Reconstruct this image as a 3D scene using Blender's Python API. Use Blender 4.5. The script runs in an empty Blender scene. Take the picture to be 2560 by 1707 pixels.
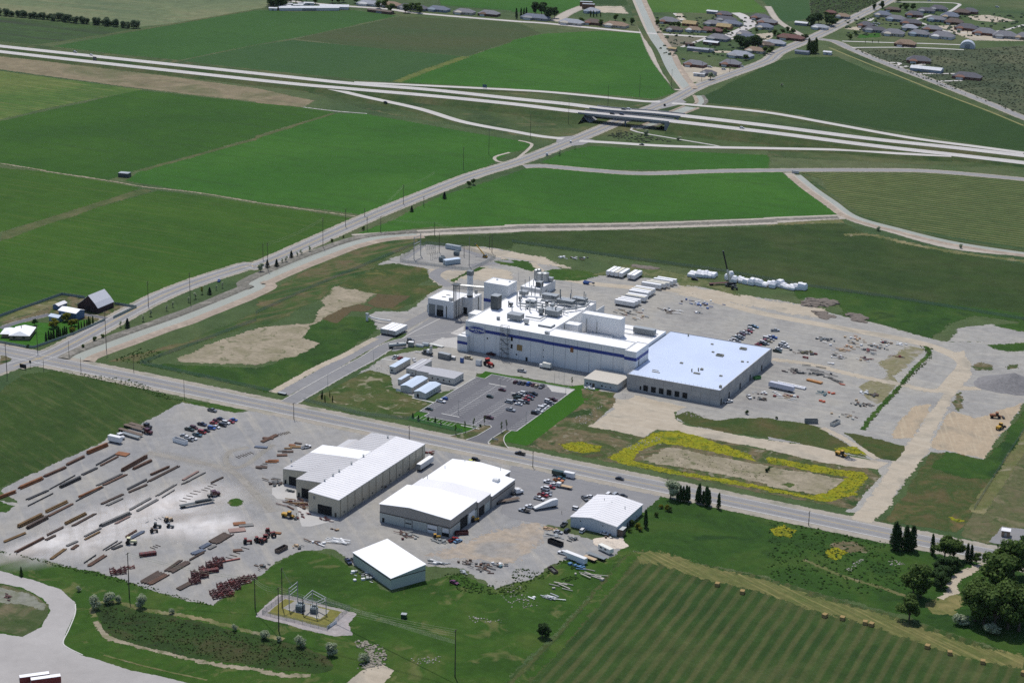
import bpy, math, random
from mathutils import Matrix, Vector, noise
from mathutils.geometry import tessellate_polygon

SC = bpy.context.scene
COL = SC.collection
RND = random.Random(11)

# ---------------------------------------------------------------- camera, sky, sun, exposure
PITCH, ROLL, YAW = 0.319976552, -0.0224330262, -0.458367867
CAM_LOC = Vector((521.0, -1056.0, 390.0))
_f = Vector((math.sin(YAW)*math.cos(PITCH), math.cos(YAW)*math.cos(PITCH), -math.sin(PITCH)))
_r = Vector((math.cos(YAW), -math.sin(YAW), 0)); _d = _f.cross(_r)
_r2 = _r*math.cos(ROLL) + _d*math.sin(ROLL); _d2 = _d*math.cos(ROLL) - _r*math.sin(ROLL)
cam_data = bpy.data.cameras.new('camera'); cam = bpy.data.objects.new('camera', cam_data); COL.objects.link(cam)
m3 = Matrix((_r2, -_d2, -_f)).transposed()
cam.matrix_world = Matrix.Translation(CAM_LOC) @ m3.to_4x4()
cam_data.sensor_width = 36; cam_data.sensor_fit = 'HORIZONTAL'; cam_data.lens = 4911.83/2560*36
cam_data.clip_start = 1; cam_data.clip_end = 60000
SC.camera = cam
FPX = 4911.83

SUN_DIR = Vector((-0.6428*math.cos(math.radians(64)), 0.766*math.cos(math.radians(64)), math.sin(math.radians(64))))
world = bpy.data.worlds.new('World'); SC.world = world; world.use_nodes = True
nt = world.node_tree; nt.nodes.clear()
sky = nt.nodes.new('ShaderNodeTexSky'); sky.sky_type = 'NISHITA'; sky.sun_disc = False
sky.sun_elevation = math.radians(64); sky.sun_rotation = math.atan2(SUN_DIR.x, SUN_DIR.y)
sky.altitude = 1300; sky.air_density = 0.75; sky.dust_density = 2.5; sky.ozone_density = 0.6
bg = nt.nodes.new('ShaderNodeBackground'); bg.inputs[1].default_value = 0.15
wo = nt.nodes.new('ShaderNodeOutputWorld')
nt.links.new(sky.outputs[0], bg.inputs[0]); nt.links.new(bg.outputs[0], wo.inputs[0])
sun_data = bpy.data.lights.new('sun', 'SUN'); sun_data.energy = 3.4; sun_data.angle = math.radians(0.53); sun_data.color = (1.0, 0.96, 0.9)
sun = bpy.data.objects.new('sun', sun_data); COL.objects.link(sun)
sun.rotation_euler = SUN_DIR.to_track_quat('Z', 'Y').to_euler(); sun.location = (0, 0, 800)
SC.view_settings.view_transform = 'Standard'; SC.view_settings.look = 'None'
SC.view_settings.exposure = 0.0; SC.view_settings.gamma = 1.0; SC.view_settings.use_curve_mapping = False
SC.cycles.max_bounces = 5; SC.cycles.diffuse_bounces = 2; SC.cycles.glossy_bounces = 2
SC.cycles.transparent_max_bounces = 12; SC.cycles.volume_bounces = 0
SC.cycles.use_denoising = False

# ---------------------------------------------------------------- helpers
def lin(c):
    c = c/255.0
    return c/12.92 if c <= 0.04045 else ((c+0.055)/1.055)**2.4
def C(r, g, b, k=0.74): return (lin(r)*k, lin(g)*k, lin(b)*k, 1)

MATS = {}
def N(nt, t, **kw):
    n = nt.nodes.new(t)
    for k, v in kw.items(): setattr(n, k, v)
    return n
def pm(name, col, rough=0.6, metal=0.0, var=0.12, scale=1.5, spec=0.4):
    """painted / plain surface with slight procedural mottling"""
    if name in MATS: return MATS[name]
    m = bpy.data.materials.new(name); m.use_nodes = True; nt = m.node_tree
    b = nt.nodes['Principled BSDF']; b.inputs['Roughness'].default_value = rough; b.inputs['Metallic'].default_value = metal
    b.inputs['Specular IOR Level'].default_value = spec
    tc = N(nt, 'ShaderNodeTexCoord'); no = N(nt, 'ShaderNodeTexNoise'); no.inputs['Scale'].default_value = scale; no.inputs['Detail'].default_value = 4
    mr = N(nt, 'ShaderNodeMapRange'); mr.inputs[1].default_value = .3; mr.inputs[2].default_value = .7; mr.inputs[3].default_value = 1-var; mr.inputs[4].default_value = 1+var*.6
    mx = N(nt, 'ShaderNodeMix', data_type='RGBA', blend_type='MULTIPLY'); mx.inputs[0].default_value = 1; mx.inputs[6].default_value = col
    L = nt.links.new
    L(tc.outputs['Object'], no.inputs['Vector']); L(no.outputs['Fac'], mr.inputs[0]); L(mr.outputs[0], mx.inputs[7]); L(mx.outputs[2], b.inputs['Base Color'])
    MATS[name] = m; return m
def gm(name, cols, big=90, small=7, streak=None, rows=None, rough=0.95, ang=0.0, cut=0.5, grain=.22, spots=None, soft=0.0):
    """ground cover: large patches between the colours, fine mottling, optional streaks (length, width, colour, amount)
    and mown/planted rows (spacing, colour, width share, broken)"""
    if name in MATS: return MATS[name]
    m = bpy.data.materials.new(name); m.use_nodes = True; nt = m.node_tree; L = nt.links.new
    b = nt.nodes['Principled BSDF']; b.inputs['Roughness'].default_value = rough; b.inputs['Specular IOR Level'].default_value = .15
    geo = N(nt, 'ShaderNodeNewGeometry')
    rot = N(nt, 'ShaderNodeVectorRotate', rotation_type='Z_AXIS'); rot.inputs['Angle'].default_value = ang; L(geo.outputs['Position'], rot.inputs['Vector'])
    pos = rot.outputs[0]
    def noi(sx, sy, det=4, dist=0.0, off=0):
        mp = N(nt, 'ShaderNodeMapping'); mp.inputs['Scale'].default_value = (1/sx, 1/sy, 0); mp.inputs['Location'].default_value = (off, off*.7, 0); L(pos, mp.inputs['Vector'])
        n = N(nt, 'ShaderNodeTexNoise'); n.inputs['Scale'].default_value = 1; n.inputs['Detail'].default_value = det; n.inputs['Roughness'].default_value = .6; n.inputs['Distortion'].default_value = dist
        L(mp.outputs[0], n.inputs['Vector']); return n.outputs['Fac']
    hsh = (sum(map(ord, name)) % 97)*1.7
    r = N(nt, 'ShaderNodeValToRGB'); L(noi(big, big, 6, .6, hsh), r.inputs[0])
    el = r.color_ramp.elements; n = len(cols)
    for i, c in enumerate(cols):
        p = .34+.32*i/max(1, n-1)
        if i < 2: e = el[i]; e.position = p
        else: e = el.new(p)
        e.color = c
    if n == 1: el[1].color = cols[0]
    col = r.outputs[0]
    def mixc(fac, a, c2, mode='MIX'):
        x = N(nt, 'ShaderNodeMix', data_type='RGBA', blend_type=mode)
        if isinstance(fac, float): x.inputs[0].default_value = fac
        else: L(fac, x.inputs[0])
        L(a, x.inputs[6])
        if isinstance(c2, tuple): x.inputs[7].default_value = c2
        else: L(c2, x.inputs[7])
        return x.outputs[2]
    def rng(v, a, b_, c, d):
        x = N(nt, 'ShaderNodeMapRange'); L(v, x.inputs[0]); x.inputs[1].default_value = a; x.inputs[2].default_value = b_; x.inputs[3].default_value = c; x.inputs[4].default_value = d; return x.outputs[0]
    if streak:
        sl, sw, sc, am = streak
        col = mixc(rng(noi(sl, sw, 5, .2, hsh+3), cut, cut+.18, 0, am), col, sc)
    if rows:
        sp, rc, share, brk = rows
        sx = N(nt, 'ShaderNodeSeparateXYZ'); L(pos, sx.inputs[0])
        wob = N(nt, 'ShaderNodeMath', operation='MULTIPLY_ADD'); L(noi(40, 40, 2, 0, 9), wob.inputs[0]); wob.inputs[1].default_value = sp*.5; L(sx.outputs['Y'], wob.inputs[2])
        d1 = N(nt, 'ShaderNodeMath', operation='DIVIDE'); L(wob.outputs[0], d1.inputs[0]); d1.inputs[1].default_value = sp
        fr = N(nt, 'ShaderNodeMath', operation='PINGPONG'); L(d1.outputs[0], fr.inputs[0]); fr.inputs[1].default_value = .5
        stripe = rng(fr.outputs[0], .5-share*.62, .5-share*.25, 0, 1)
        bk = rng(noi(sp*7, sp*.8, 4, 0, 5), .5-brk*.45, .5+brk*.2, 0, 1)
        mu = N(nt, 'ShaderNodeMath', operation='MULTIPLY'); L(stripe, mu.inputs[0]); L(bk, mu.inputs[1])
        col = mixc(mu.outputs[0], col, rc)
    if spots:
        ssz, sc, am = spots
        col = mixc(rng(noi(ssz, ssz, 3, 1.0, hsh+31), .58, .68, 0, am), col, sc)
    col = mixc(1.0, col, rng(noi(small, small, 5, 0, 4), .25, .75, 1-grain, 1+grain), 'MULTIPLY')
    col = mixc(1.0, col, rng(noi(small*.16, small*.16, 2, 0, 8), .2, .8, 1-grain*.9, 1+grain*.9), 'MULTIPLY')
    L(col, b.inputs['Base Color'])
    # ragged edge: the fringe of a sheet breaks up into patches
    at = N(nt, 'ShaderNodeAttribute', attribute_name='cover')
    ns = N(nt, 'ShaderNodeMath', operation='GREATER_THAN')
    a2 = rng(noi(3.2, 3.2, 5, .3, 21), .28, .72, 0.02, .98); L(at.outputs['Fac'], ns.inputs[0]); L(a2, ns.inputs[1])
    if soft:
        ns = N(nt, 'ShaderNodeMath', operation='MULTIPLY'); L(rng(at.outputs['Fac'], 0, 1, 0, soft), ns.inputs[0]); L(rng(noi(14, 14, 5, .3, 22), .25, .6, .45, 1), ns.inputs[1])
    tr = N(nt, 'ShaderNodeBsdfTransparent'); ms = N(nt, 'ShaderNodeMixShader'); L(ns.outputs[0], ms.inputs[0]); L(tr.outputs[0], ms.inputs[1]); L(b.outputs[0], ms.inputs[2])
    L(ms.outputs[0], nt.nodes['Material Output'].inputs['Surface'])
    MATS[name] = m; return m

def leafm(name, col, var=.3, tl=.4):
    """foliage: part of the light passes through the leaf"""
    m = pm(name, col, .8, var=var, scale=.7, spec=.2); nt = m.node_tree
    if nt.nodes.get('Translucent BSDF'): return m
    b = nt.nodes['Principled BSDF']; t = N(nt, 'ShaderNodeBsdfTranslucent'); x = N(nt, 'ShaderNodeMixShader'); x.inputs[0].default_value = tl
    nt.links.new(b.inputs['Base Color'].links[0].from_socket, t.inputs[0]); nt.links.new(b.outputs[0], x.inputs[1]); nt.links.new(t.outputs[0], x.inputs[2]); nt.links.new(x.outputs[0], nt.nodes['Material Output'].inputs['Surface']); return m
class MB:
    def __init__(s): s.v = []; s.f = []; s.mi = []
    def add(s, vs, fs, m=0):
        o = len(s.v); s.v += [tuple(v) for v in vs]
        for f in fs: s.f.append(tuple(i+o for i in f)); s.mi.append(m)
        return s
    def box(s, x0, y0, z0, x1, y1, z1, m=0):
        return s.add([(x0,y0,z0),(x1,y0,z0),(x1,y1,z0),(x0,y1,z0),(x0,y0,z1),(x1,y0,z1),(x1,y1,z1),(x0,y1,z1)],
                     [(3,2,1,0),(4,5,6,7),(0,1,5,4),(1,2,6,5),(2,3,7,6),(3,0,4,7)], m)
    def obox(s, c, size, rz=0, m=0, rx=0, ry=0):
        M = Matrix.Rotation(rz, 3, 'Z') @ Matrix.Rotation(ry, 3, 'Y') @ Matrix.Rotation(rx, 3, 'X'); c = Vector(c); a, b, h = (k/2 for k in size)
        vs = [c + M @ Vector((x*a, y*b, z*h)) for z in (-1, 1) for x, y in ((-1,-1),(1,-1),(1,1),(-1,1))]
        return s.add(vs, [(3,2,1,0),(4,5,6,7),(0,1,5,4),(1,2,6,5),(2,3,7,6),(3,0,4,7)], m)
    def bar(s, p0, p1, w, h=None, m=0):
        p0 = Vector(p0); p1 = Vector(p1); d = p1-p0; h = h or w
        if d.length < 1e-6: return s
        q = d.to_track_quat('X', 'Z').to_matrix(); c = (p0+p1)/2
        vs = [c + q @ Vector((x*d.length/2, y*w/2, z*h/2)) for z in (-1, 1) for x, y in ((-1,-1),(1,-1),(1,1),(-1,1))]
        return s.add(vs, [(3,2,1,0),(4,5,6,7),(0,1,5,4),(1,2,6,5),(2,3,7,6),(3,0,4,7)], m)
    def cyl(s, p0, p1, r0, r1=None, n=8, m=0, caps=True):
        p0 = Vector(p0); p1 = Vector(p1); r1 = r0 if r1 is None else r1; d = p1-p0
        q = d.to_track_quat('Z', 'Y').to_matrix(); vs = []
        for p, r in ((p0, r0), (p1, r1)):
            for i in range(n):
                a = 2*math.pi*i/n; vs.append(p + q @ Vector((r*math.cos(a), r*math.sin(a), 0)))
        fs = [(i, (i+1) % n, n+(i+1) % n, n+i) for i in range(n)]
        if caps: fs += [tuple(range(n-1, -1, -1)), tuple(range(n, 2*n))]
        return s.add(vs, fs, m)
    def prism(s, poly, z0, z1, m=0):
        n = len(poly); vs = [(x, y, z0) for x, y in poly] + [(x, y, z1) for x, y in poly]
        return s.add(vs, [tuple(range(n-1, -1, -1)), tuple(range(n, 2*n))] + [(i, (i+1) % n, n+(i+1) % n, n+i) for i in range(n)], m)
    def extr(s, prof, y0, y1, m=0, in0=0.0):
        """profile in x,z extruded across y"""
        n = len(prof); vs = [(x, y0, z) for x, z in prof] + [(x, y1, z) for x, z in prof]
        return s.add(vs, [tuple(range(n)), tuple(range(2*n-1, n-1, -1))] + [(i, n+i, n+(i+1) % n, (i+1) % n) for i in range(n)], m)
    def blob(s, c, rx, ry, rz, m=0, j=.25, rnd=RND):
        t = (1+5**.5)/2
        vs = [(-1,t,0),(1,t,0),(-1,-t,0),(1,-t,0),(0,-1,t),(0,1,t),(0,-1,-t),(0,1,-t),(t,0,-1),(t,0,1),(-t,0,-1),(-t,0,1)]
        fs = [(0,11,5),(0,5,1),(0,1,7),(0,7,10),(0,10,11),(1,5,9),(5,11,4),(11,10,2),(10,7,6),(7,1,8),(3,9,4),(3,4,2),(3,2,6),(3,6,8),(3,8,9),(4,9,5),(2,4,11),(6,2,10),(8,6,7),(9,8,1)]
        o = []
        for x, y, z in vs:
            k = (1+rnd.uniform(-j, j))/1.902; o.append((c[0]+x*k*rx, c[1]+y*k*ry, c[2]+z*k*rz))
        return s.add(o, fs, m)
    def mesh(s, name, mats, smooth=False):
        me = bpy.data.meshes.new(name); me.from_pydata(s.v, [], s.f)
        for mt in (mats if isinstance(mats, (list, tuple)) else [mats]): me.materials.append(mt)
        if any(s.mi): me.polygons.foreach_set('material_index', s.mi)
        if smooth: me.polygons.foreach_set('use_smooth', [True]*len(s.f))
        return me
    def build(s, name, mats, parent=None, smooth=False): return link(name, s.mesh(name, mats, smooth), parent)
def link(name, data, parent=None):
    o = bpy.data.objects.new(name, data); COL.objects.link(o)
    if parent is not None: o.parent = parent
    return o
PENDING = []
def tag(o, desc, cat, group=None):
    """desc singles the thing out; alike descriptions are numbered from the left of the picture at the end"""
    o['category'] = cat
    if group: o['group'] = group
    PENDING.append((o, desc)); return o
def thing(name, desc, cat, loc=(0, 0, 0), rz=0.0, group=None):
    o = bpy.data.objects.new(name, None); COL.objects.link(o); o.empty_display_size = 1
    o.location = (loc[0], loc[1], loc[2] if len(loc) > 2 else 0); o.rotation_euler = (0, 0, rz)
    return tag(o, desc, cat, group)
def struct(o): o['kind'] = 'structure'; return o
def stuff(o, label=None): o['kind'] = 'stuff'; o['label'] = label or o.name.replace('_', ' '); return o
def dup(root, loc, rz, desc, group=None, cat=None, scale=1.0):
    r = root.copy(); COL.objects.link(r); r.location = (loc[0], loc[1], loc[2] if len(loc) > 2 else 0); r.rotation_euler = (0, 0, rz); r.scale = (scale,)*3 if not isinstance(scale, tuple) else scale
    for ch in root.children:
        c = ch.copy(); COL.objects.link(c); c.parent = r
        for g in ch.children:
            d = g.copy(); COL.objects.link(d); d.parent = c
    tag(r, desc, cat or root['category'], group); return r
def to_px(p):
    d = Vector(p) - CAM_LOC; z = d.dot(_f)
    return d.dot(_r2)/z*FPX + 1280, d.dot(_d2)/z*FPX + 853.5
def subdiv(poly, step, closed=True):
    out = []; n = len(poly)
    for i in range(n if closed else n-1):
        a = Vector(poly[i][:2]); b = Vector(poly[(i+1) % n][:2]); k = max(1, int((b-a).length/step))
        for j in range(k): out.append(a+(b-a)*(j/k))
    if not closed: out.append(Vector(poly[-1][:2]))
    return out
def spline(pts, per=8):
    P = [Vector(p) for p in pts]; out = []
    if len(P) < 3: return P
    E = [P[0]*2-P[1]] + P + [P[-1]*2-P[-2]]
    for i in range(1, len(E)-2):
        p0, p1, p2, p3 = E[i-1:i+3]
        for j in range(per):
            t = j/per; out.append(.5*((2*p1)+(p2-p0)*t+(2*p0-5*p1+4*p2-p3)*t*t+(3*p1-p0-3*p2+p3)*t**3))
    return out+[P[-1]]
def sheet(name, pts, mat, z, fringe=1.5, jit=.6, step=8, curve=False, parent=None):
    """a flat piece of ground with a ragged border"""
    if curve: pts = [tuple(p) for p in spline(list(pts)+[pts[0]], 5)[:-1]]
    P = subdiv(pts, step)
    ar = sum(P[i].x*P[(i+1) % len(P)].y-P[(i+1) % len(P)].x*P[i].y for i in range(len(P)))
    if ar < 0: P.reverse()
    n = len(P); nor = []
    for i in range(n):
        t = (P[(i+1) % n]-P[i-1]).normalized(); nor.append(Vector((t.y, -t.x)))
    if jit:
        P = [P[i]+nor[i]*(noise.noise((P[i].x*.11, P[i].y*.11, 3.3))*2*jit) for i in range(n)]
    fr = max(.01, fringe); inn = [P[i]-nor[i]*fr*.5 for i in range(n)]; out = [P[i]+nor[i]*fr*.5 for i in range(n)]
    rz_ = random.Random(n); vs = [(p.x, p.y, z+rz_.uniform(-.002, .002)) for p in inn]+[(p.x, p.y, z-.006+rz_.uniform(-.002, .002)) for p in out]
    fs = [tuple(t) for t in tessellate_polygon([[Vector((p.x, p.y, 0)) for p in inn]])]
    fs = [f if (vs[f[1]][0]-vs[f[0]][0])*(vs[f[2]][1]-vs[f[0]][1])-(vs[f[1]][1]-vs[f[0]][1])*(vs[f[2]][0]-vs[f[0]][0]) > 0 else f[::-1] for f in fs]
    fs += [(i, n+i, n+(i+1) % n, (i+1) % n) for i in range(n)]
    me = bpy.data.meshes.new(name); me.from_pydata(vs, [], fs); me.materials.append(mat)
    a = me.attributes.new('cover', 'FLOAT', 'POINT'); a.data.foreach_set('value', [1.0]*n+[0.0]*n)
    o = link(name, me, parent)
    return o if parent is not None else struct(o)
def ribbon(name, pts, width, mat, z, per=6, fringe=0.8, curve=True, parent=None, off=0.0, dz=None, kind='structure'):
    """a strip along a line; pts may carry heights; the sides fade over fringe metres"""
    P = [Vector((p[0], p[1], p[2] if len(p) > 2 else 0)) for p in pts]
    Q = spline(P, per) if curve and len(P) > 2 else P
    n = len(Q); vs = []; cv = []; fs = []
    w = width/2; rz_ = random.Random(n)
    for i in range(n):
        t = (Q[min(i+1, n-1)]-Q[max(i-1, 0)]); t = Vector((t.x, t.y)).normalized(); nr = Vector((-t.y, t.x))
        for s_, c in ((-w-fringe/2, 0.), (-w+fringe/2, 1.), (w-fringe/2, 1.), (w+fringe/2, 0.)):
            vs.append((Q[i].x+nr.x*(s_+off), Q[i].y+nr.y*(s_+off), Q[i].z+z+rz_.uniform(-.002, .002)-(.005 if c == 0 else 0))); cv.append(c)
    for i in range(n-1):
        for k in range(3): fs.append((i*4+k+1, i*4+k, i*4+4+k, i*4+5+k))
    me = bpy.data.meshes.new(name); me.from_pydata(vs, [], fs); me.materials.append(mat)
    a = me.attributes.new('cover', 'FLOAT', 'POINT'); a.data.foreach_set('value', cv)
    o = link(name, me, parent)
    if parent is None and kind: o['kind'] = kind
    return o
def inside(p, poly):
    x, y = p; c = False; n = len(poly); j = n-1
    for i in range(n):
        xi, yi = poly[i][:2]; xj, yj = poly[j][:2]
        if (yi > y) != (yj > y) and x < (xj-xi)*(y-yi)/(yj-yi)+xi: c = not c
        j = i
    return c
def tufts(name, poly, n, r0, r1, mats, label, flat=.6, clump=None, seed=1, z=0):
    """uncountable low growth or rubble spread over an area, one mesh"""
    rr = random.Random(seed); xs = [p[0] for p in poly]; ys = [p[1] for p in poly]; mb = MB(); k = 0; tries = 0
    while k < n and tries < n*30:
        tries += 1; p = (rr.uniform(min(xs), max(xs)), rr.uniform(min(ys), max(ys)))
        if not inside(p, poly): continue
        if clump and noise.noise((p[0]/clump, p[1]/clump, seed*3.7)) < .05: continue
        r = rr.uniform(r0, r1); mb.blob((p[0], p[1], z+r*flat*.4), r, r*rr.uniform(.7, 1.2), r*flat, m=rr.randrange(len(mats)), j=.35, rnd=rr); k += 1
    return stuff(mb.build(name, mats), label)
def rubble_line(name, pts, wid, n, r0, r1, mats, label, seed=5):
    rr = random.Random(seed); mb = MB(); Q = spline([Vector((p[0], p[1], 0)) for p in pts], 10)
    for _ in range(n):
        i = rr.randrange(len(Q)-1); p = Q[i].lerp(Q[i+1], rr.random()); r = rr.uniform(r0, r1)
        mb.blob((p.x+rr.gauss(0, wid/2), p.y+rr.gauss(0, wid/2), r*.25), r, r*.9, r*.55, m=rr.randrange(len(mats)), j=.35, rnd=rr)
    return stuff(mb.build(name, mats), label)

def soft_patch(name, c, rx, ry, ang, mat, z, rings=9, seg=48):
    """glare painted as a patch of brighter gravel that thins out towards its rim"""
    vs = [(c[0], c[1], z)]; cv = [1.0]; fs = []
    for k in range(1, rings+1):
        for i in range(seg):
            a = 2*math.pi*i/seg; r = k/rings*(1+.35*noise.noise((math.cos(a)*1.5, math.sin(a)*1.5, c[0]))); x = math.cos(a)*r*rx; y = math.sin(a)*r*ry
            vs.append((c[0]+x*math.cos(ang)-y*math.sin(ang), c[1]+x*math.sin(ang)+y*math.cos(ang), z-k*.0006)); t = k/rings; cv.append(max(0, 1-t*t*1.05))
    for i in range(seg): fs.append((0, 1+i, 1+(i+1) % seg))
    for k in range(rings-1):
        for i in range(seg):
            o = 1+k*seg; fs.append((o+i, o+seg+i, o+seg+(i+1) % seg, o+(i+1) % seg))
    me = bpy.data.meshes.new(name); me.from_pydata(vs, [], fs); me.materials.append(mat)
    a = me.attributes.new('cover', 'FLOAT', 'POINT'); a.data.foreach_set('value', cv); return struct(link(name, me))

# ================================================================ ground, fields, roads, water
g_rough = gm('rough_grass', [C(52,74,40), C(74,92,52), C(98,102,66)], 120, 9, spots=(40, C(120,112,80), .6))
g_base = gm('valley_grass', [C(62,86,50), C(80,98,58), C(96,104,70)], 200, 14)
b = MB(); b.add([(-16000,-9000,0),(14000,-9000,0),(14000,26000,0),(-16000,26000,0)], [(0,1,2,3)])
ground = struct(b.build('ground', g_base))
_a = ground.data.attributes.new('cover', 'FLOAT', 'POINT'); _a.data.foreach_set('value', [1.0]*4)

g_marg = gm('field_margin', [C(74,92,48), C(92,100,60), C(108,106,72)], 30, 5)
crop = lambda n, *c, **k: gm(n, [C(*x) for x in c], k.pop('big', 160), k.pop('small', 12), **k)
f_pale = crop('pale_pasture', (96,112,80), (112,124,88), (128,130,96), streak=(160, 14, C(138,134,100), .5))
f_dark_rows = crop('dark_row_crop', (58,80,44), (66,92,46), big=60, streak=(400, 16, C(58,66,52), .9))
f_alf1 = crop('alfalfa_a', (54,92,38), (60,98,40), streak=(120, 10, C(50,84,38), .35), grain=.12)
f_alf2 = crop('alfalfa_b', (54,88,44), (60,92,44), streak=(120, 10, C(52,84,44), .3), grain=.1)
f_brown = crop('ripening_crop', (66,86,48), (76,86,50), streak=(140, 8, C(82,84,58), .4), grain=.12)
f_alf3 = crop('alfalfa_c', (50,96,26), (55,102,28), (62,108,32), streak=(130, 9, C(52,84,32), .4), grain=.12)
f_fallow = crop('fallow_strip', (128,118,92), (142,130,104), (112,112,80), big=70, streak=(140, 9, C(84,98,58), .75), cut=.55)
f_hay1 = crop('cut_hay', (66,98,40), (78,108,44), (98,114,56), streak=(90, 3, C(150,142,92), .75), cut=.53)
f_alf4 = crop('alfalfa_d', (48,86,22), (53,92,22), (60,98,26), streak=(150, 12, C(48,76,34), .4), grain=.12)
f_hay2 = crop('regrown_hay', (52,88,22), (58,94,24), (66,100,28), streak=(110, 3.5, C(88,104,46), .55), grain=.14)
f_alf5 = crop('alfalfa_e', (44,72,30), (48,76,30), (54,80,32), streak=(160, 10, C(42,66,32), .4), grain=.12)
f_wind = crop('windrowed_hay', (64,86,42), (74,92,46), rows=(6.4, C(128,126,82), .34, .8), ang=0.0)
f_mead = crop('meadow', (48,70,30), (55,76,32), (66,80,40), big=70, streak=(60, 12, C(74,84,52), .35))
BALE_ANG = -math.atan2((191.6,-266.3)[1]-(199,-396.3)[1], (191.6,-266.3)[0]-(199,-396.3)[0])
f_bale = crop('mown_bale_field', (46,72,30), (56,80,34), (72,86,46), big=50, rows=(6.0, C(88,92,54), .5, 1.0), ang=BALE_ANG)
f_wild = crop('wild_grass', (48,78,24), (58,90,28), (76,96,40), big=34, small=4, spots=(16, C(116,116,72), .6))
f_wild2 = crop('wet_grass', (44,72,26), (52,84,28), (68,92,36), big=38, small=4, spots=(30, C(30,58,26), .6))
f_left = crop('pasture_left', (50,74,28), (58,82,32), (72,88,44), big=60, small=5, streak=(30, 4, C(104,106,66), .4), ang=.4)
g_lawn = gm('lawn', [C(52,98,20), C(60,106,24)], 30, 3, grain=.1, streak=(40, 2, C(40,92,20), .4))
g_weeds = gm('weedy_dirt', [C(86,82,56), C(70,88,44), C(118,106,80), C(52,76,36)], 22, 3, spots=(6, C(160,152,132), .6))
g_basin = gm('dry_basin', [C(176,164,142), C(160,150,128), C(140,134,106)], 18, 2.5, spots=(8, C(96,104,66), .7))
g_mustard = gm('mustard_bloom', [C(120,132,28), C(150,146,28), C(96,112,34)], 10, 2.2, grain=.35)
g_tanland = gm('tan_scrub', [C(122,116,80), C(100,108,62), C(150,140,104)], 30, 4, spots=(14, C(150,142,120), .8))
g_till = gm('tilled_soil', [C(102,88,62), C(92,84,58)], 14, 2)
gravel = gm('gravel', [C(156,154,150), C(168,166,160), C(174,170,160)], 40, 5, streak=(50, 4, C(190,184,172), .45), rough=.9, grain=.16)
gravel_y = gm('yard_gravel', [C(150,150,150), C(160,159,157), C(170,167,160)], 46, 5, streak=(60, 5, C(186,180,168), .55), rough=.88, grain=.14, ang=.75)
gravel_w = gm('white_gravel', [C(226,218,210), C(244,240,236), C(214,206,198)], 40, 4, streak=(70, 4, C(206,200,190), .5), rough=.6, grain=.05, ang=.9, soft=.95)  # near-white gravel colour that paints the soft glare on the yard
gravel_t = gm('tracked_gravel', [C(186,182,172), C(196,190,180)], 30, 4, grain=.08, soft=.6)
dirt = gm('pale_dirt', [C(186,174,154), C(196,184,164), C(172,164,148)], 26, 4, streak=(40, 3, C(206,196,178), .5), rough=.95, grain=.1)
dirt_r = gm('graded_dirt', [C(178,162,138), C(190,172,146), C(166,154,134)], 20, 3, streak=(36, 1.6, C(200,186,160), .7), ang=1.2, grain=.12)
asphalt = gm('asphalt', [C(112,112,116), C(122,122,126)], 30, 4, grain=.06, rough=.85)
asphalt_l = gm('old_asphalt', [C(142,142,144), C(154,153,152)], 36, 4, streak=(90, 1.2, C(132,132,134), .6), grain=.06, rough=.85)
roadm = gm('road_surface', [C(152,151,150), C(164,162,160)], 60, 5, streak=(120, 1.4, C(138,138,140), .55), grain=.05, rough=.85)
concrete_road = gm('pale_concrete_road', [C(204,200,196), C(214,210,204)], 60, 6, grain=.05, rough=.85)
concrete = gm('concrete_apron', [C(196,194,190), C(206,203,198)], 20, 4, grain=.05, rough=.85)
shoulder = gm('shoulder_gravel', [C(166,160,150), C(178,170,156), C(150,148,132)], 20, 3, grain=.14)
roaddirt = gm('dirt_road', [C(188,180,168), C(200,190,176)], 30, 4, streak=(40, 2, C(160,152,140), .5), grain=.08)
paint_w = pm('road_paint_white', C(226,226,222), .7, var=.15, scale=.4)
paint_y = pm('road_paint_yellow', C(206,180,110), .7, var=.15, scale=.4)
kerbm = pm('kerb_concrete', C(214,212,206), .8, var=.1, scale=.6)
def water_mat():
    m = bpy.data.materials.new('canal_water'); m.use_nodes = True; nt = m.node_tree; bs = nt.nodes['Principled BSDF']
    geo = N(nt, 'ShaderNodeNewGeometry'); no = N(nt, 'ShaderNodeTexNoise'); no.inputs['Scale'].default_value = .03; no.inputs['Detail'].default_value = 4
    cr = N(nt, 'ShaderNodeValToRGB'); cr.color_ramp.elements[0].color = C(158,162,146); cr.color_ramp.elements[1].color = C(180,182,170)
    bu = N(nt, 'ShaderNodeBump'); bu.inputs['Strength'].default_value = .15; n2 = N(nt, 'ShaderNodeTexNoise'); n2.inputs['Scale'].default_value = .8
    L = nt.links.new; L(geo.outputs['Position'], no.inputs[0]); L(no.outputs[0], cr.inputs[0]); L(cr.outputs[0], bs.inputs['Base Color'])
    L(geo.outputs['Position'], n2.inputs[0]); L(n2.outputs[0], bu.inputs['Height']); L(bu.outputs[0], bs.inputs['Normal'])
    bs.inputs['Roughness'].default_value = .45; bs.inputs['Specular IOR Level'].default_value = .25; return m
water = water_mat()

Z1, Z2, Z3, Z4, Z5, Z6 = .015, .03, .045, .06, .075, .09
F = lambda pts, mat, z=Z1, fr=5, j=1.2, st=25: sheet('field', pts, mat, z, fr, j, st)
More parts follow.
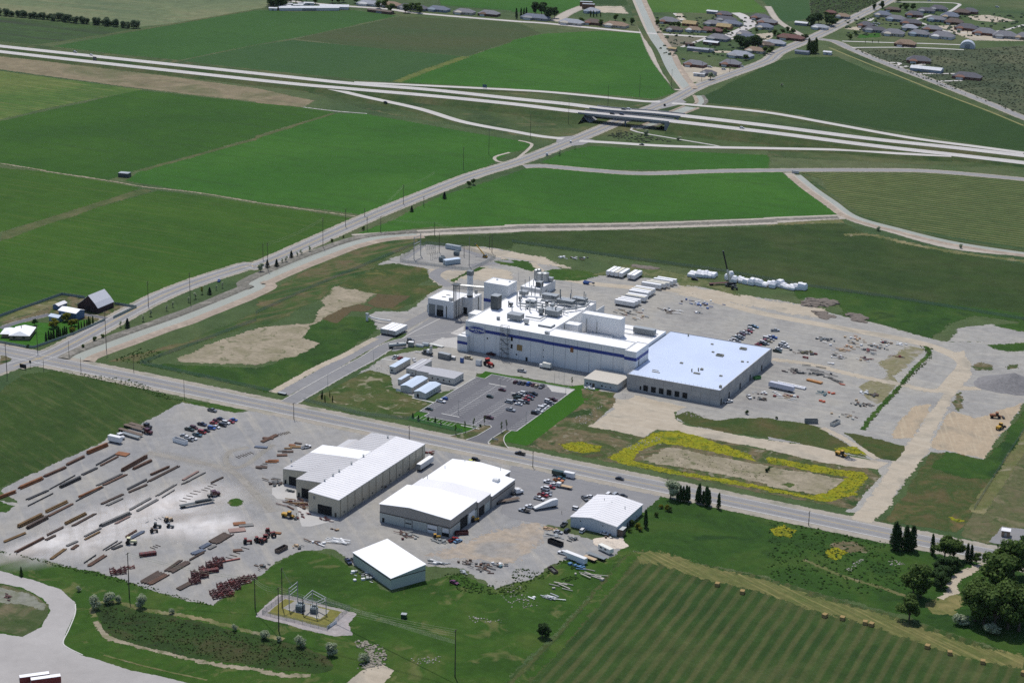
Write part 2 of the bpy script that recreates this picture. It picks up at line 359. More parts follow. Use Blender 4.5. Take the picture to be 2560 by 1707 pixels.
# --- far fields beyond the freeway
F([(-1283,912),(-943,1150),(-875,1053),(-879,1029),(-901,872),(-919,835),(-1125,834),(-1220,842)], f_pale)
F([(-1185,803),(-1095,798),(-915,819),(-917,749),(-937,677),(-981,665),(-1061,665)], f_dark_rows)
F([(-917,677),(-895,863),(-874,1020),(-859,1030),(-825,1035),(-772,1090),(-704,1083),(-722,873),(-735,813),(-749,685),(-824,678)], f_alf1)
F([(-746,683),(-732,808),(-717,862),(-623,867),(-501,876),(-499,772),(-492,705),(-537,688),(-649,684),(-648,682)], f_alf2)
F([(-718,869),(-700,1081),(-564,1122),(-543,1111),(-495,1064),(-505,1005),(-500,993),(-498,878),(-623,867)], f_brown)
F([(-498,990),(-497,875),(-495,778),(-488,706),(-372,741),(-370,736),(-306,758),(-226,769),(-220,813),(-260,880),(-310,970),(-391,1133),(-445,1122),(-493,1064),(-503,1002)], f_alf3)
F([(-744,1264),(-663,1321),(-585,1375),(-547,1297),(-539,1247),(-545,1211),(-600,1194),(-604,1202),(-701,1191)], f_alf3)
F([(-515,1424),(-394,1509),(-323,1379),(-378,1331),(-434,1303),(-451,1291)], crop('bright_alfalfa', (68,106,36), (78,114,38), streak=(120, 10, C(60,104,40), .3), grain=.1))
F([(-585,1375),(-536,1410),(-498,1331),(-551,1305)], f_alf5)
F([(-339,1429),(-280,1318),(-272,1324),(-257,1365),(-326,1557),(-385,1515)], f_alf2)
F([(-324,1557),(-235,1620),(-217,1560),(-220,1444),(-251,1434),(-257,1365)], f_mead)
# --- left of the freeway
F([(-994,590),(-923,597),(-832,602),(-717,603),(-592,598),(-509,577),(-501,544),(-551,537),(-554,542),(-687,535),(-873,538),(-945,536)], f_fallow)
F([(-940,531),(-869,533),(-683,529),(-697,460),(-705,405),(-708.4,346.1),(-719.7,285.5)], f_hay1)
F([(-707,272),(-702,339),(-684,528),(-551,537),(-500,542),(-462,539),(-468,412),(-464,406),(-478,247),(-476,208),(-542,206),(-588,205),(-646,203)], f_alf4)
F([(-463,213),(-473,250),(-459,399),(-463,404),(-458,535),(-433,548),(-382,542),(-305,528),(-263,522),(-256,523),(-243,521),(-238,514),(-235,489),(-240,476),(-232,403),(-231,367),(-234,220),(-277,219),(-333,210),(-336,214),(-392,213)], f_alf3)
F([(-632.2,188.2),(-542,203.1),(-471.9,202.9),(-437.1,200.4),(-437.7,117.8),(-445,38.1),(-446.5,-18.5)], f_hay2)
F([(-419.6,-48.4),(-429,19.4),(-429.7,134.6),(-421,201),(-377,206),(-329,205),(-329,204),(-281,208),(-235,208),(-240.6,71.7),(-243,75.3),(-248,-50),(-246,-58.7),(-264,-59.5),(-288.1,-60.9),(-307.3,-60.8),(-310.7,-118.9),(-312.8,-167.2)], f_hay2)
sheet('verge', [(-429,19.4),(-428.7,133.2),(-423.9,200),(-436,198.9),(-438.8,119.2),(-443,35.8)], g_marg, Z2, 5, 1.5, 12)
sheet('verge', [(-477.7,247),(-463,405),(-467,411),(-462,535),(-459,534),(-461,402),(-458,397),(-471.5,250.8)], g_marg, Z2, 4, 1, 12)
# --- right of the main road
F([(-217,165),(-214,219),(-218,307),(-203,403),(-201,431),(-152,449),(-107,461),(-52,501),(-18,528),(-7,533),(82,416),(36,378),(36,377),(-128,256),(-127,253),(-178,215),(-200,187)], f_alf3)
F([(-202,454),(-199,517),(-188,537),(-117,560),(-39,589),(-34,579),(-23,546),(-21,536),(-89,491),(-154,453)], f_alf3)
F([(-188,810),(-193,1021),(-197,1030),(-180,1082),(-142,1112),(-90,1051),(20,961),(132,841),(173,724),(156,735),(71,729),(6,738),(-105,773),(-107,778),(-183,780)], f_alf5)
F([(24,545),(8,539),(107,599),(184,612),(206,614),(255,389),(233,394),(152,401),(98,422),(55,473)], f_wind)
F([(-153,186),(-114,227),(-117,232),(45,352),(44,356),(93,393),(123,367),(173,354),(244,347),(272,342),(302,199),(276,205),(212,212),(122,212),(67,210),(-18,212),(-104,207),(-123,183)], f_mead)
sheet('verge', [(-174,1179),(-146,1176),(-37,1039),(122,883),(131,847),(18,967),(-98,1078)], g_rough, Z2, 6, 1.5, 25)
sheet('scrubland', [(-147,1179),(-40,1233),(62,1355),(163,867),(121,889),(-6,1015)], gm('sage_scrub', [C(62,76,54), C(80,90,64), C(96,100,74)], 60, 8, grain=.3), Z1, 6, 2, 30)
# --- interchange grass
F([(-936,612),(-599,609),(-609,624),(-534,610),(-447,570),(-377,554),(-272,541),(-227,541),(-206,566),(-168,657),(-66,665),(-40,591),(-37,582),(174,657),(158,725),(-108,780),(-193,777),(-224,764),(-367,731),(-496,697),(-649,684),(-649,684),(-987,671),(-1061,665),(-1012,611)], g_rough, Z2, 6, 2, 30)
F([(35.6,378.5),(36.7,375.2),(44.1,354.6),(43.3,356.8),(93,394),(85,413)], g_tanland, Z2)

# --- scrub brush
sage = [leafm('sage_a', C(92,106,80)), leafm('sage_b', C(112,120,94))]
tufts('sagebrush', [(-143,1173),(-39,1229),(49,1328),(147,875),(120,894),(-6,1015)], 1800, .5, 1.3, sage, 'grey green sagebrush dotting the far right flats', seed=3)
tufts('sagebrush', [(-311,1518),(-226,1578),(-220,1444),(-257,1365)], 600, .6, 1.4, sage, 'grey green sagebrush on the slope behind the far houses', seed=4)
tufts('brush', [(-195,580),(-195,611),(-134,599),(-135,587),(-166,573)], 120, .7, 1.5, sage, 'low dark brush between the ramp and the overpass', seed=5)

# ---------------------------------------------------------------- roads
def road(pts, w, mat=roadm, z=Z5, sh=3.0, per=6, name='road', curve=True):
    if sh: ribbon(name+'_shoulder', pts, w+sh*2, shoulder, z-.02, per, 2.0, curve)
    return ribbon(name, pts, w, mat, z, per, .3, curve)
def line(pts, off, w=.35, mat=paint_w, z=Z6, per=6, parent=None, curve=True): return ribbon('lane_line', pts, w, mat, z, per, .01, curve, off=off, parent=parent)
main = [(-236.8,-193.6),(-232.5,-154.3),(-246.5,-30.5),(-238.5,53.5),(-230.7,67.9),(-233,204),(-231,312),(-228,383),(-218,450),(-213,558),(-212,668),(-208,770),(-212,853),(-207,936),(-201,1038),(-209,1103),(-208,1225),(-211,1355),(-214,1459),(-217,1560),(-231,1725)]
rd = road(main, 13, roadm, Z5)
for o_, mm in ((-.25, paint_y), (.25, paint_y), (-5.6, paint_w), (5.6, paint_w)): line(main, o_, .3, mm, parent=rd)
ribbon('wheel_track', main, 1.6, asphalt_l, Z5+.006, 6, .8, parent=rd, off=-3.2); ribbon('wheel_track', main, 1.6, asphalt_l, Z5+.006, 6, .8, parent=rd, off=3.2)
YS = [p[1] for p in [(-72.5,-181.4),(91,-181.4),(235.2,-181.9)]]; YN = sum(YS)/3
YF = YN+12.6
street = [(-360, (YN+YF)/2), (700, (YN+YF)/2)]
st = road(street, YF-YN+1.2, roadm, Z5, 5.0, curve=False)
line(street, -(YF-YN)/2, .45, paint_w, parent=st, curve=False); line(street, (YF-YN)/2, .3, paint_w, parent=st, curve=False)
line(street, .2, .2, paint_y, parent=st, curve=False); line(street, -.2, .2, paint_y, parent=st, curve=False)
for o_ in (-3.2, 3.2): ribbon('wheel_track', street, 1.8, asphalt_l, Z5+.006, 2, .8, False, parent=st, off=o_)
wst = [(-240.9,-187.8),(-243.5,-197.5),(-251.7,-226)]; road([(-241.5,-166.4),(-242.7,-181.8),(-241,-200.4),(-243.6,-234.5)], 14, roadm, Z5-.004)
road([(-241.6,-171.8),(-258.1,-172),(-265.2,-172.1),(-300.4,-176.1)], 11, roadm, Z5-.006)
sheet('junction', [(-269.1,-167.5),(-251.3,-166),(-241.7,-163.8),(-232.5,-154.3),(-222.4,-163.3),(-217.7,-172.5),(-222.1,-184.2),(-230,-191.4),(-233.4,-201.1),(-236.6,-205.5)], roadm, Z5+.004, .4, .2, 6)
sheet('traffic_island', [(-257.1,-181.5),(-252.5,-180.8),(-246,-183.7),(-244.2,-187.3),(-245.1,-195.6)], g_weeds, Z6+.01, .5, .3, 3)
freeA = [(-1098.1,635,2),(-957.9,638,2),(-628.4,652.9,3),(-516.7,655.2,4),(-427.1,666,5),(-335,666.6,6),(-275.5,666.9,7),(-226.5,661.5,8),(-173.7,670.9,8),(-71.3,677.1,7),(22.2,682.7,5),(100.1,696.5,3),(163.2,702.2,2),(216.7,700.2,2)]
freeB = [(-1077.8,613.4,2),(-935.4,611.6,2),(-608.3,622.9,3),(-501.7,630.5,4),(-412.2,639.1,5),(-322.8,642.4,6),(-262.1,638.4,7),(-216.1,637.9,8),(-162.1,642.8,8),(-61.4,649.5,7),(30.4,655.6,5),(107.6,667.5,3),(169.7,673.5,2),(221.9,674.1,2)]
g_bank = gm('bank_grass', [C(58,84,46), C(76,94,54), C(96,100,66)], 40, 5, streak=(60, 4, C(108,104,70), .5))
def embank(name, pts, w, side=2.2, skip=None):
    P = spline([Vector(p) for p in pts], 10); n = len(P); vs = []; fs = []
    for i in range(n):
        t = P[min(i+1, n-1)]-P[max(i-1, 0)]; t = Vector((t.x, t.y)).normalized(); nr = Vector((-t.y, t.x))
        for s_ in (-1, 1):
            for off, zz in ((w/2, P[i].z-.05), (w/2+side*P[i].z, -.05)): vs.append((P[i].x+nr.x*off*s_, P[i].y+nr.y*off*s_, zz))
    for i in range(n-1):
        if skip and skip(P[i]): continue
        o = i*4; fs += [(o, o+1, o+5, o+4), (o+3, o+2, o+6, o+7)]
    me = bpy.data.meshes.new(name); me.from_pydata(vs, [], fs); me.materials.append(g_bank)
    a = me.attributes.new('cover', 'FLOAT', 'POINT'); a.data.foreach_set('value', [1.0]*len(vs)); struct(link(name, me))
BX = [p[0] for p in [(-226.1,628.1,8),(-160.7,640,8)]]       # overpass span, by world x
BRX0, BRX1 = min(BX), max(BX)
gap = lambda p: BRX0-14 < p.x < BRX1+4
embank('freeway_bank', freeA, 14, skip=gap); embank('freeway_bank', freeB, 14, skip=gap)
for fr_ in (freeA, freeB):
    r_ = ribbon('freeway', fr_, 13.5, concrete_road, .02, 10, .3)
    for o_ in (-4.4, 4.4): line(fr_, o_, .35, paint_w, z=.05, per=10, parent=r_)
    line(fr_, 0, .2, paint_w, z=.05, per=10, parent=r_)
ramp = lambda s, w=8.5: road(s, w, concrete_road, Z4, 2.0)
rampm = gm('ramp_concrete', [C(206,202,196), C(214,210,204)], 60, 6, grain=.05)
def ramp3(pts): 
    r_ = ribbon('ramp', pts, 9, rampm, .03, 8, .3); embank('ramp_bank', pts, 9); return r_
ramp3([(-586,625.4,3),(-532,627.2,3),(-469.1,607.8,3),(-397.1,590,2),(-334.9,563.3,1),(-278.5,554.3,0.3),(-248,549.7,0.1),(-224.2,551,0.1)])
ramp3([(-514.4,662.2,4),(-463.4,685.5,3),(-365,726.7,1.5),(-328.5,740.8,0.6),(-276.6,747.8,0.3),(-230.6,752.2,0.1),(-214.5,759.3,0.1)])
ramp3([(-207.5,550.7,0.1),(-180.9,559.4,0.1),(-123.4,575.9,0.3),(-47.3,610.9,1),(16,637,2),(64,645.3,3),(107.3,661.2,3)])
ramp3([(-201.1,758.2,0.1),(-175.8,762.2,0.2),(-101.8,763.9,0.8),(-27.7,741,2),(53.5,717.9,2.6),(115.6,714.7,2.4),(160.7,713.4,2)])
sheet('junction', [(-222,758),(-217,771),(-215,796),(-191,772),(-194,750),(-199,728),(-215,734)], roadm, Z5+.006, .6, .3, 8)
sheet('junction', [(-232,555),(-222,567),(-197,561),(-198,538),(-204,529),(-223,533)], roadm, Z5+.006, .6, .3, 8)
frontage = [(-206,433),(-192,444),(-153,451),(-108,464),(-55,507),(-3,543),(54,579),(105,605),(182,618),(233,621)]
road(frontage, 9, roadm, Z4, 2.5)
far_rd = [(-933,1109),(-826,1110),(-743,1123),(-691,1116),(-567,1128),(-525,1136),(-452,1137),(-391,1139),(-313,1155),(-247,1171)]
road(far_rd, 8, concrete_road, Z4, 2)
road([(-520,1155),(-536,1228),(-542,1289)], 12, roaddirt, Z3, 2)
road([(-299,1164),(-302,1248),(-306,1276),(-338,1331),(-356,1351)], 13, concrete_road, Z4, 1)
road([(-198,1217),(-176,1210),(-145,1172),(-79,1098),(-10,1027),(71,940),(122,883),(183,822)], 9, roadm, Z4, 2.5)
road([(-339,1429),(-284,1316),(-214,1216)], 7, roaddirt, Z3, 1)
road([(-169,1165),(-83,1071),(20,961),(80,900),(131,844)], 3, gm('dry_track', [C(150,146,98), C(130,132,84)], 30, 4), Z3, 0)
for s_ in ([(-170,1218),(-132,1234),(-85,1256),(-37,1275)], [(-154,1175),(-99,1214),(-65,1230),(-29,1241)], [(-84,1107),(-70,1112),(-68,1097),(-77,1095)], [(-64,1083),(-42,1122)], [(-36,1057),(4,1083)], [(-6,1024),(19,1045)], [(-142,1412),(-133,1482)], [(-195,1397),(-191,1411),(-188,1387)], [(-217,1560),(-136,1604),(-122,1562),(-121,1490)], [(-10,1471),(-28,1399),(-72,1359),(-128,1411)], [(-420,1302),(-390,1254),(-389,1229)], [(-317,1071),(-316,1152)]): road(s_, 5, concrete_road, Z3, 0)

# ---------------------------------------------------------------- canals: water between low dirt banks
pinkdirt = gm('bank_dirt', [C(186,170,154), C(172,158,142), C(198,182,164)], 14, 2.5, grain=.16)
rocky = gm('rocky_bank', [C(146,142,134), C(120,118,108), C(160,154,144)], 9, 1.8, grain=.3)
def canal(pts, w, bank_l=5, bank_r=4, ml=None, mr=None, h=.7):
    ribbon('canal_water', pts, w, water, .05, 8, .02)
    P = spline([Vector((p[0], p[1], 0)) for p in pts], 8); n = len(P)
    for sgn, bw, mt in ((1, bank_l, ml or rocky), (-1, bank_r, mr or pinkdirt)):
        vs = []; fs = []
        for i in range(n):
            t = (P[min(i+1, n-1)]-P[max(i-1, 0)]).normalized(); nr = Vector((-t.y, t.x, 0))*sgn
            wob = noise.noise((P[i].x*.05, P[i].y*.05, 7))*.9
            for off, z in ((w/2-.4, .02), (w/2+.8+wob*.5, h*.9), (w/2+.8+bw*.5+wob, h), (w/2+bw+1.6+wob, .02)): vs.append((P[i].x+nr.x*off, P[i].y+nr.y*off, z))
        for i in range(n-1):
            for k in range(3):
                q = (i*4+k, i*4+k+1, i*4+5+k, i*4+4+k); fs.append(q[::-1] if sgn > 0 else q)
        me = bpy.data.meshes.new('canal_bank'); me.from_pydata(vs, [], fs); me.materials.append(mt)
        a = me.attributes.new('cover', 'FLOAT', 'POINT'); a.data.foreach_set('value', [1.0]*len(vs)); struct(link('canal_bank', me))
canalA = [(-211.6,-166.3),(-213.8,-152.9),(-209.4,-104),(-204.2,-58.8),(-201.8,13.6),(-209,24.4),(-210.2,67.3),(-208.3,107.7),(-204.1,146.3),(-195,171),(-175,194)]
canal(canalA, 9, 7, 6)
roaddry = [(-175.3,190.3),(-162.2,203.7),(-119.5,237.9),(-120.5,239.9),(-51.4,288.5),(41.3,362.5),(40.4,365),(84,407),(95,411)]
road(roaddry, 7, roaddirt, Z4, 1); ribbon('rubble_bank', [(-214.2,163.2),(-178.5,199.3),(-123.4,245.6),(-124.4,247.6),(-40.4,305.3),(39.2,368.2),(37.9,372),(83,409)], 9, rocky, Z5, 6, 3)
ribbon('dirt_road', [(-217.2,165),(-195.3,187.3),(-167.4,213.4),(-125.9,250.5),(-127,252.8),(-42.7,310.8),(36.7,375.2),(36.2,376.9),(86,418)], 4, roaddirt, Z6, 6, 1)
canal([(-534,1435),(-425,1220),(-372,1119),(-325,1035),(-284,955),(-253,898),(-217,836)], 13, 5, 5, pinkdirt, g_bank)
road([(-540,1431),(-431,1216),(-360,1073),(-307,972),(-258,888),(-220,827)], 9, roaddirt, Z4, 1)
canal([(8,529),(37,488),(65,453),(95,416),(136,397),(183,381),(236.7,378.2),(280,380)], 8, 4, 4, g_bank, pinkdirt)
road([(-1,533),(26,494),(58,453),(93,410),(129,391),(186.2,367.1),(237.7,373.6),(281.4,374.3)], 7, roaddirt, Z4, 1)
ribbon('bank_scar', [(104,359.1),(122.2,370),(154.7,360.6),(197.6,354.8),(241.5,357.1),(269.2,357)], 6, g_tanland, Z2, 6, 7)
canal([(-193,810),(-180,785),(-176,768)], 6, 2, 2); canal([(-178,751),(-180,715)], 12, 2, 2, pinkdirt); canal([(-179,663),(-182,639),(-189,630)], 8, 2, 2)
ribbon('concrete_ditch', [(-186,620),(-171,613),(-136,607),(-99,601),(-89,598)], 3, concrete, Z4, 6, .5)
ribbon('concrete_ditch', [(-186,619),(-189,630),(-188,638)], 2, concrete, Z4, 6, .4)
ribbon('ditch', [(-590.6,208.3),(-543.2,207.4),(-542,205.9),(-474.9,206.7),(-440.5,204.8),(-391.4,211.4),(-332.8,209.9),(-282.9,211.4),(-233.2,214.3)], 2.2, g_basin, Z3, 6, 3)
ribbon('ditch', [(-501,544),(-466,545),(-433,551)], 2, concrete, Z3, 6, 1.5)
ribbon('ditch', [(-935,675),(-912,793),(-897,867),(-878,1027)], 3, g_marg, Z3, 6, 2); ribbon('ditch', [(-877,1025),(-871,1046)], 3, g_marg, Z3, 6, 2)
ribbon('ditch', [(-489,705),(-494,775),(-498,877)], 10, gm('dry_margin', [C(112,118,60), C(88,106,48)], 20, 4), Z2, 6, 8)
ribbon('dirt_road', [(-241,475),(-244,453),(-235,439),(-225,438),(-224,446),(-225,460),(-236,509),(-245,520),(-256,523)], 3, roaddirt, Z4, 6, .5)
# --- embankment strip between the canal and the plant
sheet('grass_strip', [(-193.4,-157.9),(-174.1,-151.3),(-159.1,-50.5),(-148.8,-65.9),(-154.1,63.2),(-163.6,124.5),(-163,172),(-174,184),(-193,158),(-197,75.1),(-187.9,-7.3),(-171.8,-31.5),(-176,-104.1)], gm('long_grass', [C(50,80,38), C(70,92,44), C(108,98,70)], 26, 4, streak=(60, 5, C(132,112,84), .6), ang=-1.2), Z2, 4, 1.5, 8)
sheet('grass_strip', [(-174.4,183.7),(-116.3,231.4),(-118.4,235.7),(-56.9,280.3),(-44.1,251.5),(-104.5,208),(-96.4,191.9),(-145.3,172.9),(-162.7,171.2)], f_mead, Z2, 4, 1.5, 10)

# ---------------------------------------------------------------- plant site
site = [(-160.4,106.7),(-159,165),(-118,189),(-94,187),(-66,183),(-36,158),(-13,163),(38,180),(83,168),(117,171),(134,169),(168,158),(191,155),(230.9,141.2),(238.8,138.6),(285,166),(306,178),(320,112.7),(311.1,49.5),(312.4,-52.5),(284.4,-55.6),(282.3,-91.2),(285.7,-123.5),(277.9,-155.2),(268.2,-160.7),(268.3,-133.3),(270.4,-103.2),(262.4,-84.6),(223.8,-79),(200,-83.1),(198.9,-79.9),(161.6,-83.8),(144.8,-79.5),(135.6,-60.2),(140.3,-111.6),(106.1,-113.7),(102.6,-70.8),(72.3,-58.1),(22.5,-58.6),(9.8,-65.9),(12.2,-70.5),(11,-95.3),(-2.8,-121.1),(-22.2,-112.8),(-34.4,-95.4),(-50,-90.7),(-51.7,-103.2),(-53.8,-64.6),(-17.4,-11.3),(-89.8,-23.5),(-104.5,-5.5),(-105.6,10.3),(-87.1,21.2),(-96,82.5),(-115.2,101.8)]
sheet('gravel_yard', site, gravel, Z2, 3, 1.5, 6)
sheet('dirt_patch', [(-123,116.4),(-110.4,116.8),(-101.5,122.1),(-100.3,101.7),(-101.1,94.2),(-104,87.3),(-116.4,102.6)], dirt, Z3, 5, 1, 4)
sheet('dirt_patch', [(-131.5,181.2),(-93.8,186.6),(-65.6,183.3),(-36.6,167.8),(-66.1,166.4),(-85.5,161.4),(-97.4,167.5),(-127.4,173.3)], dirt, Z3, 6, 1.5, 5)
sheet('dirt_patch', [(-105,105.9),(-96.1,139.8),(-71.7,139.9),(-61.7,124.7),(-75.5,109.5),(-92.9,106),(-91.7,94.7)], dirt, Z3, 6, 1, 5)
sheet('grass_patch', [(-96.3,154.4),(-87.8,166.9),(-71.6,169.1),(-58.4,155),(-58.7,147.7),(-72.9,151.8),(-87.7,152.1)], f_wild, Z4, 4, 1, 4)
sheet('grass_patch', [(-96.3,97.1),(-97.9,115.4),(-95.4,138.4),(-90.6,137.6),(-93.4,125.2),(-94.3,108.7),(-93.1,95.5)], f_wild, Z4, 3, 1, 4)
sheet('grass_patch', [(-49.7,150.3),(-46.6,161.8),(-23.6,167.5),(-11.9,160.2),(-20.1,141.4),(-34.9,137.2),(-46.1,143)], f_wild, Z4, 4, 1, 4)
road([(-90.8,85.5),(-104.8,95.5),(-112.6,103.3),(-115.2,114.4),(-111.2,126.4),(-82.1,163.4)], 8, asphalt_l, Z4, 1)
road([(-69,165),(-52.3,148.7),(-42.8,144.9),(-11.8,141.6),(26.1,149),(48,156),(92,143.9),(121.9,136.1),(175.6,132.4),(219.9,129.6),(243.4,121.1),(262,102.6),(264,68.7),(264.4,42.1)], 9, dirt, Z3, 2)
sheet('dirt_patch', [(45.1,170.6),(90.3,170.4),(109.4,166.8),(150.6,166.9),(157.1,147.2),(121,146.3),(80.4,149.6),(53.9,148.8)], dirt, Z3, 8, 2, 6)
sheet('grass_patch', [(-18,162),(-5,197),(18,198),(43,194),(84,178),(92,165),(66,175),(44,168),(34,183),(16,180),(5,185),(-17,158)], gm('thin_grass', [C(88,100,58), C(112,116,76), C(70,92,44)], 16, 3, spots=(9, C(150,142,116), .7)), Z4, 6, 1.5, 5)
sheet('meadow_edge', [(127,182),(153,189),(167,160),(191,155),(230.9,141.2),(232,179),(243,205),(275,207),(270,229),(203,218),(122,212),(113,207)], f_wild2, Z4, 5, 1.5, 6)
sheet('soil_heap_ground', [(134.5,166.1),(132.6,185.3),(146.4,190.6),(154.8,183.9),(151.2,176),(141.7,167.5)], rocky, Z5, 4, 1, 4)
sheet('gravel_patch', [(241.8,140.4),(240.4,173.1),(257.5,191.3),(280.2,185.8),(303.1,194),(306.4,178.2)], gravel, Z3, 4, 1, 5)
sheet('grass_patch', [(260,190),(275.4,207.2),(292.8,209.3),(295.9,195),(276.6,186.3)], f_wild, Z4, 4, 1, 5)
sheet('grass_patch', [(266.8,147.4),(285.3,163.3),(294.1,171),(298,153),(280.3,140.2),(271.9,140.3)], f_wild, Z4, 4, 1, 4); sheet('grass_patch', [(267.8,98.8),(271,110.3),(279.6,105.7),(278.7,98.1),(271.1,93.6)], g_weeds, Z4, 4, 1, 4)
sheet('grass_patch', [(286.3,114.4),(291.7,117.5),(293.9,110.5),(288.3,106)], g_weeds, Z4, 4, 1, 4); sheet('grass_patch', [(271.8,44.1),(274.2,49.9),(278.2,39.2),(277.9,30.4),(282,24.3),(280.6,15.1),(274,28.1)], g_weeds, Z4, 3, 1, 3)
# right haul road and graded lots
sheet('haul_road', [(274,-157.4),(272.3,-117.6),(272.5,-98.5),(269.6,-82.4),(270.1,-54.4),(269.6,-37.5),(267.4,-4.9),(265.2,49.1),(262.4,95.7),(250.6,120.3),(255.5,128.2),(270.8,84.1),(272.6,35.9),(275.7,-0.1),(279.5,-37.6),(282.9,-54.6),(284.2,-91.8),(283.6,-116.3),(286.6,-150.3),(284.4,-167.4),(273,-166.8)], dirt, Z4, 3, 1, 6)
sheet('graded_lot', [(280.7,-46.4),(276.9,4.7),(278.4,13.8),(292.2,9.4),(311.1,49.5),(311.2,8.1),(312.9,-52.2),(294.9,-49.6),(285.6,-51.1)], dirt_r, Z3, 3, 1, 6)
sheet('graded_lot', [(257.4,-40.6),(255.3,6.7),(263.8,20.1),(267.4,-4.9),(269.5,-39.4),(260.4,-46.6)], dirt_r, Z3, 3, 1, 5)
ribbon('track', [(155.4,50.1),(180,52.5),(209.7,46.3),(237.4,44.2),(257.7,42.6),(268.1,53.1),(282.4,61.3)], 6, dirt, Z4, 6, 3)
ribbon('weed_line', [(241.5,-41.9),(239.6,-16.8),(239.3,14.6),(239,40.7),(237.6,78.9),(237.9,110.5),(231.4,124.1)], 3, f_wild, Z4, 8, 3)
tufts('ditch_weeds', [(241.9,-45.5),(238.5,42.6),(239.1,106.2),(227.1,124.2),(237.4,122.6),(242,100.6),(240.7,39.4),(242,-37.6)], 260, .25, .6, [leafm('weed_leaf', C(70,102,40)), leafm('weed_pale', C(96,108,60))], 'line of weeds along the gravel yard drain', seed=8)
sheet('weed_ground', [(215.9,75.7),(222.3,118.8),(233.1,117.6),(233,78.6),(229.4,48.6),(222.4,40.1),(220.2,27.5),(235.4,5.8),(233.9,44.5)], gm('thin_weeds', [C(150,142,118), C(134,130,96), C(164,158,146)], 12, 3, spots=(8, C(116,120,76), .6)), Z3, 5, 1, 4)
# grass fields and basins east of the car park
sheet('grass_plot', [(140.5,-73.9),(144.8,-63.1),(156.4,-68.8),(164.5,-69.2),(169.4,-61.3),(188.4,-50.4),(195,-50.6),(209.7,-48.2),(219.4,-50.6),(255.4,-81.4),(236.8,-80.9),(198.3,-78.3),(198.9,-79.9),(178,-84.2),(151,-81.9)], gm('bank_weeds', [C(60,82,36), C(76,86,44), C(94,88,54)], 20, 3), Z4, 2, .8, 4)
sheet('grass_plot', [(232.8,-50.7),(242.4,-49.1),(269,-55),(271.4,-61.2),(271.7,-79.3),(265.9,-79.9),(261,-80),(243.3,-62.1)], gm('bank_weeds2', [C(62,84,36), C(82,86,46), C(56,76,34)], 14, 3), Z4, 2, .8, 4)
sheet('weedy_plot', [(88,-156.6),(86.9,-80.4),(75.4,-58.5),(96.3,-55.1),(102.6,-70.8),(106.1,-113.7),(138.3,-114.6),(140.3,-111.6),(150.2,-96.2),(205.6,-98.8),(260.1,-96.7),(270.4,-103.2),(269.6,-137.6),(270.4,-155),(226.4,-157.1),(226.4,-157.1),(137,-156.2),(88.2,-158.5)], g_weeds, Z3, 2, .8, 5)
sheet('weedy_plot', [(284.7,-59.1),(295.1,-50.4),(312.6,-53.3),(313.5,-27.6),(314.5,34.6),(321.8,2.3),(325,-124.1),(325.2,-157.4),(301.3,-158.6),(287.2,-163.5),(289,-148.9),(288.6,-121.8),(285.3,-80.6)], gm('scrub_grass', [C(98,90,58), C(66,84,40), C(118,100,68)], 24, 3, spots=(10, C(60,84,40), .7)), Z3, 2, .8, 5)
sheet('grass_band', [(291.7,-51.4),(312.6,-53.3),(314.1,-27.3),(314.5,34.6),(321.8,2.3),(323.3,-78.3),(310.1,-85.8),(289.4,-78.3)], f_wild2, Z4, 3, 1, 4)
ribbon('dirt_road', [(326.4,-127.8),(324.9,-11.6),(325.2,28.4)], 9, g_tanland, Z3, 4, 2); sheet('road_reserve', [(322.2,0.5),(322.2,102.4),(365.5,-105.7),(340.7,-163.6),(327,-160.2),(325.7,-120.5)], gm('bare_ground', [C(112,106,78), C(92,98,62), C(132,122,96)], 16, 3, spots=(8, C(72,90,48), .8)), Z2, 3, 1, 6)
sheet('gravel_lot', [(341.5,-160.2),(342.7,-138.3),(365.8,-133),(372.6,-164.6),(353.7,-162.2)], asphalt_l, Z4, 1, .4, 4)
yel = [leafm('mustard_a', C(188,178,44)), leafm('mustard_b', C(120,130,44))]
for sdd, (pts, n) in enumerate((([(102.8,-146.4),(111.7,-137.5),(123.8,-138.1),(126.1,-146.1),(118.5,-152.2),(107.9,-151.8)], 420), ([(133.5,-151),(138.3,-129.8),(140.3,-103.8),(151,-94.8),(167.2,-98.1),(200,-109.3),(205.4,-117.2),(164.3,-114.9),(149.4,-117.8),(144.1,-135.8),(147.6,-148.4),(162.9,-150.4),(222.9,-147.4),(224.7,-152.3),(162.2,-156.1),(143.4,-156.2)], 1500),
    ([(208.9,-107.9),(223.8,-106.7),(245.2,-107),(260.9,-103.4),(265.2,-109.6),(265.9,-134.7),(257.1,-151.2),(249.4,-152.3),(224.9,-153),(223.4,-148.8),(247.5,-146.8),(253.8,-129.8),(255.6,-113.3),(245.6,-115.6),(211.6,-115.5)], 1500), ([(235.8,-77.7),(246.4,-68),(254.4,-78.2),(241.5,-80.1)], 130), ([(241.2,-198.7),(246.9,-190.9),(254.4,-194.3),(254.1,-203.5),(246.2,-204.9)], 260), ([(273.5,-211.7),(277.4,-203.6),(284,-207.2),(282.1,-218.2),(277.3,-216.7)], 200), ([(315.6,-139.6),(324.2,-141),(320.9,-145.2)], 40))):
    sheet('mustard_patch', pts, g_mustard, Z5, 3, .8, 4, curve=False); tufts('mustard_weeds', pts, n//3, .2, .5, yel, ('yellow mustard weeds, patch %s' % ('by the lawn corner', 'round the west end of the dry basin', 'round the east end of the dry basin', 'below the dirt cut', 'nearest the white gable building', 'beside the pale spoil heap', 'along the right fence')[sdd]), flat=.5, seed=30+sdd)
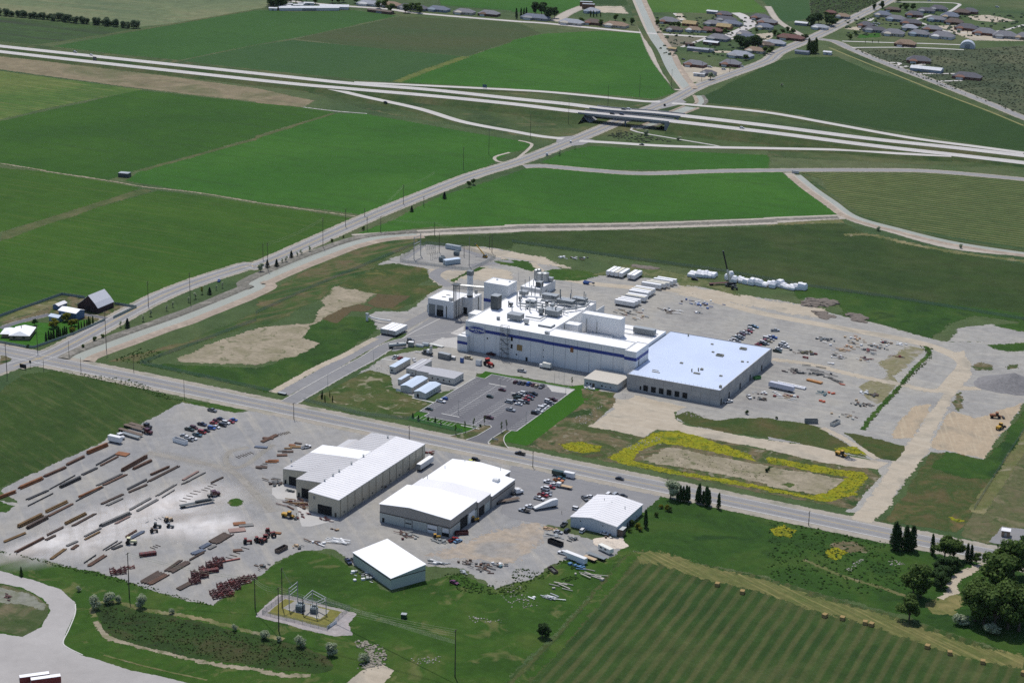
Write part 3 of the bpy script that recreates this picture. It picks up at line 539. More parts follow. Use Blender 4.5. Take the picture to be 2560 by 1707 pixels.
sheet('dry_basin', [(151.6,-144.3),(155.1,-123.9),(158.7,-120),(176.2,-121.1),(213.1,-119.9),(213.7,-121.4),(231,-118.6),(246.6,-118.5),(255,-118.9),(253.5,-140.1),(250.7,-145.8),(240.2,-146),(222.4,-146),(221.9,-144.6),(181.8,-143.1),(161.1,-146)], g_basin, Z5, 3, 1, 4)
sheet('grass_patch', [(228.4,-140.9),(229.9,-136.6),(233.9,-137.8),(233.3,-143.1)], f_wild, Z6, 3, .6, 3)
tufts('basin_weeds', [(154.9,-138.7),(159.9,-123),(214.2,-122.9),(220.9,-141.7),(169.9,-144.6)], 120, .2, .4, [pm('dry_weed', C(96,92,58), .9, var=.3)], 'small dry weeds dotting the basin floor', seed=9)
sheet('gravel_apron', [(98.6,-53.9),(103.8,-53),(141,-57),(138.4,-68.9),(143.7,-80.1),(152.3,-85.1),(200,-83.1),(204.8,-96.4),(164,-98),(149.2,-96.8),(141.1,-99.5),(138.5,-113.6),(105.8,-112.9),(106.4,-81.1),(100.1,-63.7)], dirt, Z4, 2, 1, 4)
sheet('gravel_apron', [(200.3,-83.9),(224.1,-79.8),(250.2,-84.3),(262.5,-82.8),(268.6,-82.9),(265.6,-95.4),(237.2,-100.9),(204.8,-96.4)], dirt, Z4, 2, 1, 4)
ribbon('dirt_track', [(220.5,-49.9),(234.9,-59.3),(261.3,-80.8)], 4, dirt, Z5, 4, 1.5)
# west fields of the plant
sheet('tan_lot', [(-127.6,-32.5),(-160.1,44.4),(-156.3,46.6),(-134.4,44.8),(-124.8,44.5),(-121,22.2),(-125.3,15.4),(-126.3,-37),(-117.9,-60.6),(-103,-66.4),(-101.6,-94.9),(-113.2,-119.3),(-113.2,-119.3),(-155.6,-138.2),(-162.1,-132.5),(-159.4,-104.3),(-152.8,-59.9),(-153.8,-58.4)], g_basin, Z4+.004, 4, 1.5, 6)
sheet('grass_lot', [(-174.6,-152.7),(-90.4,-153.4),(-88.8,-155.8),(-80.8,-156.5),(-76.9,-153.2),(-79.8,-103.4),(-82.4,-49.4),(-84.1,-33.1),(-86.1,-18.7),(-101.5,-3.7),(-111.8,-7.1),(-128.9,-19.8),(-128.2,-32.8),(-119.1,-56.2),(-107.8,-79.1),(-104.6,-108.5),(-109.3,-125.2),(-110.4,-123.5),(-152.6,-142.3)], f_wild2, Z4, 4, 1.2, 5)
sheet('tilled_plot', [(-121,23.7),(-124.2,44.9),(-102.7,51.8),(-99.9,22),(-110.4,18.6)], g_till, Z5, 2, .6, 4); sheet('tilled_plot', [(-127,-21.4),(-128.4,5.2),(-122.9,18.3),(-111.1,16.8),(-111.7,6.7),(-119.1,2.3),(-114.3,-24.7)], g_till, Z5, 2, .6, 4)
sheet('grass_lot', [(-159,104.3),(-152.5,114.7),(-125.7,114.5),(-113.9,99.4),(-110.1,77.1),(-96,82.5),(-94.5,18.3),(-111.7,17.9),(-102.7,51.8),(-125.5,44.2),(-157.6,45.9),(-157.1,83.1)], gm('green_weeds', [C(56,80,36), C(74,88,42), C(100,94,60)], 24, 3, spots=(12, C(130,122,70), .5)), Z4, 4, 1.2, 5)
road([(-71.6,-154.4),(-71.3,-112.2),(-73.3,-71.1),(-73.2,-31.3),(-73.1,40.6)], 9, asphalt_l, Z4, .5)
ribbon('dirt_track', [(-78.1,-154.9),(-78.8,-105.1),(-76.8,-75.6),(-77.2,-51.3),(-76.9,-38.5)], 5, dirt, Z5, 5, 1.5)
access = [(-60.4,-164.9),(-61.5,-115.7),(-61.1,-78.4),(-60.1,-37.5),(-31.4,0.4)]
road(access, 9.5, asphalt_l, Z5, .8)
ribbon('kerb', access, .5, kerbm, Z5+.1, 6, .02, off=-5.1, parent=None); ribbon('kerb', access, .5, kerbm, Z5+.1, 6, .02, off=5.1)
sheet('grass_lot', [(-52.7,-157.3),(-50.1,-91.9),(-33.9,-95.1),(-22.2,-112.8),(-0.9,-123.2),(10.6,-127.1),(9.9,-145),(10.6,-153.7),(-38.9,-152.5)], gm('patchy_lawn', [C(58,84,34), C(78,92,46), C(104,100,66)], 16, 3, spots=(9, C(166,156,134), .7)), Z3, 2, .8, 4)
sheet('asphalt_yard', [(-65,-18.6),(-67.8,17),(-64,26.9),(-52.1,37),(-43.5,19.2),(-40.6,11.9),(-42.1,-30.9),(-50.4,-41.3),(-53.2,-54.1),(-55.8,-55.6)], asphalt_l, Z4, .4, .2, 5)
sheet('concrete_apron', [(-42.1,-30.9),(-40.9,12.5),(-20.1,-29.9),(-33.2,-31.3)], concrete, Z5, .3, .1, 4); ribbon('slab_joint', [(-62.4,-35.7),(-62.8,-12.9),(-61.9,11.4),(-61.5,21.5)], .8, concrete, Z5, 2, .05, False)
# lawns and the staff car park
sheet('lawn', [(12.5,-71.1),(11.8,-59.5),(66.2,-59.8),(73.7,-51.8),(77.7,-60.3),(73.3,-62.1),(67.5,-62.6),(17.8,-62.8),(18,-72.4)], g_lawn, Z3, .4, .1, 4)
sheet('lawn', [(73,-140.1),(73.1,-63.7),(77.2,-59.2),(75.4,-58.5),(85.4,-52.7),(87.2,-90.2),(88,-128),(88.8,-157.2),(86,-157.7),(74.7,-158),(70.6,-150.3),(70.4,-141.6)], g_lawn, Z3, .4, .2, 4)
sheet('lawn', [(10.7,-141.4),(16.8,-141),(19.7,-147.4),(50.9,-147.4),(48.7,-157.4),(12,-154.9)], g_lawn, Z3, .5, .2, 3)
lot = [(11.4,-139.5),(12.4,-71.9),(18,-72.4),(18.1,-63.4),(72.6,-62.6),(73.3,-140.6),(69.8,-141.3),(67.3,-141.5),(67.1,-152.4),(66.6,-157.1),(67.4,-163.4),(69.2,-166.1),(55.4,-166.6),(57.8,-157.7),(58.6,-142),(56.9,-140.4),(52.3,-141.1),(52.1,-145.1),(17.5,-145.4),(17.7,-139.9)]
sheet('car_park', lot, asphalt, Z5, .2, 0, 6)
sheet('concrete_walk', [(54.2,-63.1),(72.6,-62.6),(72.4,-79),(71.8,-70.8),(62.3,-72.1),(59.9,-69.2)], concrete, Z6, .2, .1, 4)
kb = [(55.4,-166.6),(57.8,-157.7),(58.6,-142),(56.6,-139.9),(52.3,-141.1),(51.9,-144.6),(17.5,-145.4),(17.7,-139.9),(16.3,-139.4),(11.4,-139.5),(12.4,-71.9),(18,-72.4),(18,-63.1),(72.5,-62.3),(73.4,-140.8),(69.8,-141.3),(67.1,-141.2),(66.8,-151.9),(66.6,-157.1),(67.4,-163.4),(69.2,-166.1)]; 
for i in range(len(kb)-1):
    a, c = kb[i], kb[i+1]; MB().bar((a[0], a[1], .12), (c[0], c[1], .12), .45, .22).build('kerb', kerbm)['kind'] = 'structure'
ribbon('kerb', [(52.1,-145.1),(49.8,-156),(44.9,-165.1)], .4, kerbm, .2, 4, .02); ribbon('kerb', [(70.5,-140.9),(70.7,-149.1),(73.4,-156.3),(77.8,-162.4),(81.6,-166.3)], .4, kerbm, .2, 6, .02)
sheet('planting_bed', [(57.3,-140.8),(52.6,-141.6),(52.6,-146.1),(50.3,-157),(45.1,-165.6),(54.6,-165.8),(57.3,-156.7),(58.3,-142.2)], g_weeds, Z6, .3, .1, 3); sheet('planting_bed', [(67.5,-142),(70.1,-141.8),(70.8,-150.2),(73.7,-157.3),(80.8,-165.6),(69.9,-165.7),(67.2,-158.6),(67.4,-152.2)], g_weeds, Z6, .3, .1, 3)
def stalls(p0, p1, n, length, side, parent):
    """painted bay lines from p0 to p1, standing off to each side"""
    a = Vector(p0); c = Vector(p1); mb = MB(); d = (c-a).normalized(); nr = Vector((-d.y, d.x))
    for i in range(n+1):
        p = a.lerp(c, i/n)
        for s_ in side:
            q = p+nr*length*s_; e = d*.09
            mb.add([(p.x-e.x, p.y-e.y, Z6+.012), (p.x+e.x, p.y+e.y, Z6+.012), (q.x+e.x, q.y+e.y, Z6+.012), (q.x-e.x, q.y-e.y, Z6+.012)], [(0,1,2,3)] if s_ < 0 else [(3,2,1,0)])
    if len(side) == 2 or True:
        e = nr*.09; mb.add([(a.x-e.x, a.y-e.y, Z6+.016), (c.x-e.x, c.y-e.y, Z6+.016), (c.x+e.x, c.y+e.y, Z6+.016), (a.x+e.x, a.y+e.y, Z6+.016)], [(0,1,2,3)])
    o = mb.build('bay_lines', paint_w, parent); o['kind'] = 'structure'
pk = [o for o in bpy.data.objects if o.name == 'car_park'][0]
X0, Y0 = (11.4,-139.5); X1, Y1 = (73.3,-140.6); YT = (18.1,-63.4)[1]
stalls((X0+.2, Y0+3), (X0+.2, Y0+64), 22, 5.4, (-1,), pk)
stalls((X0+18.4, Y0+3), (X0+18.4, Y0+60), 21, 5.4, (-1, 1), pk); stalls((X0+36.8, Y0-8), (X0+36.8, Y0+52), 22, 5.4, (-1, 1), pk)
stalls((X1-.3, Y1+2), (X1-.3, Y1+60), 21, 5.4, (1,), pk); stalls((X0+14, YT-.3), (X0+48, YT-.6), 12, 5.2, (-1,), pk)
stalls((X0+3, Y0-11.5), (X0+27, Y0-12), 9, 5.2, (1,), pk)
for yy in (Y0+2, Y0+60.5): MB().box(X0+12.6, yy, Z6, X0+24.2, yy+.9, Z6+.14).build('kerb_island', kerbm, pk)
for yy in (Y0-9, Y0+53): MB().box(X0+31, yy, Z6, X0+42.6, yy+.9, Z6+.14).build('kerb_island', kerbm, pk)

# ---------------------------------------------------------------- steel yard south of the street
yard = [(-112.2,-195.2),(-96.5,-194),(-78.2,-193.7),(-73.4,-188.9),(-71.7,-181.4),(-23.6,-184.2),(21.5,-182.5),(40.1,-184.1),(92.2,-183.6),(179.2,-182.2),(178.9,-210),(152,-235.2),(143.8,-250.6),(187.1,-255.9),(186.2,-269.3),(168.6,-280.6),(165,-306.1),(154.8,-325),(131.9,-313.7),(111.8,-319.5),(114.3,-346.4),(85.1,-334.4),(66.6,-323.7),(55.3,-332.9),(52.1,-348.8),(53.2,-368.7),(52.6,-367.7),(52.5,-401.5),(32.8,-403.7),(-7.5,-398.6),(-24.2,-401.3),(-44.2,-400.1),(-69,-401.4),(-125.4,-360),(-98.3,-354.2),(-117.9,-344.3),(-113.8,-261)]
sheet('gravel_yard', yard, gravel_y, Z2, 2.5, 1.2, 5)
soft_patch('pale_gravel', (-35.3,-344.8), 75, 34, 1.35, gravel_w, Z3); soft_patch('pale_gravel', (-35.5,-337.1), 44, 24, 1.3, gravel_w, Z4); soft_patch('pale_gravel', (-33.7,-321.5), 48, 20, 1.2, gravel_w, Z4+.008)  # glare on the yard, put into the gravel colour as fading bright patches
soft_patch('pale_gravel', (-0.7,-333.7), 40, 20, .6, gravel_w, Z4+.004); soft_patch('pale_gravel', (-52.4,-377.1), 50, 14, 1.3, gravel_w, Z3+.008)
ribbon('wheel_track', [(-83.7,-266.9),(-54.9,-265.6),(-39.8,-265),(-25.7,-268.7),(-2.8,-285.8),(18.2,-301)], 5, gravel_t, Z4, 6, 9); ribbon('wheel_track', [(-32.2,-224.1),(-28.7,-258.6),(-37.6,-259.7),(-46.2,-245.5),(-41.1,-234.4)], 2, gravel_t, Z4, 6, 5)
sheet('dirt_patch', [(108.7,-309.1),(115.5,-297.2),(122.6,-272.7),(139.2,-241.9),(152.1,-268.5),(146.3,-299.8),(131.5,-302.6),(118,-307.8)], gm('stained_gravel', [C(168,160,150), C(182,168,150), C(160,156,150)], 20, 4), Z3, 8, 1, 4)
sheet('asphalt_lot', [(102.3,-212.5),(92.2,-183.6),(91.5,-182.2),(178.5,-181.8),(178.9,-210),(145.6,-203),(149.2,-228),(149.7,-230.3),(151.4,-247.8),(125.6,-250.2),(117.2,-245.5)], asphalt_l, Z3, 1, .4, 5)
sheet('grass_island', [(-8.2,-302.5),(-9,-297.6),(-5.3,-295.5),(-1,-298.5),(-0.4,-302.6),(-3.9,-305)], f_wild, Z5, 1.5, .4, 2, curve=True)
sheet('concrete_apron', [(8,-264.5),(0.1,-265.7),(1.2,-276.1),(5.3,-282.4),(19,-291.6),(20.7,-284.3),(35,-292.9),(51.2,-292.9),(46.9,-301.3),(43.9,-307),(40.2,-309),(27,-292.2)], concrete, Z4, .3, .2, 3); sheet('concrete_apron', [(107.9,-212.1),(112.1,-212),(111.7,-218.3)], concrete, Z4, .2, .1, 3)
sheet('sand_heap_ground', [(172.8,-257.3),(174.5,-248),(182.4,-243.6),(185.7,-248.4),(186.4,-252.9),(183.6,-258.2),(176.7,-260)], gm('pale_sand', [C(226,214,200), C(212,198,180)], 6, 2), Z5, 1.5, .5, 2)
F([(-233.8,-246.1),(-214.3,-231.6),(-222.8,-202.5),(-205.5,-183.9),(-179.4,-186.3),(-143.3,-187.3),(-113.5,-191.3),(-113.1,-227.8),(-113.8,-261),(-115.9,-312.8),(-118.4,-343.7),(-122.6,-371.1)], f_left, Z1, 3, 1, 8)
sheet('grass_verge', [(-113.5,-192.4),(-79.4,-182.1),(-75.3,-185.9),(-78.4,-193.4),(-96.5,-194),(-111.3,-194.3),(-117.2,-191.4)], f_wild, Z3, 2, .6, 4)
sheet('grass_plot', [(-121.7,-364.3),(-107.2,-356.8),(-97,-358.2),(-95.1,-366.2),(-98.2,-367.4),(-107.4,-372.6)], f_wild2, Z3, 2, .6, 3)
# bottom: grass, the curved drive, the wet basin
sheet('grass_plot', [(-90.1,-407.6),(-68.6,-401.9),(-44.2,-400.1),(-7.5,-398.6),(32.8,-403.7),(52.5,-401.5),(53.2,-368.7),(53.9,-369.6),(53,-345.5),(56,-331.1),(71.1,-331.1),(92.2,-341.4),(115.9,-352.1),(123.2,-334.8),(131.9,-319.2),(151.6,-324.2),(161.4,-321.4),(154,-306.8),(165,-306.1),(169.5,-280.1),(187.1,-268.8),(187.1,-255.9),(193.9,-252.1),(198,-362.9),(198.1,-394.6),(209.7,-432.1),(23.1,-534.8)], f_wild, Z1, 3, 1, 6)
drv = gm('drive_surface', [C(178,174,170), C(190,186,182)], 40, 5, grain=.06)
sheet('drive', [(-79.3,-419.8),(-53,-420.1),(-34,-420.2),(-16.2,-422),(-2.2,-429.6),(4.4,-438.3),(11.8,-452.3),(16.3,-461.6),(20.7,-464.9),(32.1,-467.6),(58,-468.9),(86.1,-466),(106.7,-468.5),(23.1,-534.8),(-32.6,-472.3),(-11.4,-468.8),(-1.3,-466.7),(-0,-455.3),(-7,-441),(-17.3,-432.9),(-33,-428.8),(-44.6,-430.1),(-68.7,-431.6)], drv, Z3, .8, .4, 3)
sheet('grass_plot', [(-61.3,-432.8),(-43.8,-430.9),(-28.7,-430.3),(-10.9,-436.9),(-4.4,-445.7),(-0,-458.9),(-0.6,-466.9),(-12.8,-467.2),(-29.2,-469.2)], gm('island_grass', [C(64,84,42), C(80,92,56), C(120,112,86)], 14, 3), Z4, 1, .5, 3); sheet('gravel_patch', [(-58.1,-436.3),(-41.5,-433.6),(-27.6,-432.3),(-11.7,-437.4),(-9.5,-442.4),(-18.6,-442.4),(-31.2,-445.7),(-45.9,-450.2)], gm('weedy_gravel', [C(150,150,140), C(120,124,100)], 8, 3), Z5, 3, .5, 3)
ribbon('kerb', [(-1.5,-430.4),(4.6,-438.2),(12.2,-452.1),(17.3,-462.1),(22.1,-465.2),(32.1,-467.6)], .5, kerbm, .1, 6, .02)
sheet('wet_basin', [(6.6,-424.6),(15.7,-420.8),(28.7,-422.3),(49.2,-418.3),(85.6,-417.2),(98.6,-415.8),(119.3,-418.1),(128.3,-422.2),(130.5,-427.6),(124.7,-435.2),(101.7,-441.3),(100.6,-439.7),(70.8,-448.4),(40.4,-449.4),(26.3,-445.4),(13.9,-435.5)], gm('wet_basin_grass', [C(44,62,30), C(52,76,32), C(74,74,46)], 20, 3, spots=(12, C(64,56,38), .5)), Z4, 2, 1, 4)
ribbon('basin_rim', [(14.5,-436.3),(9.7,-431.7),(6.6,-424.6),(15,-419.9),(27.4,-420.5),(53.3,-415.9),(84.5,-415.5),(98.1,-414.9)], 3, g_tanland, Z3, 6, 3); ribbon('basin_rim', [(17.2,-439.7),(31.8,-449.5),(43.6,-449.9),(70.8,-448.4),(86.7,-447.4),(102.8,-442.9),(113.3,-442.6),(125.7,-436.8)], 3, g_basin, Z3, 6, 3); ribbon('dirt_track', [(39.7,-463.4),(64.7,-462.9),(90.5,-460.6)], 1, g_tanland, Z5, 5, .8)
tufts('reeds', [(8.8,-425.9),(30,-424),(86.7,-418.9),(102.9,-418.1),(123.4,-420.4),(128.2,-428.9),(100.6,-439.7),(83.9,-443.4),(41.8,-447.4),(23.7,-442.1)], 1100, .15, .4, [leafm('reed_a', C(92,98,54)), leafm('reed_b', C(70,88,42))], 'dark reeds and sedge filling the wet basin', flat=1.1, seed=12)
sheet('dirt_pad', [(142,-435.1),(142,-420.1),(147.3,-413.9),(154.1,-415.6),(155.8,-427.5),(171,-443.3),(148,-456)], dirt, Z4, 1.5, .6, 3)
rubble_line('riprap', [(142,-420.1),(142.7,-414.2),(140.9,-408.4),(135.9,-404.4),(127.4,-401)], 4, 240, .3, .8, [pm('riprap_stone', C(170,162,146), .9, var=.3)], 'strip of loose stone beside the dirt pad', seed=14)
# bale field and wild strip at the lower right
bale_edge = [(204.1,-440.1),(199,-396.3),(199,-354.1),(191.6,-266.3),(193.6,-258),(201,-255.3),(260.4,-252.6),(288.7,-258.1),(325.8,-262.9),(384.6,-275.5),(401.2,-277.6),(415.9,-347.9),(314.2,-403.7),(226.8,-451.7)]
f_bale2 = f_bale
_nt = f_bale2.node_tree
sheet('bale_field', bale_edge, f_bale, Z2, 4, 1, 8)
ribbon('headland', [(198.4,-262.4),(207.5,-257.3),(234.1,-261.9),(264,-262.7),(286.8,-268.2),(312.9,-270.1),(339.4,-276.1),(364.7,-280.8),(385.3,-278.6)], 13, gm('headland_stubble', [C(120,116,72), C(92,104,54)], 20, 3, streak=(30, 1.5, C(158,148,96), .7), ang=.45), Z3, 6, 6)
ribbon('headland', [(203.7,-425.3),(204.6,-376.5),(200,-310.2),(195.7,-265.4),(197.8,-257.1)], 5, f_wild, Z3, 6, 4)
sheet('wild_strip', [(179.5,-182.9),(234.1,-178.7),(234.5,-179.8),(236.4,-185.2),(297.9,-184.8),(334.9,-182.9),(346.6,-187.7),(382.9,-189.4),(401.2,-277.6),(384.4,-274.5),(327.6,-260.6),(298.8,-257.6),(260.8,-253.7),(260,-251.5),(200.7,-254.7),(186.6,-254.8),(182.9,-246.5),(178.6,-210.8),(178.9,-210)], f_wild2, Z1, 3, 1, 6)
ribbon('dirt_track', [(346.6,-187.7),(340,-202.5),(338.2,-215.8),(340.5,-226.5),(338.3,-235.5)], 5, dirt, Z3, 6, 3); ribbon('dirt_track', [(268.2,-225.3),(291.4,-233.9),(307.9,-236.7),(324.5,-240.6)], 2.5, g_tanland, Z3, 6, 2.5)
sheet('spoil_ground', [(275.4,-197.4),(286.9,-193.9),(293.7,-201.7),(282.7,-206.5),(273.8,-202.7)], g_weeds, Z3, 5, 1, 4); sheet('spoil_ground', [(332.7,-242.6),(340.9,-226.2),(349.3,-229.4),(347.1,-249.8),(338.1,-253.5)], gm('straw_ground', [C(146,136,90), C(108,112,64)], 10, 2), Z3, 5, 1, 4)
rubble = [pm('rubble_a', C(196,190,180), .9, var=.25), pm('rubble_b', C(168,162,150), .9, var=.25)]
for k, (pts, n, lab) in enumerate((([(290,-226.4),(290,-219.4),(292.2,-211.1),(294.9,-211),(292.6,-220.8),(292.4,-227.1)], 90, 'pale rubble heap in the wild grass, the left one'), ([(304.1,-205.9),(307.6,-203.2),(312.8,-206.6),(307.4,-211.8)], 70, 'flat pale rubble patch in the wild grass'), ([(92.9,-105.3),(97.3,-82.2),(95.6,-70.6),(103.6,-99.1),(101.2,-114.5)], 130, 'white stones scattered beside the dirt lot'), ([(135.8,-133.1),(139.6,-117.7),(148.9,-105.7),(146.8,-119.3),(140.2,-134.3)], 140, 'white stones along the dirt berm'), ([(140.2,-69.9),(145.9,-62.5),(157.9,-65.9),(153.2,-70.6)], 60, 'pale rubble at the tip of the grass plot'), ([(147.3,-321.3),(157.2,-313.1),(165.7,-319),(182.3,-330.3),(171.4,-341.4),(160.1,-329.9)], 190, 'concrete rubble in the grass below the yard'), ([(154.9,-356.9),(173.7,-351.3),(175.1,-354.2),(162.1,-360.3)], 60, 'grey rubble in the grass right of the substation'), ([(154.4,-403.2),(164.8,-395.2),(167.2,-401.7),(159.2,-406.1)], 70, 'flat stone patch near the tall pole'), ([(-51.6,-81.4),(-40.3,-78.7),(-39,-88.4),(-46.4,-90.2)], 40, 'rubble beside the access road'))):
    tufts('rubble', pts, n//2, .15, .5, rubble, lab, seed=40+k)
wg = [leafm('weed_leaf', C(70,102,40)), leafm('weed_leaf2', C(58,90,34))]
tufts('weeds', [(126.1,-322.7),(164.2,-293.6),(178.5,-323.1),(140.3,-337.2)], 420, .2, .6, wg, 'clumpy green weeds along the lower yard edge', clump=14, seed=20)
tufts('weeds', [(167.8,-282.5),(187.6,-269.9),(188.6,-287.4),(180.2,-302.9),(167.3,-299.3)], 160, .2, .6, wg, 'green weeds between the parked trailers', clump=9, seed=21)
tufts('weeds', [(237.1,-187.1),(298.2,-186),(321.9,-231.6),(297.4,-253.2),(260,-251.5)], 700, .25, .7, wg, 'rank green weeds along the wild strip', seed=22)
tufts('weeds', [(-203.9,-185.9),(-161.8,-178.3),(-113.5,-191.3),(-118.3,-195.2),(-178.2,-187.8)], 220, .25, .6, wg, 'dark weeds along the street ditch', seed=23)
tufts('weeds', [(-68.2,-402.4),(-7.1,-399.1),(52.1,-401.7),(50.6,-403.8),(-10.4,-402.9),(-66.6,-404.3)], 260, .2, .5, wg, 'dark weeds along the bottom fence of the steel yard', seed=24)
tufts('weeds', [(-191.8,-154.6),(-191.5,-128),(-175,-128.1),(-168.4,-148),(-179.7,-154.6)], 140, .25, .7, wg, 'tall weeds at the canal corner', seed=25)

# ================================================================ buildings
w_white = pm('white_wall_paint', C(232,232,230,.86), .6, var=.05, scale=.08)
r_white = pm('white_roof_membrane', C(255,255,255,.86), .55, var=.04, scale=.06)
r_blue = pm('coated_pale_roof', C(212,224,246,.84), .35, var=.06, scale=.05)
w_conc = pm('tilt_up_concrete', C(190,188,184), .8, var=.1, scale=.12)
w_tan = pm('tan_metal_siding', C(208,200,178), .55, var=.06, scale=.1)
r_metal = pm('galvalume_roof', C(240,238,238,.86), .45, var=.05, scale=.08)
r_metal_d = pm('weathered_metal_roof', C(214,212,212), .5, var=.06, scale=.08)
w_grey = pm('pale_grey_siding', C(206,210,208), .6, var=.05, scale=.1)
trim_d = pm('brown_trim', C(84,72,64), .6)
grey_m = pm('grey_steel', C(140,146,148), .45, .3)
dgrey = pm('dark_grey_steel', C(86,92,94), .5, .2)
galv = pm('galvanised_steel', C(182,186,186), .4, .4)
blue_p = pm('blue_band_paint', C(40,66,150), .5, var=.05)
dark_open = pm('dark_doorway', C(24,26,28), .8)
glass_d = pm('dark_window_glass', C(34,40,46), .12, var=.05)
white_p = pm('white_paint', C(236,236,234,.85), .5, var=.05)
red_p = pm('red_oxide_paint', C(128,48,46), .6); redd = pm('maroon_primer', C(96,46,48), .65, var=.2)
orange_p = pm('orange_paint', C(214,140,60), .6); yellow_p = pm('machine_yellow', C(206,160,50), .5)
green_p = pm('green_paint', C(70,140,70), .5); blue_l = pm('blue_paint', C(70,110,180), .5)
wood = pm('pale_lumber', C(206,180,146), .8, var=.15); wood_d = pm('weathered_wood', C(120,104,92), .85, var=.2)
black_p = pm('black_rubber', C(32,32,34), .8, var=.1)

def part(root, name, mb, mat, parent=None, smooth=False):
    o = mb.build(name, mat, parent or root, smooth)
    if parent is None: o.matrix_parent_inverse = Matrix.Translation(-root.location)
    return o
def bld(name, desc, x, y, group=None, cat='building'): return thing(name, desc, cat, (x, y, 0), 0, group)
def block(root, x0, y0, x1, y1, z0, z1, wm, rm, par=.5, wn='wall', rn='roof'):
    """walls with a parapet and a recessed flat roof"""
    w = part(root, wn, MB().box(x0, y0, z0, x1, y1, z1-.02), wm)
    r = part(root, rn, MB().box(x0+.35, y0+.35, z1, x1-.35, y1-.35, z1+.12), rm)
    if par:
        mb = MB()
        for a in ((x0, y0, x1, y0+.35), (x0, y1-.35, x1, y1), (x0, y0+.35, x0+.35, y1-.35), (x1-.35, y0+.35, x1, y1-.35)): mb.box(a[0], a[1], z1-.01, a[2], a[3], z1+par)
        part(root, 'parapet', mb, wm)
    return w, r
def gable(root, x0, y0, x1, y1, he, hr, wm, rm, axis='y', xr=None, oh=.4, z0=0, ribs=0, t=.22):
    """walls up to a pitched roof; the ridge runs along axis"""
    sw = axis == 'x'
    X0, X1, Y0, Y1 = (y0, y1, x0, x1) if sw else (x0, x1, y0, y1)
    xr = (X0+X1)/2 if xr is None else xr
    tr = (lambda x, y, z: (y, x, z)) if sw else (lambda x, y, z: (x, y, z))
    vs = [tr(*v) for v in ((X0,Y0,z0),(X1,Y0,z0),(X1,Y1,z0),(X0,Y1,z0),(X0,Y0,he),(X1,Y0,he),(X1,Y1,he),(X0,Y1,he),(xr,Y0,hr),(xr,Y1,hr))]
    fs = [(0,1,5,8,4),(2,3,7,9,6),(1,2,6,5),(3,0,4,7)]
    w = part(root, 'wall', MB().add(vs, [f[::-1] for f in fs] if sw else fs), wm)
    mb = MB(); sl = (hr-he)/max(.1, xr-X0); sr = (hr-he)/max(.1, X1-xr)
    for xa, za, xb, zb in ((X0-oh, he-oh*sl, xr, hr), (xr, hr, X1+oh, he-oh*sr)):
        v = [(xa,Y0-oh,za+.03),(xb,Y0-oh,zb+.03),(xb,Y1+oh,zb+.03),(xa,Y1+oh,za+.03)]; v += [(x, y, z+t) for x, y, z in v]
        q = [(3,2,1,0),(4,5,6,7),(0,1,5,4),(1,2,6,5),(2,3,7,6),(3,0,4,7)]
        mb.add([tr(*p) for p in v], [f[::-1] for f in q] if sw else q)
    r = part(root, 'roof', mb, rm)
    if ribs:
        rb = MB(); n = int((Y1-Y0)/ribs)
        for i in range(n+1):
            y = Y0+(Y1-Y0)*i/n
            rb.bar(tr(X0-oh, y, he-oh*sl+t+.07), tr(xr, y, hr+t+.07), .12, .12); rb.bar(tr(xr, y, hr+t+.07), tr(X1+oh, y, he-oh*sr+t+.07), .12, .12)
        o = part(root, 'roof_rib', rb, rm); o['kind'] = 'stuff'
    return w, r
def opening(root, x0, z0, x1, z1, y, mat=dark_open, name='door', d=.12, axis='y', frame=None):
    """door or window standing proud of a wall at y (or at x for axis x)"""
    if axis == 'y':
        o = part(root, name, MB().box(x0, y-d, z0, x1, y+.04, z1), mat)
    else:
        o = part(root, name, MB().box(y-.04, x0, z0, y+d, x1, z1), mat)
    if frame:
        mb = MB(); w = .14
        for a in ((x0-w, z1, x1+w, z1+w), (x0-w, z0-w, x1+w, z0), (x0-w, z0, x0, z1), (x1, z0, x1+w, z1)):
            mb.box(a[0], y-d-.05, a[1], a[2], y+.03, a[3]) if axis == 'y' else mb.box(y-.03, a[0], a[1], y+d+.05, a[2], a[3])
        mb.build('frame', frame, o)
    return o
def unit(root, x, y, z, sx, sy, sz, mat=grey_m, name='air_handler', lift=1.2):
    o = part(root, name, MB().box(x-sx/2, y-sy/2, z+lift, x+sx/2, y+sy/2, z+lift+sz), mat)
    for a in (-1, 1):
        for c in (-1, 1):
            if sx > 3: MB().box(x+a*(sx/2-.4)-.12, y+c*(sy/2-.4)-.12, z, x+a*(sx/2-.4)+.12, y+c*(sy/2-.4)+.12, z+lift).build('support', dgrey, o)
    if sx <= 3: MB().box(x-sx/3, y-sy/3, z, x+sx/3, y+sy/3, z+lift).build('curb', dgrey, o)
    MB().box(x-sx/2-.15, y-sy/2-.15, z+lift+sz, x+sx/2+.15, y+sy/2+.15, z+lift+sz+.12).build('lid', galv, o)
    return o
def stack(root, x, y, z, h, r=.3, mat=galv, cap=True):
    mb = MB().cyl((x, y, z), (x, y, z+h), r, n=8); 
    if cap: mb.cyl((x, y, z+h), (x, y, z+h+.5), r*1.7, r*.5, n=8)
    return part(root, 'exhaust_stack', mb, mat)
def duct(root, pts, w=.8, mat=white_p, name='duct'):
    mb = MB()
    for a, c in zip(pts, pts[1:]): mb.bar(a, c, w, w)
    return part(root, name, mb, mat)

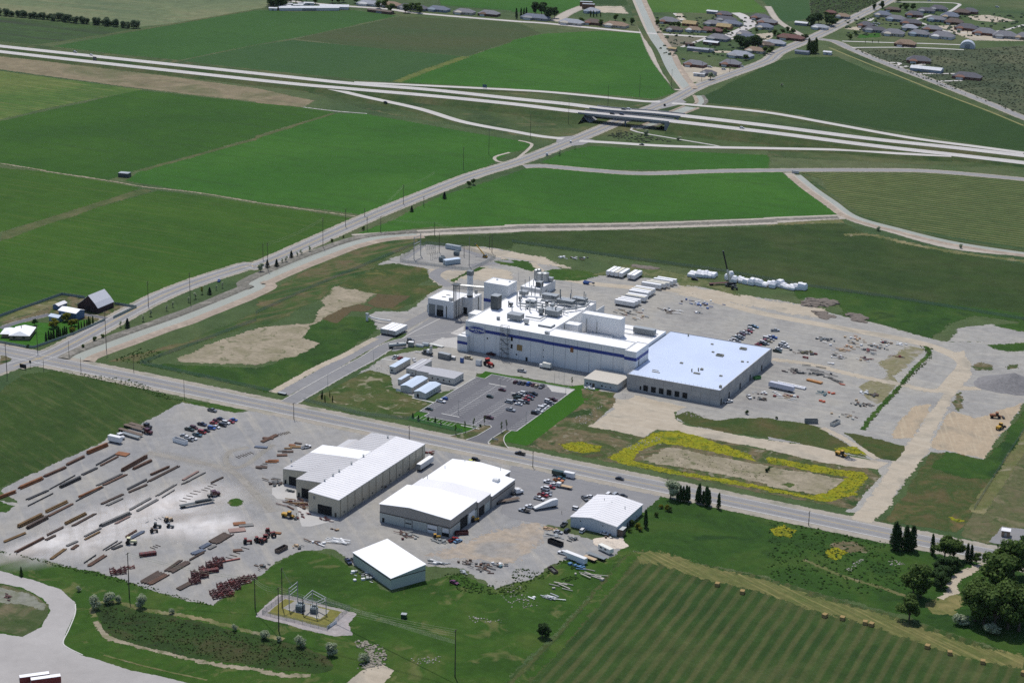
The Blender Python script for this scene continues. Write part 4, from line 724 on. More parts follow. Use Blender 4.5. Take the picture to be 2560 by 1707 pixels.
# ---- the food plant
pl = bld('plant_building', 'big white food plant with blue band and rooftop ducts', 10, 8, cat='factory')
ZR = 18.5
block(pl, -17.6, -30, 36.8, 46, 0, ZR, w_white, r_white, .55)
block(pl, 36.8, -30.6, 91, -16, 0, ZR+.3, w_white, r_white, .5); block(pl, 91, -33, 98.6, -14, 0, ZR+.1, w_white, r_white, .5)
block(pl, 36.8, -16, 89.6, 36, 0, 11, w_white, r_white, .3)
block(pl, 44, 8, 70.5, 14.6, 11.15, 23.2, w_white, r_white, .3); block(pl, 37.2, -2.2, 46.3, 4.2, 11.15, 18.2, w_white, r_white, .3)
block(pl, -35, 28, -17.7, 41, 0, 26, w_white, r_white, .4); block(pl, -28, -6.5, -17.7, 2.5, 0, 15.5, w_white, r_white, .3)
block(pl, -21.5, -33.2, -14.6, -30.05, 0, 9.6, w_white, r_white, .2)
# vertical tilt-up panel joints on the front
jm = pm('panel_joint', C(150,152,156), .8)
for i in range(13): part(pl, 'panel_joint', MB().box(-12+i*7.9-.06, -30.64-.02, .3, -12+i*7.9+.06, -29.9, ZR-.4) if -12+i*7.9 > 36 else MB().box(-12+i*7.9-.06, -30.03, .3, -12+i*7.9+.06, -29.9, ZR-.4), jm)
for nm, b_ in (('blue_band', (-17.65, -30.07, 13.3, 36.8, -29.9, 15.3)), ('blue_band', (36.8, -30.67, 13.3, 91, -30.5, 15.3)), ('blue_band', (91, -33.07, 13.3, 98.67, -32.9, 15.3)), ('blue_band', (98.5, -32.9, 13.3, 98.67, -14, 15.3)), ('blue_band', (-35.1, 27.93, 13.4, -17.75, 28.1, 15.6)), ('blue_band', (-21.6, -33.27, 4.6, -14.55, -33.1, 6.4))):
    part(pl, nm, MB().box(*b_), blue_p)
# sign: a blue lens on the band with white lettering
sg = MB(); sx, sz = -9.6, 14.2
prof = [(sx+6.2*math.cos(2*math.pi*i/28), sz+2.35*math.sin(2*math.pi*i/28)*(1 if abs(math.cos(2*math.pi*i/28)) < .97 else .6)) for i in range(28)]
sign = part(pl, 'sign', MB().extr(prof[::-1], -30.45, -30.05), blue_p); sign['label'] = 'blue oval sign with white lettering'
rim = MB()
for i in range(28):
    a, c = prof[i], prof[(i+1) % 28]; rim.bar((a[0]*.97+sx*.03, -30.47, a[1]*.97+sz*.03), (c[0]*.97+sx*.03, -30.47, c[1]*.97+sz*.03), .08, .18)
rim.build('rim', white_p, sign)
def text(s, x, y, z, size, parent, mat, rot=(math.pi/2, 0, 0), name='lettering', al='CENTER'):
    cu = bpy.data.curves.new(name, 'FONT'); cu.body = s; cu.size = size; cu.align_x = al; cu.align_y = 'CENTER'; cu.extrude = .03; cu.offset = .02*size; cu.materials.append(mat)
    tmp = link('tmp', cu); bpy.context.view_layer.update(); me = bpy.data.meshes.new_from_object(tmp.evaluated_get(bpy.context.evaluated_depsgraph_get())); bpy.data.objects.remove(tmp)
    if not me.materials: me.materials.append(mat)
    o = link(name, me, parent); o.location = (x, y, z); o.rotation_euler = rot; return o
text('Malt·O·Meal', sx, -30.5, sz+.25, 2.1, sign, white_p); text('COMPANY', sx, -30.5, sz-1.35, .8, sign, white_p)
for x, z, w, h, mt in ((-2.2, 9.6, .9, .9, dark_open), (14.6, 11.2, 1.3, 2.6, dark_open), (14.6, 6.4, 1.3, 2.6, dark_open), (20, 5.8, 3.6, 3.8, pm('plywood_infill', C(170,140,92), .8, var=.2)), (18, 2.6, .9, .9, dark_open), (25, 0, 1.3, 2.5, dark_open), (36.6, 8.6, .9, .9, dark_open), (36.6, 4.2, .9, .9, dark_open), (55.5, 11.0, 2, 3, pm('plywood_infill2', C(160,110,72), .8, var=.2))):
    opening(pl, x-w/2, z, x+w/2, z+h, -30.02 if x < 36.8 else -30.62, mt, 'wall_panel' if 'plywood' in mt.name else ('door' if h > 2 else 'vent'))
# scaffold stair
stt = MB()
for zz in range(0, 19, 3):
    for xx in (8.2, 13.2):
        for yy in (-33.4, -31.0): stt.bar((xx, yy, zz), (xx, yy, zz+3), .16)
    for yy in (-33.4, -31.0): stt.bar((8.2, yy, zz+3), (13.2, yy, zz+3), .14)
    stt.bar((8.2, -33.4, zz+3), (8.2, -31, zz+3), .14); stt.bar((13.2, -33.4, zz+3), (13.2, -31, zz+3), .14)
stair = part(pl, 'scaffold_stair', stt, dgrey)
for k in range(6):
    z0 = k*3; f = MB(); a, c = (8.4, 13) if k % 2 == 0 else (13, 8.4); f.bar((a, -32.8, z0+.1), (c, -32.8, z0+3), .9, .1); f.bar((a, -33.3, z0+1.1), (c, -33.3, z0+4), .1)
    f.build('stair_flight', grey_m, stair)
# dock canopies on the west side
part(pl, 'dock_canopy', MB().box(-22, -27, 8.5, -17.65, -18, 9.2), w_white); opening(pl, -26, 1.2, -22.5, 4.6, -17.65, dark_open, 'dock_door', axis='x')
for k in range(3): part(pl, 'dock_door', MB().box(-17.75, -26+k*5, 1.2, -17.6, -22.6+k*5, 4.6), dark_open)
part(pl, 'downspout', MB().box(98.62, -29, 9.5, 98.9, -28.6, 14), dgrey)
# roof plant
for x, y, sx_, sy_, sz_ in ((8, -12, 9, 6, 3), (24.5, 8, 9, 7, 3), (3, 20, 6, 4, 2.2), (22, 32, 11, 5, 2.6), (9, 36, 10, 5, 3), (28, 40, 9, 5, 2.6), (-10, 36, 5, 4, 2.4), (17, 6, 3, 2.5, 3)):
    unit(pl, x, y, ZR+.1, sx_, sy_, sz_)
unit(pl, -13.3, 3, ZR+.1, 5, 5.6, 8.6, dgrey, 'cooling_tower', .3); unit(pl, 80, 24, 11.1, 14, 4, 3.2, grey_m, 'air_handler', .8); unit(pl, 72, -8, 11.1, 12, 3, 1.6, grey_m, 'air_handler', .5)
unit(pl, 17.5, -16, ZR+.1, 2.6, 2.2, 2.4, galv, 'roof_fan', .8); unit(pl, -1.5, -17, ZR+.1, 1.6, 1.6, 1.6, grey_m, 'roof_fan', .2); unit(pl, 37.5, -28, ZR+.1, 2.6, 2, 1.6, galv, 'roof_box', .2)
part(pl, 'roof_hatch', MB().box(25.6, -16.4, ZR+.12, 34.6, -10.4, ZR+1.2), grey_m); part(pl, 'hatch_cover', MB().box(26, -16, ZR+1.21, 34.2, -10.8, ZR+1.35), r_white)
rs = random.Random(5)
for k in range(34):
    x = rs.uniform(-9, 33); y = rs.uniform(2, 44); stack(pl, x, y, ZR+.1, rs.uniform(1.6, 7.5) if k % 3 else rs.uniform(6, 10), rs.uniform(.18, .42), galv if k % 2 else grey_m)
for k in range(14):
    x = rs.uniform(-8, 30); y = rs.uniform(6, 42); unit(pl, x, y, ZR+.1, rs.uniform(1.2, 2.6), rs.uniform(1.2, 2.4), rs.uniform(1.2, 2.4), (galv, dgrey, grey_m)[k % 3], 'roof_fan', rs.uniform(.3, 1.4))
for pts in (((-2,22,20.5),(14,22,20.5),(24,28,20.5),(34,28,20.5)), ((-4,16,20.2),(10,18,20.2),(26,18,20.2),(33,24,20.2)), ((6,28,20.8),(30,34,20.8),(34,40,20.8)), ((0,12,20),(20,13,20),(20,24,20)), ((30,20,20.6),(36,30,20.6),(35,40,20.6),(24,43,20.6)), ((-6,30,21),(4,32,21),(4,40,21)), ((12,-6,20),(22,-6,20),(22,2,20)), ((16,16,20.4),(28,14,20.4),(33,12,20.4))):
    duct(pl, pts, rs.uniform(.55, .95), (white_p, galv)[rs.randrange(2)])
duct(pl, ((49,2,11.9),(49,6.5,11.9),(66,6.3,11.9)), 1.0); duct(pl, ((47.5,7.6,12),(47.5,7.6,20.5)), .35, galv, 'pipe'); duct(pl, ((54.5,7.6,12),(54.5,7.6,19.5)), .35, galv, 'pipe')
duct(pl, ((44,1,12.4),(52,1,12.4),(52,-4,12.4)), 1.2, grey_m); duct(pl, ((62,18,11.8),(88,18,11.8)), .5, galv); duct(pl, ((62,27,11.6),(88,27,11.6)), .4, galv)
for k in range(2): part(pl, 'roof_vent', MB().cyl((-30+k*9, 37, 26.1), (-30+k*9, 37, 27), .9, .5, 10), white_p)
part(pl, 'roof_screen', MB().box(37, 44, 0, 37.4, 58, 14).box(30, 45.7, ZR, 36.6, 46.2, ZR+1.4), w_white)
# ---- rear process block with tanks
rb_ = bld('process_block', 'low white block with grey tanks on its roof behind the plant', -33, 104, cat='building')
block(rb_, -40, 92, -25.5, 117, 0, 6, w_white, r_white, .3); opening(rb_, 100, 0, 102, 2.6, -25.5, dark_open, axis='x')
for x, y, h, r in ((-38, 112, 7, 1.5), (-36.2, 113, 7.4, 1.5), (-34, 110, 6, 2.4), (-30.5, 111, 6.2, 2.6)): part(rb_, 'tank', MB().cyl((x, y, 6.1), (x, y, 6.1+h), r, n=14).cyl((x, y, 6.1+h), (x, y, 6.6+h), r, r*.3, 14), galv)
unit(rb_, -28.5, 98, 6.1, 4, 4, 3.2, dgrey, 'air_handler', .4); unit(rb_, -27.5, 113, 6.1, 3.4, 3.4, 2.4, galv, 'air_handler', .4)
for k in range(4): stack(rb_, -38+k*2.6, 95+k*1.2, 6.1, 4+k % 2*2, .25)
# ---- garage with silo, and the pipe bridge
ga = bld('boiler_house', 'white boiler house with two grey roller doors', -63.5, 33, cat='building')
block(ga, -73, 22, -54.2, 44, 0, 11, w_white, r_white, .4)
opening(ga, -72.2, .1, -67.4, 7.6, 22, grey_m, 'roller_door'); opening(ga, -66.4, .1, -61.4, 4.6, 22, dark_open, 'open_doorway'); opening(ga, -66.4, 4.6, -61.4, 7.6, 22, grey_m, 'roller_door'); opening(ga, -59.4, .1, -58.8, 8, 22, dgrey, 'downspout')
unit(ga, -57.5, 25, 11.1, 2.2, 2, 1.3, galv, 'roof_fan', .3); part(ga, 'skylight', MB().box(-66, 34, 11.13, -63, 35, 11.4).box(-66.6, 29, 11.13, -63.6, 30, 11.4), grey_m); part(ga, 'lean_to', MB().box(-76.4, 27, 0, -73.05, 32, 5), w_grey)
sb_ = bld('silo_building', 'small white building with tall white silo on top', -50.5, 41, cat='building')
block(sb_, -54.1, 35, -46.8, 48, 0, 11, w_white, r_white, .4); opening(sb_, -53.4, .1, -50.6, 4.6, 35, dark_open, 'doorway')
part(sb_, 'silo', MB().cyl((-50.6, 38.4, 11.1), (-50.6, 38.4, 12.6), 1.7, n=18).cyl((-50.6, 38.4, 12.6), (-50.6, 38.4, 26), 2.0, n=18), white_p, smooth=False); part(sb_, 'silo_base', MB().cyl((-50.6, 38.4, 11.1), (-50.6, 38.4, 12.5), 2.05, n=18), dgrey); part(sb_, 'silo_cabin', MB().box(-52.4, 36.8, 26.05, -48.8, 40.2, 29), grey_m); part(sb_, 'cyclone', MB().cyl((-48.2, 42.5, 12), (-48.2, 42.5, 13.6), .3, 1.1, 10).cyl((-48.2, 42.5, 13.6), (-48.2, 42.5, 15), 1.1, n=10).bar((-49, 42, 11), (-49, 42, 13.5), .15).bar((-47.4, 43, 11), (-47.4, 43, 13.5), .15), galv); part(sb_, 'downspout', MB().box(-46.8, 43, .2, -46.5, 43.4, 10.5), dgrey)
pb = thing('pipe_bridge', 'tall grey pipe bridge from boiler house to the plant', 'pipe rack', (-53.5, 24, 0))
for x, y in ((-55.2, 24), (-52.6, 24), (-55.2, 27), (-52.6, 27)): part(pb, 'column', MB().bar((x, y, 0), (x, y, 22.5), .35), dgrey)
for zz in (20, 21.6): 
    for yy in (24.2, 26.8): part(pb, 'girder', MB().bar((-55.4, yy, zz), (-35, 29+yy-24, zz), .3), grey_m)
part(pb, 'platform', MB().box(-56.4, 23.2, 22.4, -51.4, 28, 22.7), dgrey)
for k in range(3): part(pb, 'pipe', MB().cyl((-56, 24.6+k*.8, 22.2), (-35, 29.4+k*.8, 22.2), .28, n=8).cyl((-55.2+k*.7, 24.4, .4), (-55.2+k*.7, 24.4, 22), .22, n=8), galv)
# ---- grey concrete warehouse: every wall panel its own piece
wh = bld('warehouse', 'big concrete warehouse with pale blue roof and dock doors', 128, -2, cat='warehouse')
part(wh, 'core', MB().box(98.75, -45.4, 0, 156.6, 43.1, 9.0).box(89.8, -13.9, 0, 98.75, 43.1, 9.0), w_conc)
part(wh, 'roof', MB().box(98.9, -45.3, 9.02, 156.5, 43, 9.15).box(89.9, -13.8, 9.02, 98.9, 43, 9.15), r_blue)
wc2 = pm('tilt_up_concrete_light', C(198,196,190), .8, var=.1, scale=.12)
n = 10; wpx = 58.2/n
for i in range(n):
    for j, (z0, z1) in enumerate(((0, 3.1), (3.14, 6.2), (6.24, 9.5))): part(wh, 'panel', MB().box(98.6+i*wpx+.04, -45.8+(.03 if (i+j) % 3 == 0 else 0), z0, 98.6+(i+1)*wpx-.04, -45.4, z1), w_conc if (i*2+j) % 3 else wc2)
n = 14; wpy = 88.5/n
for i in range(n):
    for j, (z0, z1) in enumerate(((0, 4.7), (4.74, 9.5))): part(wh, 'panel', MB().box(156.6, -45.4+i*wpy+.04, z0, 157-(.03 if (i+j) % 3 == 0 else 0), -45.4+(i+1)*wpy-.04, z1), w_conc if (i+j) % 2 else wc2)
part(wh, 'parapet', MB().box(89.6, 43.1, 0, 157, 43.5, 9.5).box(89.6, -13.9, 0, 89.9, 43.1, 9.5).box(98.6, -45.4, 9, 98.8, -13.9, 9.4), w_conc)
for i in range(6): opening(wh, 109.4+i*4.95, 1.0, 112.1+i*4.95, 4.2, -45.8, dark_open, 'dock_door', frame=dgrey)
opening(wh, 107, 1.0, 108, 3.3, -45.8, dark_open, 'door')
for y in (-44, -31, -12.5, 4.5, 25): opening(wh, y, 0, y+1.7, 3.6, 157, dark_open, 'door', axis='x')
for x, y, w, d, h in ((134, 14, 4.4, 3, .9), (142, 33, 4.2, 2.6, .9), (128, 18, 1.6, 1, .6), (122, 32, 1.6, 1, .6), (150, 10, 1.6, 1.2, .6), (153, 11, 1, 1, .5), (119, -11, 1.8, 1.4, .6), (148, -21, 1.8, 1.2, .6), (134, -16, 1.6, 1.6, .9), (134, -24, 4, 1.6, .5), (130, -22, .6, .6, 1.8), (133, -19, .6, .6, 2), (155, -40, 1.4, 1.4, 1.4), (112, -34, 5, .5, .4), (110.5, -31, 4, .4, .3), (103, 40, .7, .7, 1.6)):
    o = part(wh, 'roof_curb', MB().box(x-w/2, y-d/2, 9.16, x+w/2, y-d/2+.25, 9.15+h).box(x-w/2, y+d/2-.25, 9.16, x+w/2, y+d/2, 9.15+h).box(x-w/2, y-d/2+.25, 9.16, x-w/2+.25, y+d/2-.25, 9.15+h).box(x+w/2-.25, y-d/2+.25, 9.16, x+w/2, y+d/2-.25, 9.15+h), pm('tan_curb', C(178,172,150), .7))
for k in range(22): part(wh, 'roof_post', MB().bar((100+k*2.5, -44.6, 9.15), (100+k*2.5, -44.6, 10.1), .08), dgrey)
# ---- office annex
of = bld('office_building', 'small white flat-roofed office beside the lawn', 85, -46)
part(of, 'wall', MB().box(74.2, -52.7, 0, 95.6, -33.8, 4.3), w_grey); part(of, 'roof', MB().box(73.8, -53.2, 4.32, 96, -33.6, 4.6), pm('tan_flat_roof', C(214,208,196), .7, var=.05))
for x, w, h, z in ((75.6, 1.2, 1.1, 1.2), (77.8, 1.2, 1.1, 1.2), (85.2, 1.2, 1.1, 1.2), (88, .6, 1, 1.2), (91, .8, 1, 1.2)): opening(of, x, z, x+w, z+h, -52.7, glass_d, 'window', frame=white_p)
opening(of, 79.6, .1, 81, 2.3, -52.7, pm('brown_door', C(96,84,70), .6), 'door')
# ---- tan fabrication shop (three bays of different depth)
ts = bld('fabrication_shop', 'long tan metal shop with stepped front and ribbed roof', 28, -248, cat='workshop')
def mono(root, x0, y0, x1, y1, z0, z1, wm, rm, ribs=2.6, t=.22, oh=.3):
    """single-pitch bay rising from z0 at x0 to z1 at x1"""
    part(root, 'wall', MB().add([(x0,y0,0),(x1,y0,0),(x1,y1,0),(x0,y1,0),(x0,y0,z0),(x1,y0,z1),(x1,y1,z1),(x0,y1,z0)], [(0,1,5,4),(1,2,6,5),(2,3,7,6),(3,0,4,7)]), wm)
    v = [(x0,y0-oh,z0+.02),(x1,y0-oh,z1+.02),(x1,y1+oh,z1+.02),(x0,y1+oh,z0+.02)]; v += [(a, b_, c+t) for a, b_, c in v]
    r = part(root, 'roof', MB().add(v, [(3,2,1,0),(4,5,6,7),(0,1,5,4),(1,2,6,5),(2,3,7,6),(3,0,4,7)]), rm)
    if ribs:
        rb = MB(); n = int((y1-y0)/ribs)
        for i in range(n+1): y = y0+(y1-y0)*i/n; rb.bar((x0, y, z0+t+.06), (x1, y, z1+t+.06), .12, .12)
        o = part(root, 'roof_rib', rb, rm); o['kind'] = 'stuff'
    return r
mono(ts, 32.8, -291.2, 50.6, -204, 10.3, 9.3, w_tan, r_metal, 2.4); mono(ts, 17.4, -278.4, 32.78, -204, 9.3, 10.3, w_tan, r_metal_d, 2.4); mono(ts, 2.4, -267.5, 17.38, -242, 8.0, 9.3, w_tan, r_metal_d, 2.4); mono(ts, 2.4, -241.95, 17.38, -229.5, 8.0, 9.3, w_tan, r_white, 0)
part(ts, 'roof_patch', MB().add([(17.4,-241.9,9.62),(32.7,-241.9,10.62),(32.7,-229.6,10.62),(17.4,-229.6,9.62)], [(0,1,2,3)]), r_white)
opening(ts, 38.2, 0, 46.3, 4.9, -291.2, dark_open, 'bay_door'); opening(ts, 48, 0, 49, 2.3, -291.2, pm('brown_door', C(96,84,70), .6), 'door'); opening(ts, 35.6, 7.1, 36.8, 8.5, -291.2, grey_m, 'louvre')
opening(ts, 20.6, 0, 25, 5.2, -278.4, dark_open, 'bay_door'); opening(ts, 18.4, 0, 19.4, 2.3, -278.4, dark_open, 'door'); opening(ts, 6, 0, 14.6, 4.8, -267.5, dark_open, 'bay_door'); opening(ts, 3.4, 0, 4.4, 2.3, -267.5, dark_open, 'door')
for i in range(13): part(ts, 'downspout', MB().box(50.6, -290+i*6.9, .1, 50.75, -289.86+i*6.9, 9.2), pm('tan_downspout', C(130,122,104), .6))
for i in range(9): opening(ts, -287+i*9.2, 1.2, -286+i*9.2, 2, 50.6, dgrey, 'louvre', axis='x')
for x, y in ((32.8, -276), (32.8, -268), (32.8, -262), (32.8, -250), (32.8, -238), (30, -208), (4, -262)): part(ts, 'roof_vent', MB().cyl((x, y, 10.2), (x, y, 11.6), .35, n=8).cyl((x, y, 11.6), (x, y, 11.9), .7, .2, 8), galv)
lt = bld('lean_to_shed', 'pale lean-to shed behind the tan shop', 10, -215, cat='shed')
gable(lt, 5, -226, 14, -207, 4, 5, w_grey, r_metal_d, 'y')
# ---- white fabrication building, three stepped gables
wb = bld('white_shop', 'large white roofed metal shop with brown trim band', 90, -248, cat='workshop')
w_two = pm('grey_tan_siding', C(176,170,162), .6, var=.05, scale=.1); w_low = pm('pale_green_grey_siding', C(200,204,196), .6, var=.05, scale=.1)
gable(wb, 70.2, -285, 109.6, -257.5, 9.2, 10.7, w_two, r_white, 'y', 87, ribs=0); gable(wb, 71, -257.4, 110.3, -243.8, 8.0, 9.3, w_two, r_metal, 'y', 88, ribs=0, oh=.2)
gable(wb, 71, -243.7, 104.5, -211, 7.2, 8.5, w_two, r_white, 'y', 87, ribs=0); gable(wb, 104.5, -243.7, 111, -218, 6.4, 7.2, w_two, r_white, 'y', 104.6, oh=.1)
part(wb, 'lower_siding', MB().box(70.12, -285.08, 0, 109.68, -284.98, 4.7).box(109.6, -284.98, 0, 109.7, -257.5, 4.7), w_low)
part(wb, 'trim_band', MB().box(70.1, -285.14, 4.7, 109.72, -284.96, 5.1).box(109.58, -284.96, 4.7, 109.76, -257.5, 5.1).box(110.9, -243.6, 4.3, 111.1, -218, 4.7), trim_d)
for x0, x1, z1, mt in ((84.5, 88.4, 4.2, w_low), (97, 102.6, 4.4, white_p), (105.2, 108.9, 4.3, white_p)): opening(wb, x0, .1, x1, z1, -285.1, mt, 'roller_door', frame=trim_d)
for x0, x1, z0, z1 in ((84.8, 88, 2.2, 2.7), (97.4, 102, 1.8, 2.3), (105.3, 108.8, .1, 1.9)): opening(wb, x0, z0, x1, z1, -285.25, dark_open, 'door_light')
opening(wb, 71.6, 0, 72.8, 2.3, -285.1, dark_open, 'door'); opening(wb, -275, .1, -267.5, 5.6, 109.7, dark_open, 'bay_door', axis='x'); opening(wb, -266.4, .1, -260, 5.4, 109.7, white_p, 'roller_door', axis='x'); opening(wb, -256.6, .1, -251, 4.8, 110.35, dark_open, 'bay_door', axis='x'); opening(wb, -250, .1, -245, 4.6, 110.35, w_low, 'roller_door', axis='x')
part(wb, 'roof_hood', MB().cyl((103, -226.5, 7.4), (106, -226.5, 7.4), 1.7, n=14), white_p)
for x, y in ((79, -212.5), (74, -225), (72.5, -241), (100, -213)): part(wb, 'roof_vent', MB().cyl((x, y, 7.4), (x, y, 9.4), .18, n=6), galv)
# ---- small sheds and the right-hand gable building
sh = thing('storage_shed', 'white roofed metal shed standing in the bottom grass', 'shed', (103.5, -333.5, 0), -.49)
mb = MB(); L_, W_ = 16.7, 9.3
for sgn in (1,): pass
sh_w = MB().add([(-L_,-W_,0),(L_,-W_,0),(L_,W_,0),(-L_,W_,0),(-L_,-W_,5.6),(L_,-W_,5.6),(L_,W_,8),(-L_,W_,8)], [(0,1,5,4),(1,2,6,5),(2,3,7,6),(3,0,4,7)]); sh_w.build('wall', pm('sage_siding', C(196,204,192), .6, var=.05), sh)
v = [(-L_-.3,-W_-.3,5.62),(L_+.3,-W_-.3,5.62),(L_+.3,W_+.3,8.02),(-L_-.3,W_+.3,8.02)]; v += [(a, c, z+.25) for a, c, z in v]
MB().add(v, [(3,2,1,0),(4,5,6,7),(0,1,5,4),(1,2,6,5),(2,3,7,6),(3,0,4,7)]).build('roof', r_white, sh)
MB().box(-L_-.06, -W_-.06, 4.6, L_+.06, -W_-.0, 5.1).box(L_, -W_, 5.1, L_+.06, W_, 5.5).build('trim_band', trim_d, sh)
gb = bld('gable_building', 'pale grey gable building by the right end of the asphalt lot', 167, -228)
gable(gb, 155, -244.6, 179.6, -212.6, 5.2, 7.0, pm('blue_grey_siding', C(206,214,220), .55, var=.05), r_metal, 'y', 166, ribs=2.2)
for x in (160, 172): opening(gb, x, 4, x+.6, 4.5, -244.6, dgrey, 'lamp')
opening(gb, -232, 0, -230.6, 2.4, 179.6, dgrey, 'door', axis='x'); part(gb, 'annex', MB().box(179.65, -243.5, 0, 182.4, -239.6, 3.6), wood_d); part(gb, 'annex_roof', MB().box(179.62, -243.8, 3.62, 182.7, -239.3, 3.75), w_grey)
for x, y in ((162, -220), (167, -222), (175, -224)): part(gb, 'roof_vent', MB().cyl((x, y, 6), (x, y, 7.4), .2, n=6), galv)

# ---------------------------------------------------------------- site offices, trailers, farm
pale_bl = pm('pale_blue_roof', C(206,220,236,.84), .45, var=.05); cream = pm('cream_siding', C(216,214,204), .6, var=.05)
def win_row(root, xs, z, y, w=.9, h=.9, axis='y', frame=white_p):
    for x in xs: opening(root, x, z, x+w, z+h, y, glass_d, 'window', frame=frame, axis=axis)
def modular(desc, x0, y0, x1, y1, h, roof, pitched=True, wm=cream):
    r = bld('site_office', desc, (x0+x1)/2, (y0+y1)/2, 'site offices beside the car park', 'portable office')
    if pitched: gable(r, x0, y0, x1, y1, h-.3, h+.5, wm, roof, 'y', oh=.2)
    else:
        part(r, 'wall', MB().box(x0, y0, .4, x1, y1, h), wm); part(r, 'roof', MB().box(x0-.2, y0-.2, h+.02, x1+.2, y1+.2, h+.25), roof)
    part(r, 'skirting', MB().box(x0+.1, y0+.1, 0, x1-.1, y1-.1, .42), grey_m); return r
o1 = modular('narrow pale blue roofed office trailer nearest the access road', -36.7, -90.8, -33, -71.8, 3.9, pale_bl, False); opening(o1, -35.6, 1.2, -34.4, 2.4, -90.8, glass_d, 'window', frame=white_p)
o2 = modular('grey roofed double office trailer with white roof seam', -26.4, -88.8, -20, -68.5, 3.9, pm('grey_flat_roof', C(190,190,194), .6, var=.05), False); win_row(o2, (-25.4, -22.6), 1.3, -88.8); win_row(o2, (-86, -82, -74), 1.3, -20, axis='x'); part(o2, 'roof_seam', MB().box(-23.7, -88.8, 4.16, -22.9, -68.6, 4.3), white_p)
o3 = modular('widest grey roofed office block with row of square windows', -9.8, -91.5, 7.5, -79.4, 4, pm('grey_flat_roof', C(190,190,194), .6), False); win_row(o3, (-7.5, -3.7, 0.1, 4), 1.6, -91.5, 1.1, 1.1); win_row(o3, (-90, -87, -84, -81.5), 1.6, 7.5, axis='x'); part(o3, 'wing', MB().box(-19.4, -89, .2, -9.85, -79.5, 3.8), cream); part(o3, 'wing_roof', MB().box(-19.7, -89.3, 3.82, -9.8, -79.3, 4.05), pm('grey_flat_roof', C(190,190,194), .6))
o4 = modular('smallest pale storage trailer among the site offices', -22, -106.4, -19.9, -95.6, 3.1, pale_bl, False)
o5 = modular('pale blue gabled office with small white sign in front', -14.8, -115.9, -7.2, -96.8, 3.7, pale_bl); win_row(o5, (-113, -108, -101), 1.3, -7.2, axis='x')
o6 = modular('pale blue gabled office closest to the car park corner', -2.9, -120.8, 4.6, -102.1, 3.8, pale_bl); win_row(o6, (-117, -114, -111, -108, -105), 1.4, 4.6, axis='x', ); opening(o6, -1, .4, .2, 2.4, -120.8, dark_open, 'door')
wk = MB()
for a, c in ([(-3.3,-122.4),(11.7,-123.3)], [(0.2,-94.2),(11.8,-94.3)], [(-53,-71.6),(-42.3,-70)], [(-27.7,-64.8),(-27.9,-52.9)]): wk.bar((a[0], a[1], .1), (c[0], c[1], .1), 1.2, .12)
struct(wk.build('footpath', kerbm))
# box trailers / containers
def box_trailer(desc, x, y, rz, L_=14.2, group='white box trailers in the rear gravel yard', stain=None):
    t = thing('box_trailer', desc, 'trailer', (x, y, 0), rz, group)
    MB().box(-L_/2, -1.3, 1.15, L_/2, 1.3, 3.95).build('box', white_p if not stain else stain, t); MB().box(-L_/2+.06, -1.24, 3.96, L_/2-.06, 1.24, 4.06).build('roof', r_white if RND.random() < .7 else pm('cream_trailer_roof', C(232,226,206,.84), .5), t)
    MB().box(-L_/2+.3, -.5, .8, L_/2-.3, .5, 1.14).build('chassis', dgrey, t)
    for xx in (-L_/2+1.2, -L_/2+2.5):
        for yy in (-1, 1): MB().cyl((xx, yy*1.25, .52), (xx, yy*.85, .52), .52, n=10).build('wheel', black_p, t)
    for yy in (-.8, .8): MB().bar((L_/2-2.6, yy, 0), (L_/2-2.6, yy, 1.1), .14).build('landing_leg', dgrey, t)
    MB().box(-L_/2-.04, -1.2, 1.25, -L_/2, 1.2, 3.85).build('rear_door', galv, t); return t
rust = pm('rust_stained_white', C(224,214,200), .7, var=.3, scale=.8)
for i, x in enumerate((-6.7, -3.5, -.3, 3.1)): box_trailer('white box trailer in the row of four', x, 170, -math.pi/2)
for i, x in enumerate((9.6, 12.7)): box_trailer('white box trailer of the near pair', x, 169.5, -math.pi/2)
for i, y in enumerate((104.6, 108.2, 112)): box_trailer('white box trailer in the nearest rear rank', 32+i*.5, y, 0)
for i, y in enumerate((119, 122.3)): box_trailer('white box trailer in the second rear rank', 33.5, y, 0)
for i, y in enumerate((129.5, 133, 136.6, 140.4)): box_trailer('white box trailer in the third rear rank', 31.6, y, 0)
for i, y in enumerate((151.5, 155.4, 159)): box_trailer('white box trailer in the fourth rear rank', 31.5+i*1.6, y, 0)
for i, y in enumerate((164.5, 168.6)): box_trailer('white box trailer in the last rear rank', 35+i, y, 0)
for i, x in enumerate((-77, -74.2, -71.3, -68.5)): box_trailer('white box trailer by the truck yard', x, -22.8, math.pi/2, 15, 'white box trailers by the truck yard', rust if i in (1, 2) else None)
box_trailer('white box trailer against the back wall of the tan shop', 55, -212, math.pi/2, 14, 'lone white trailers')
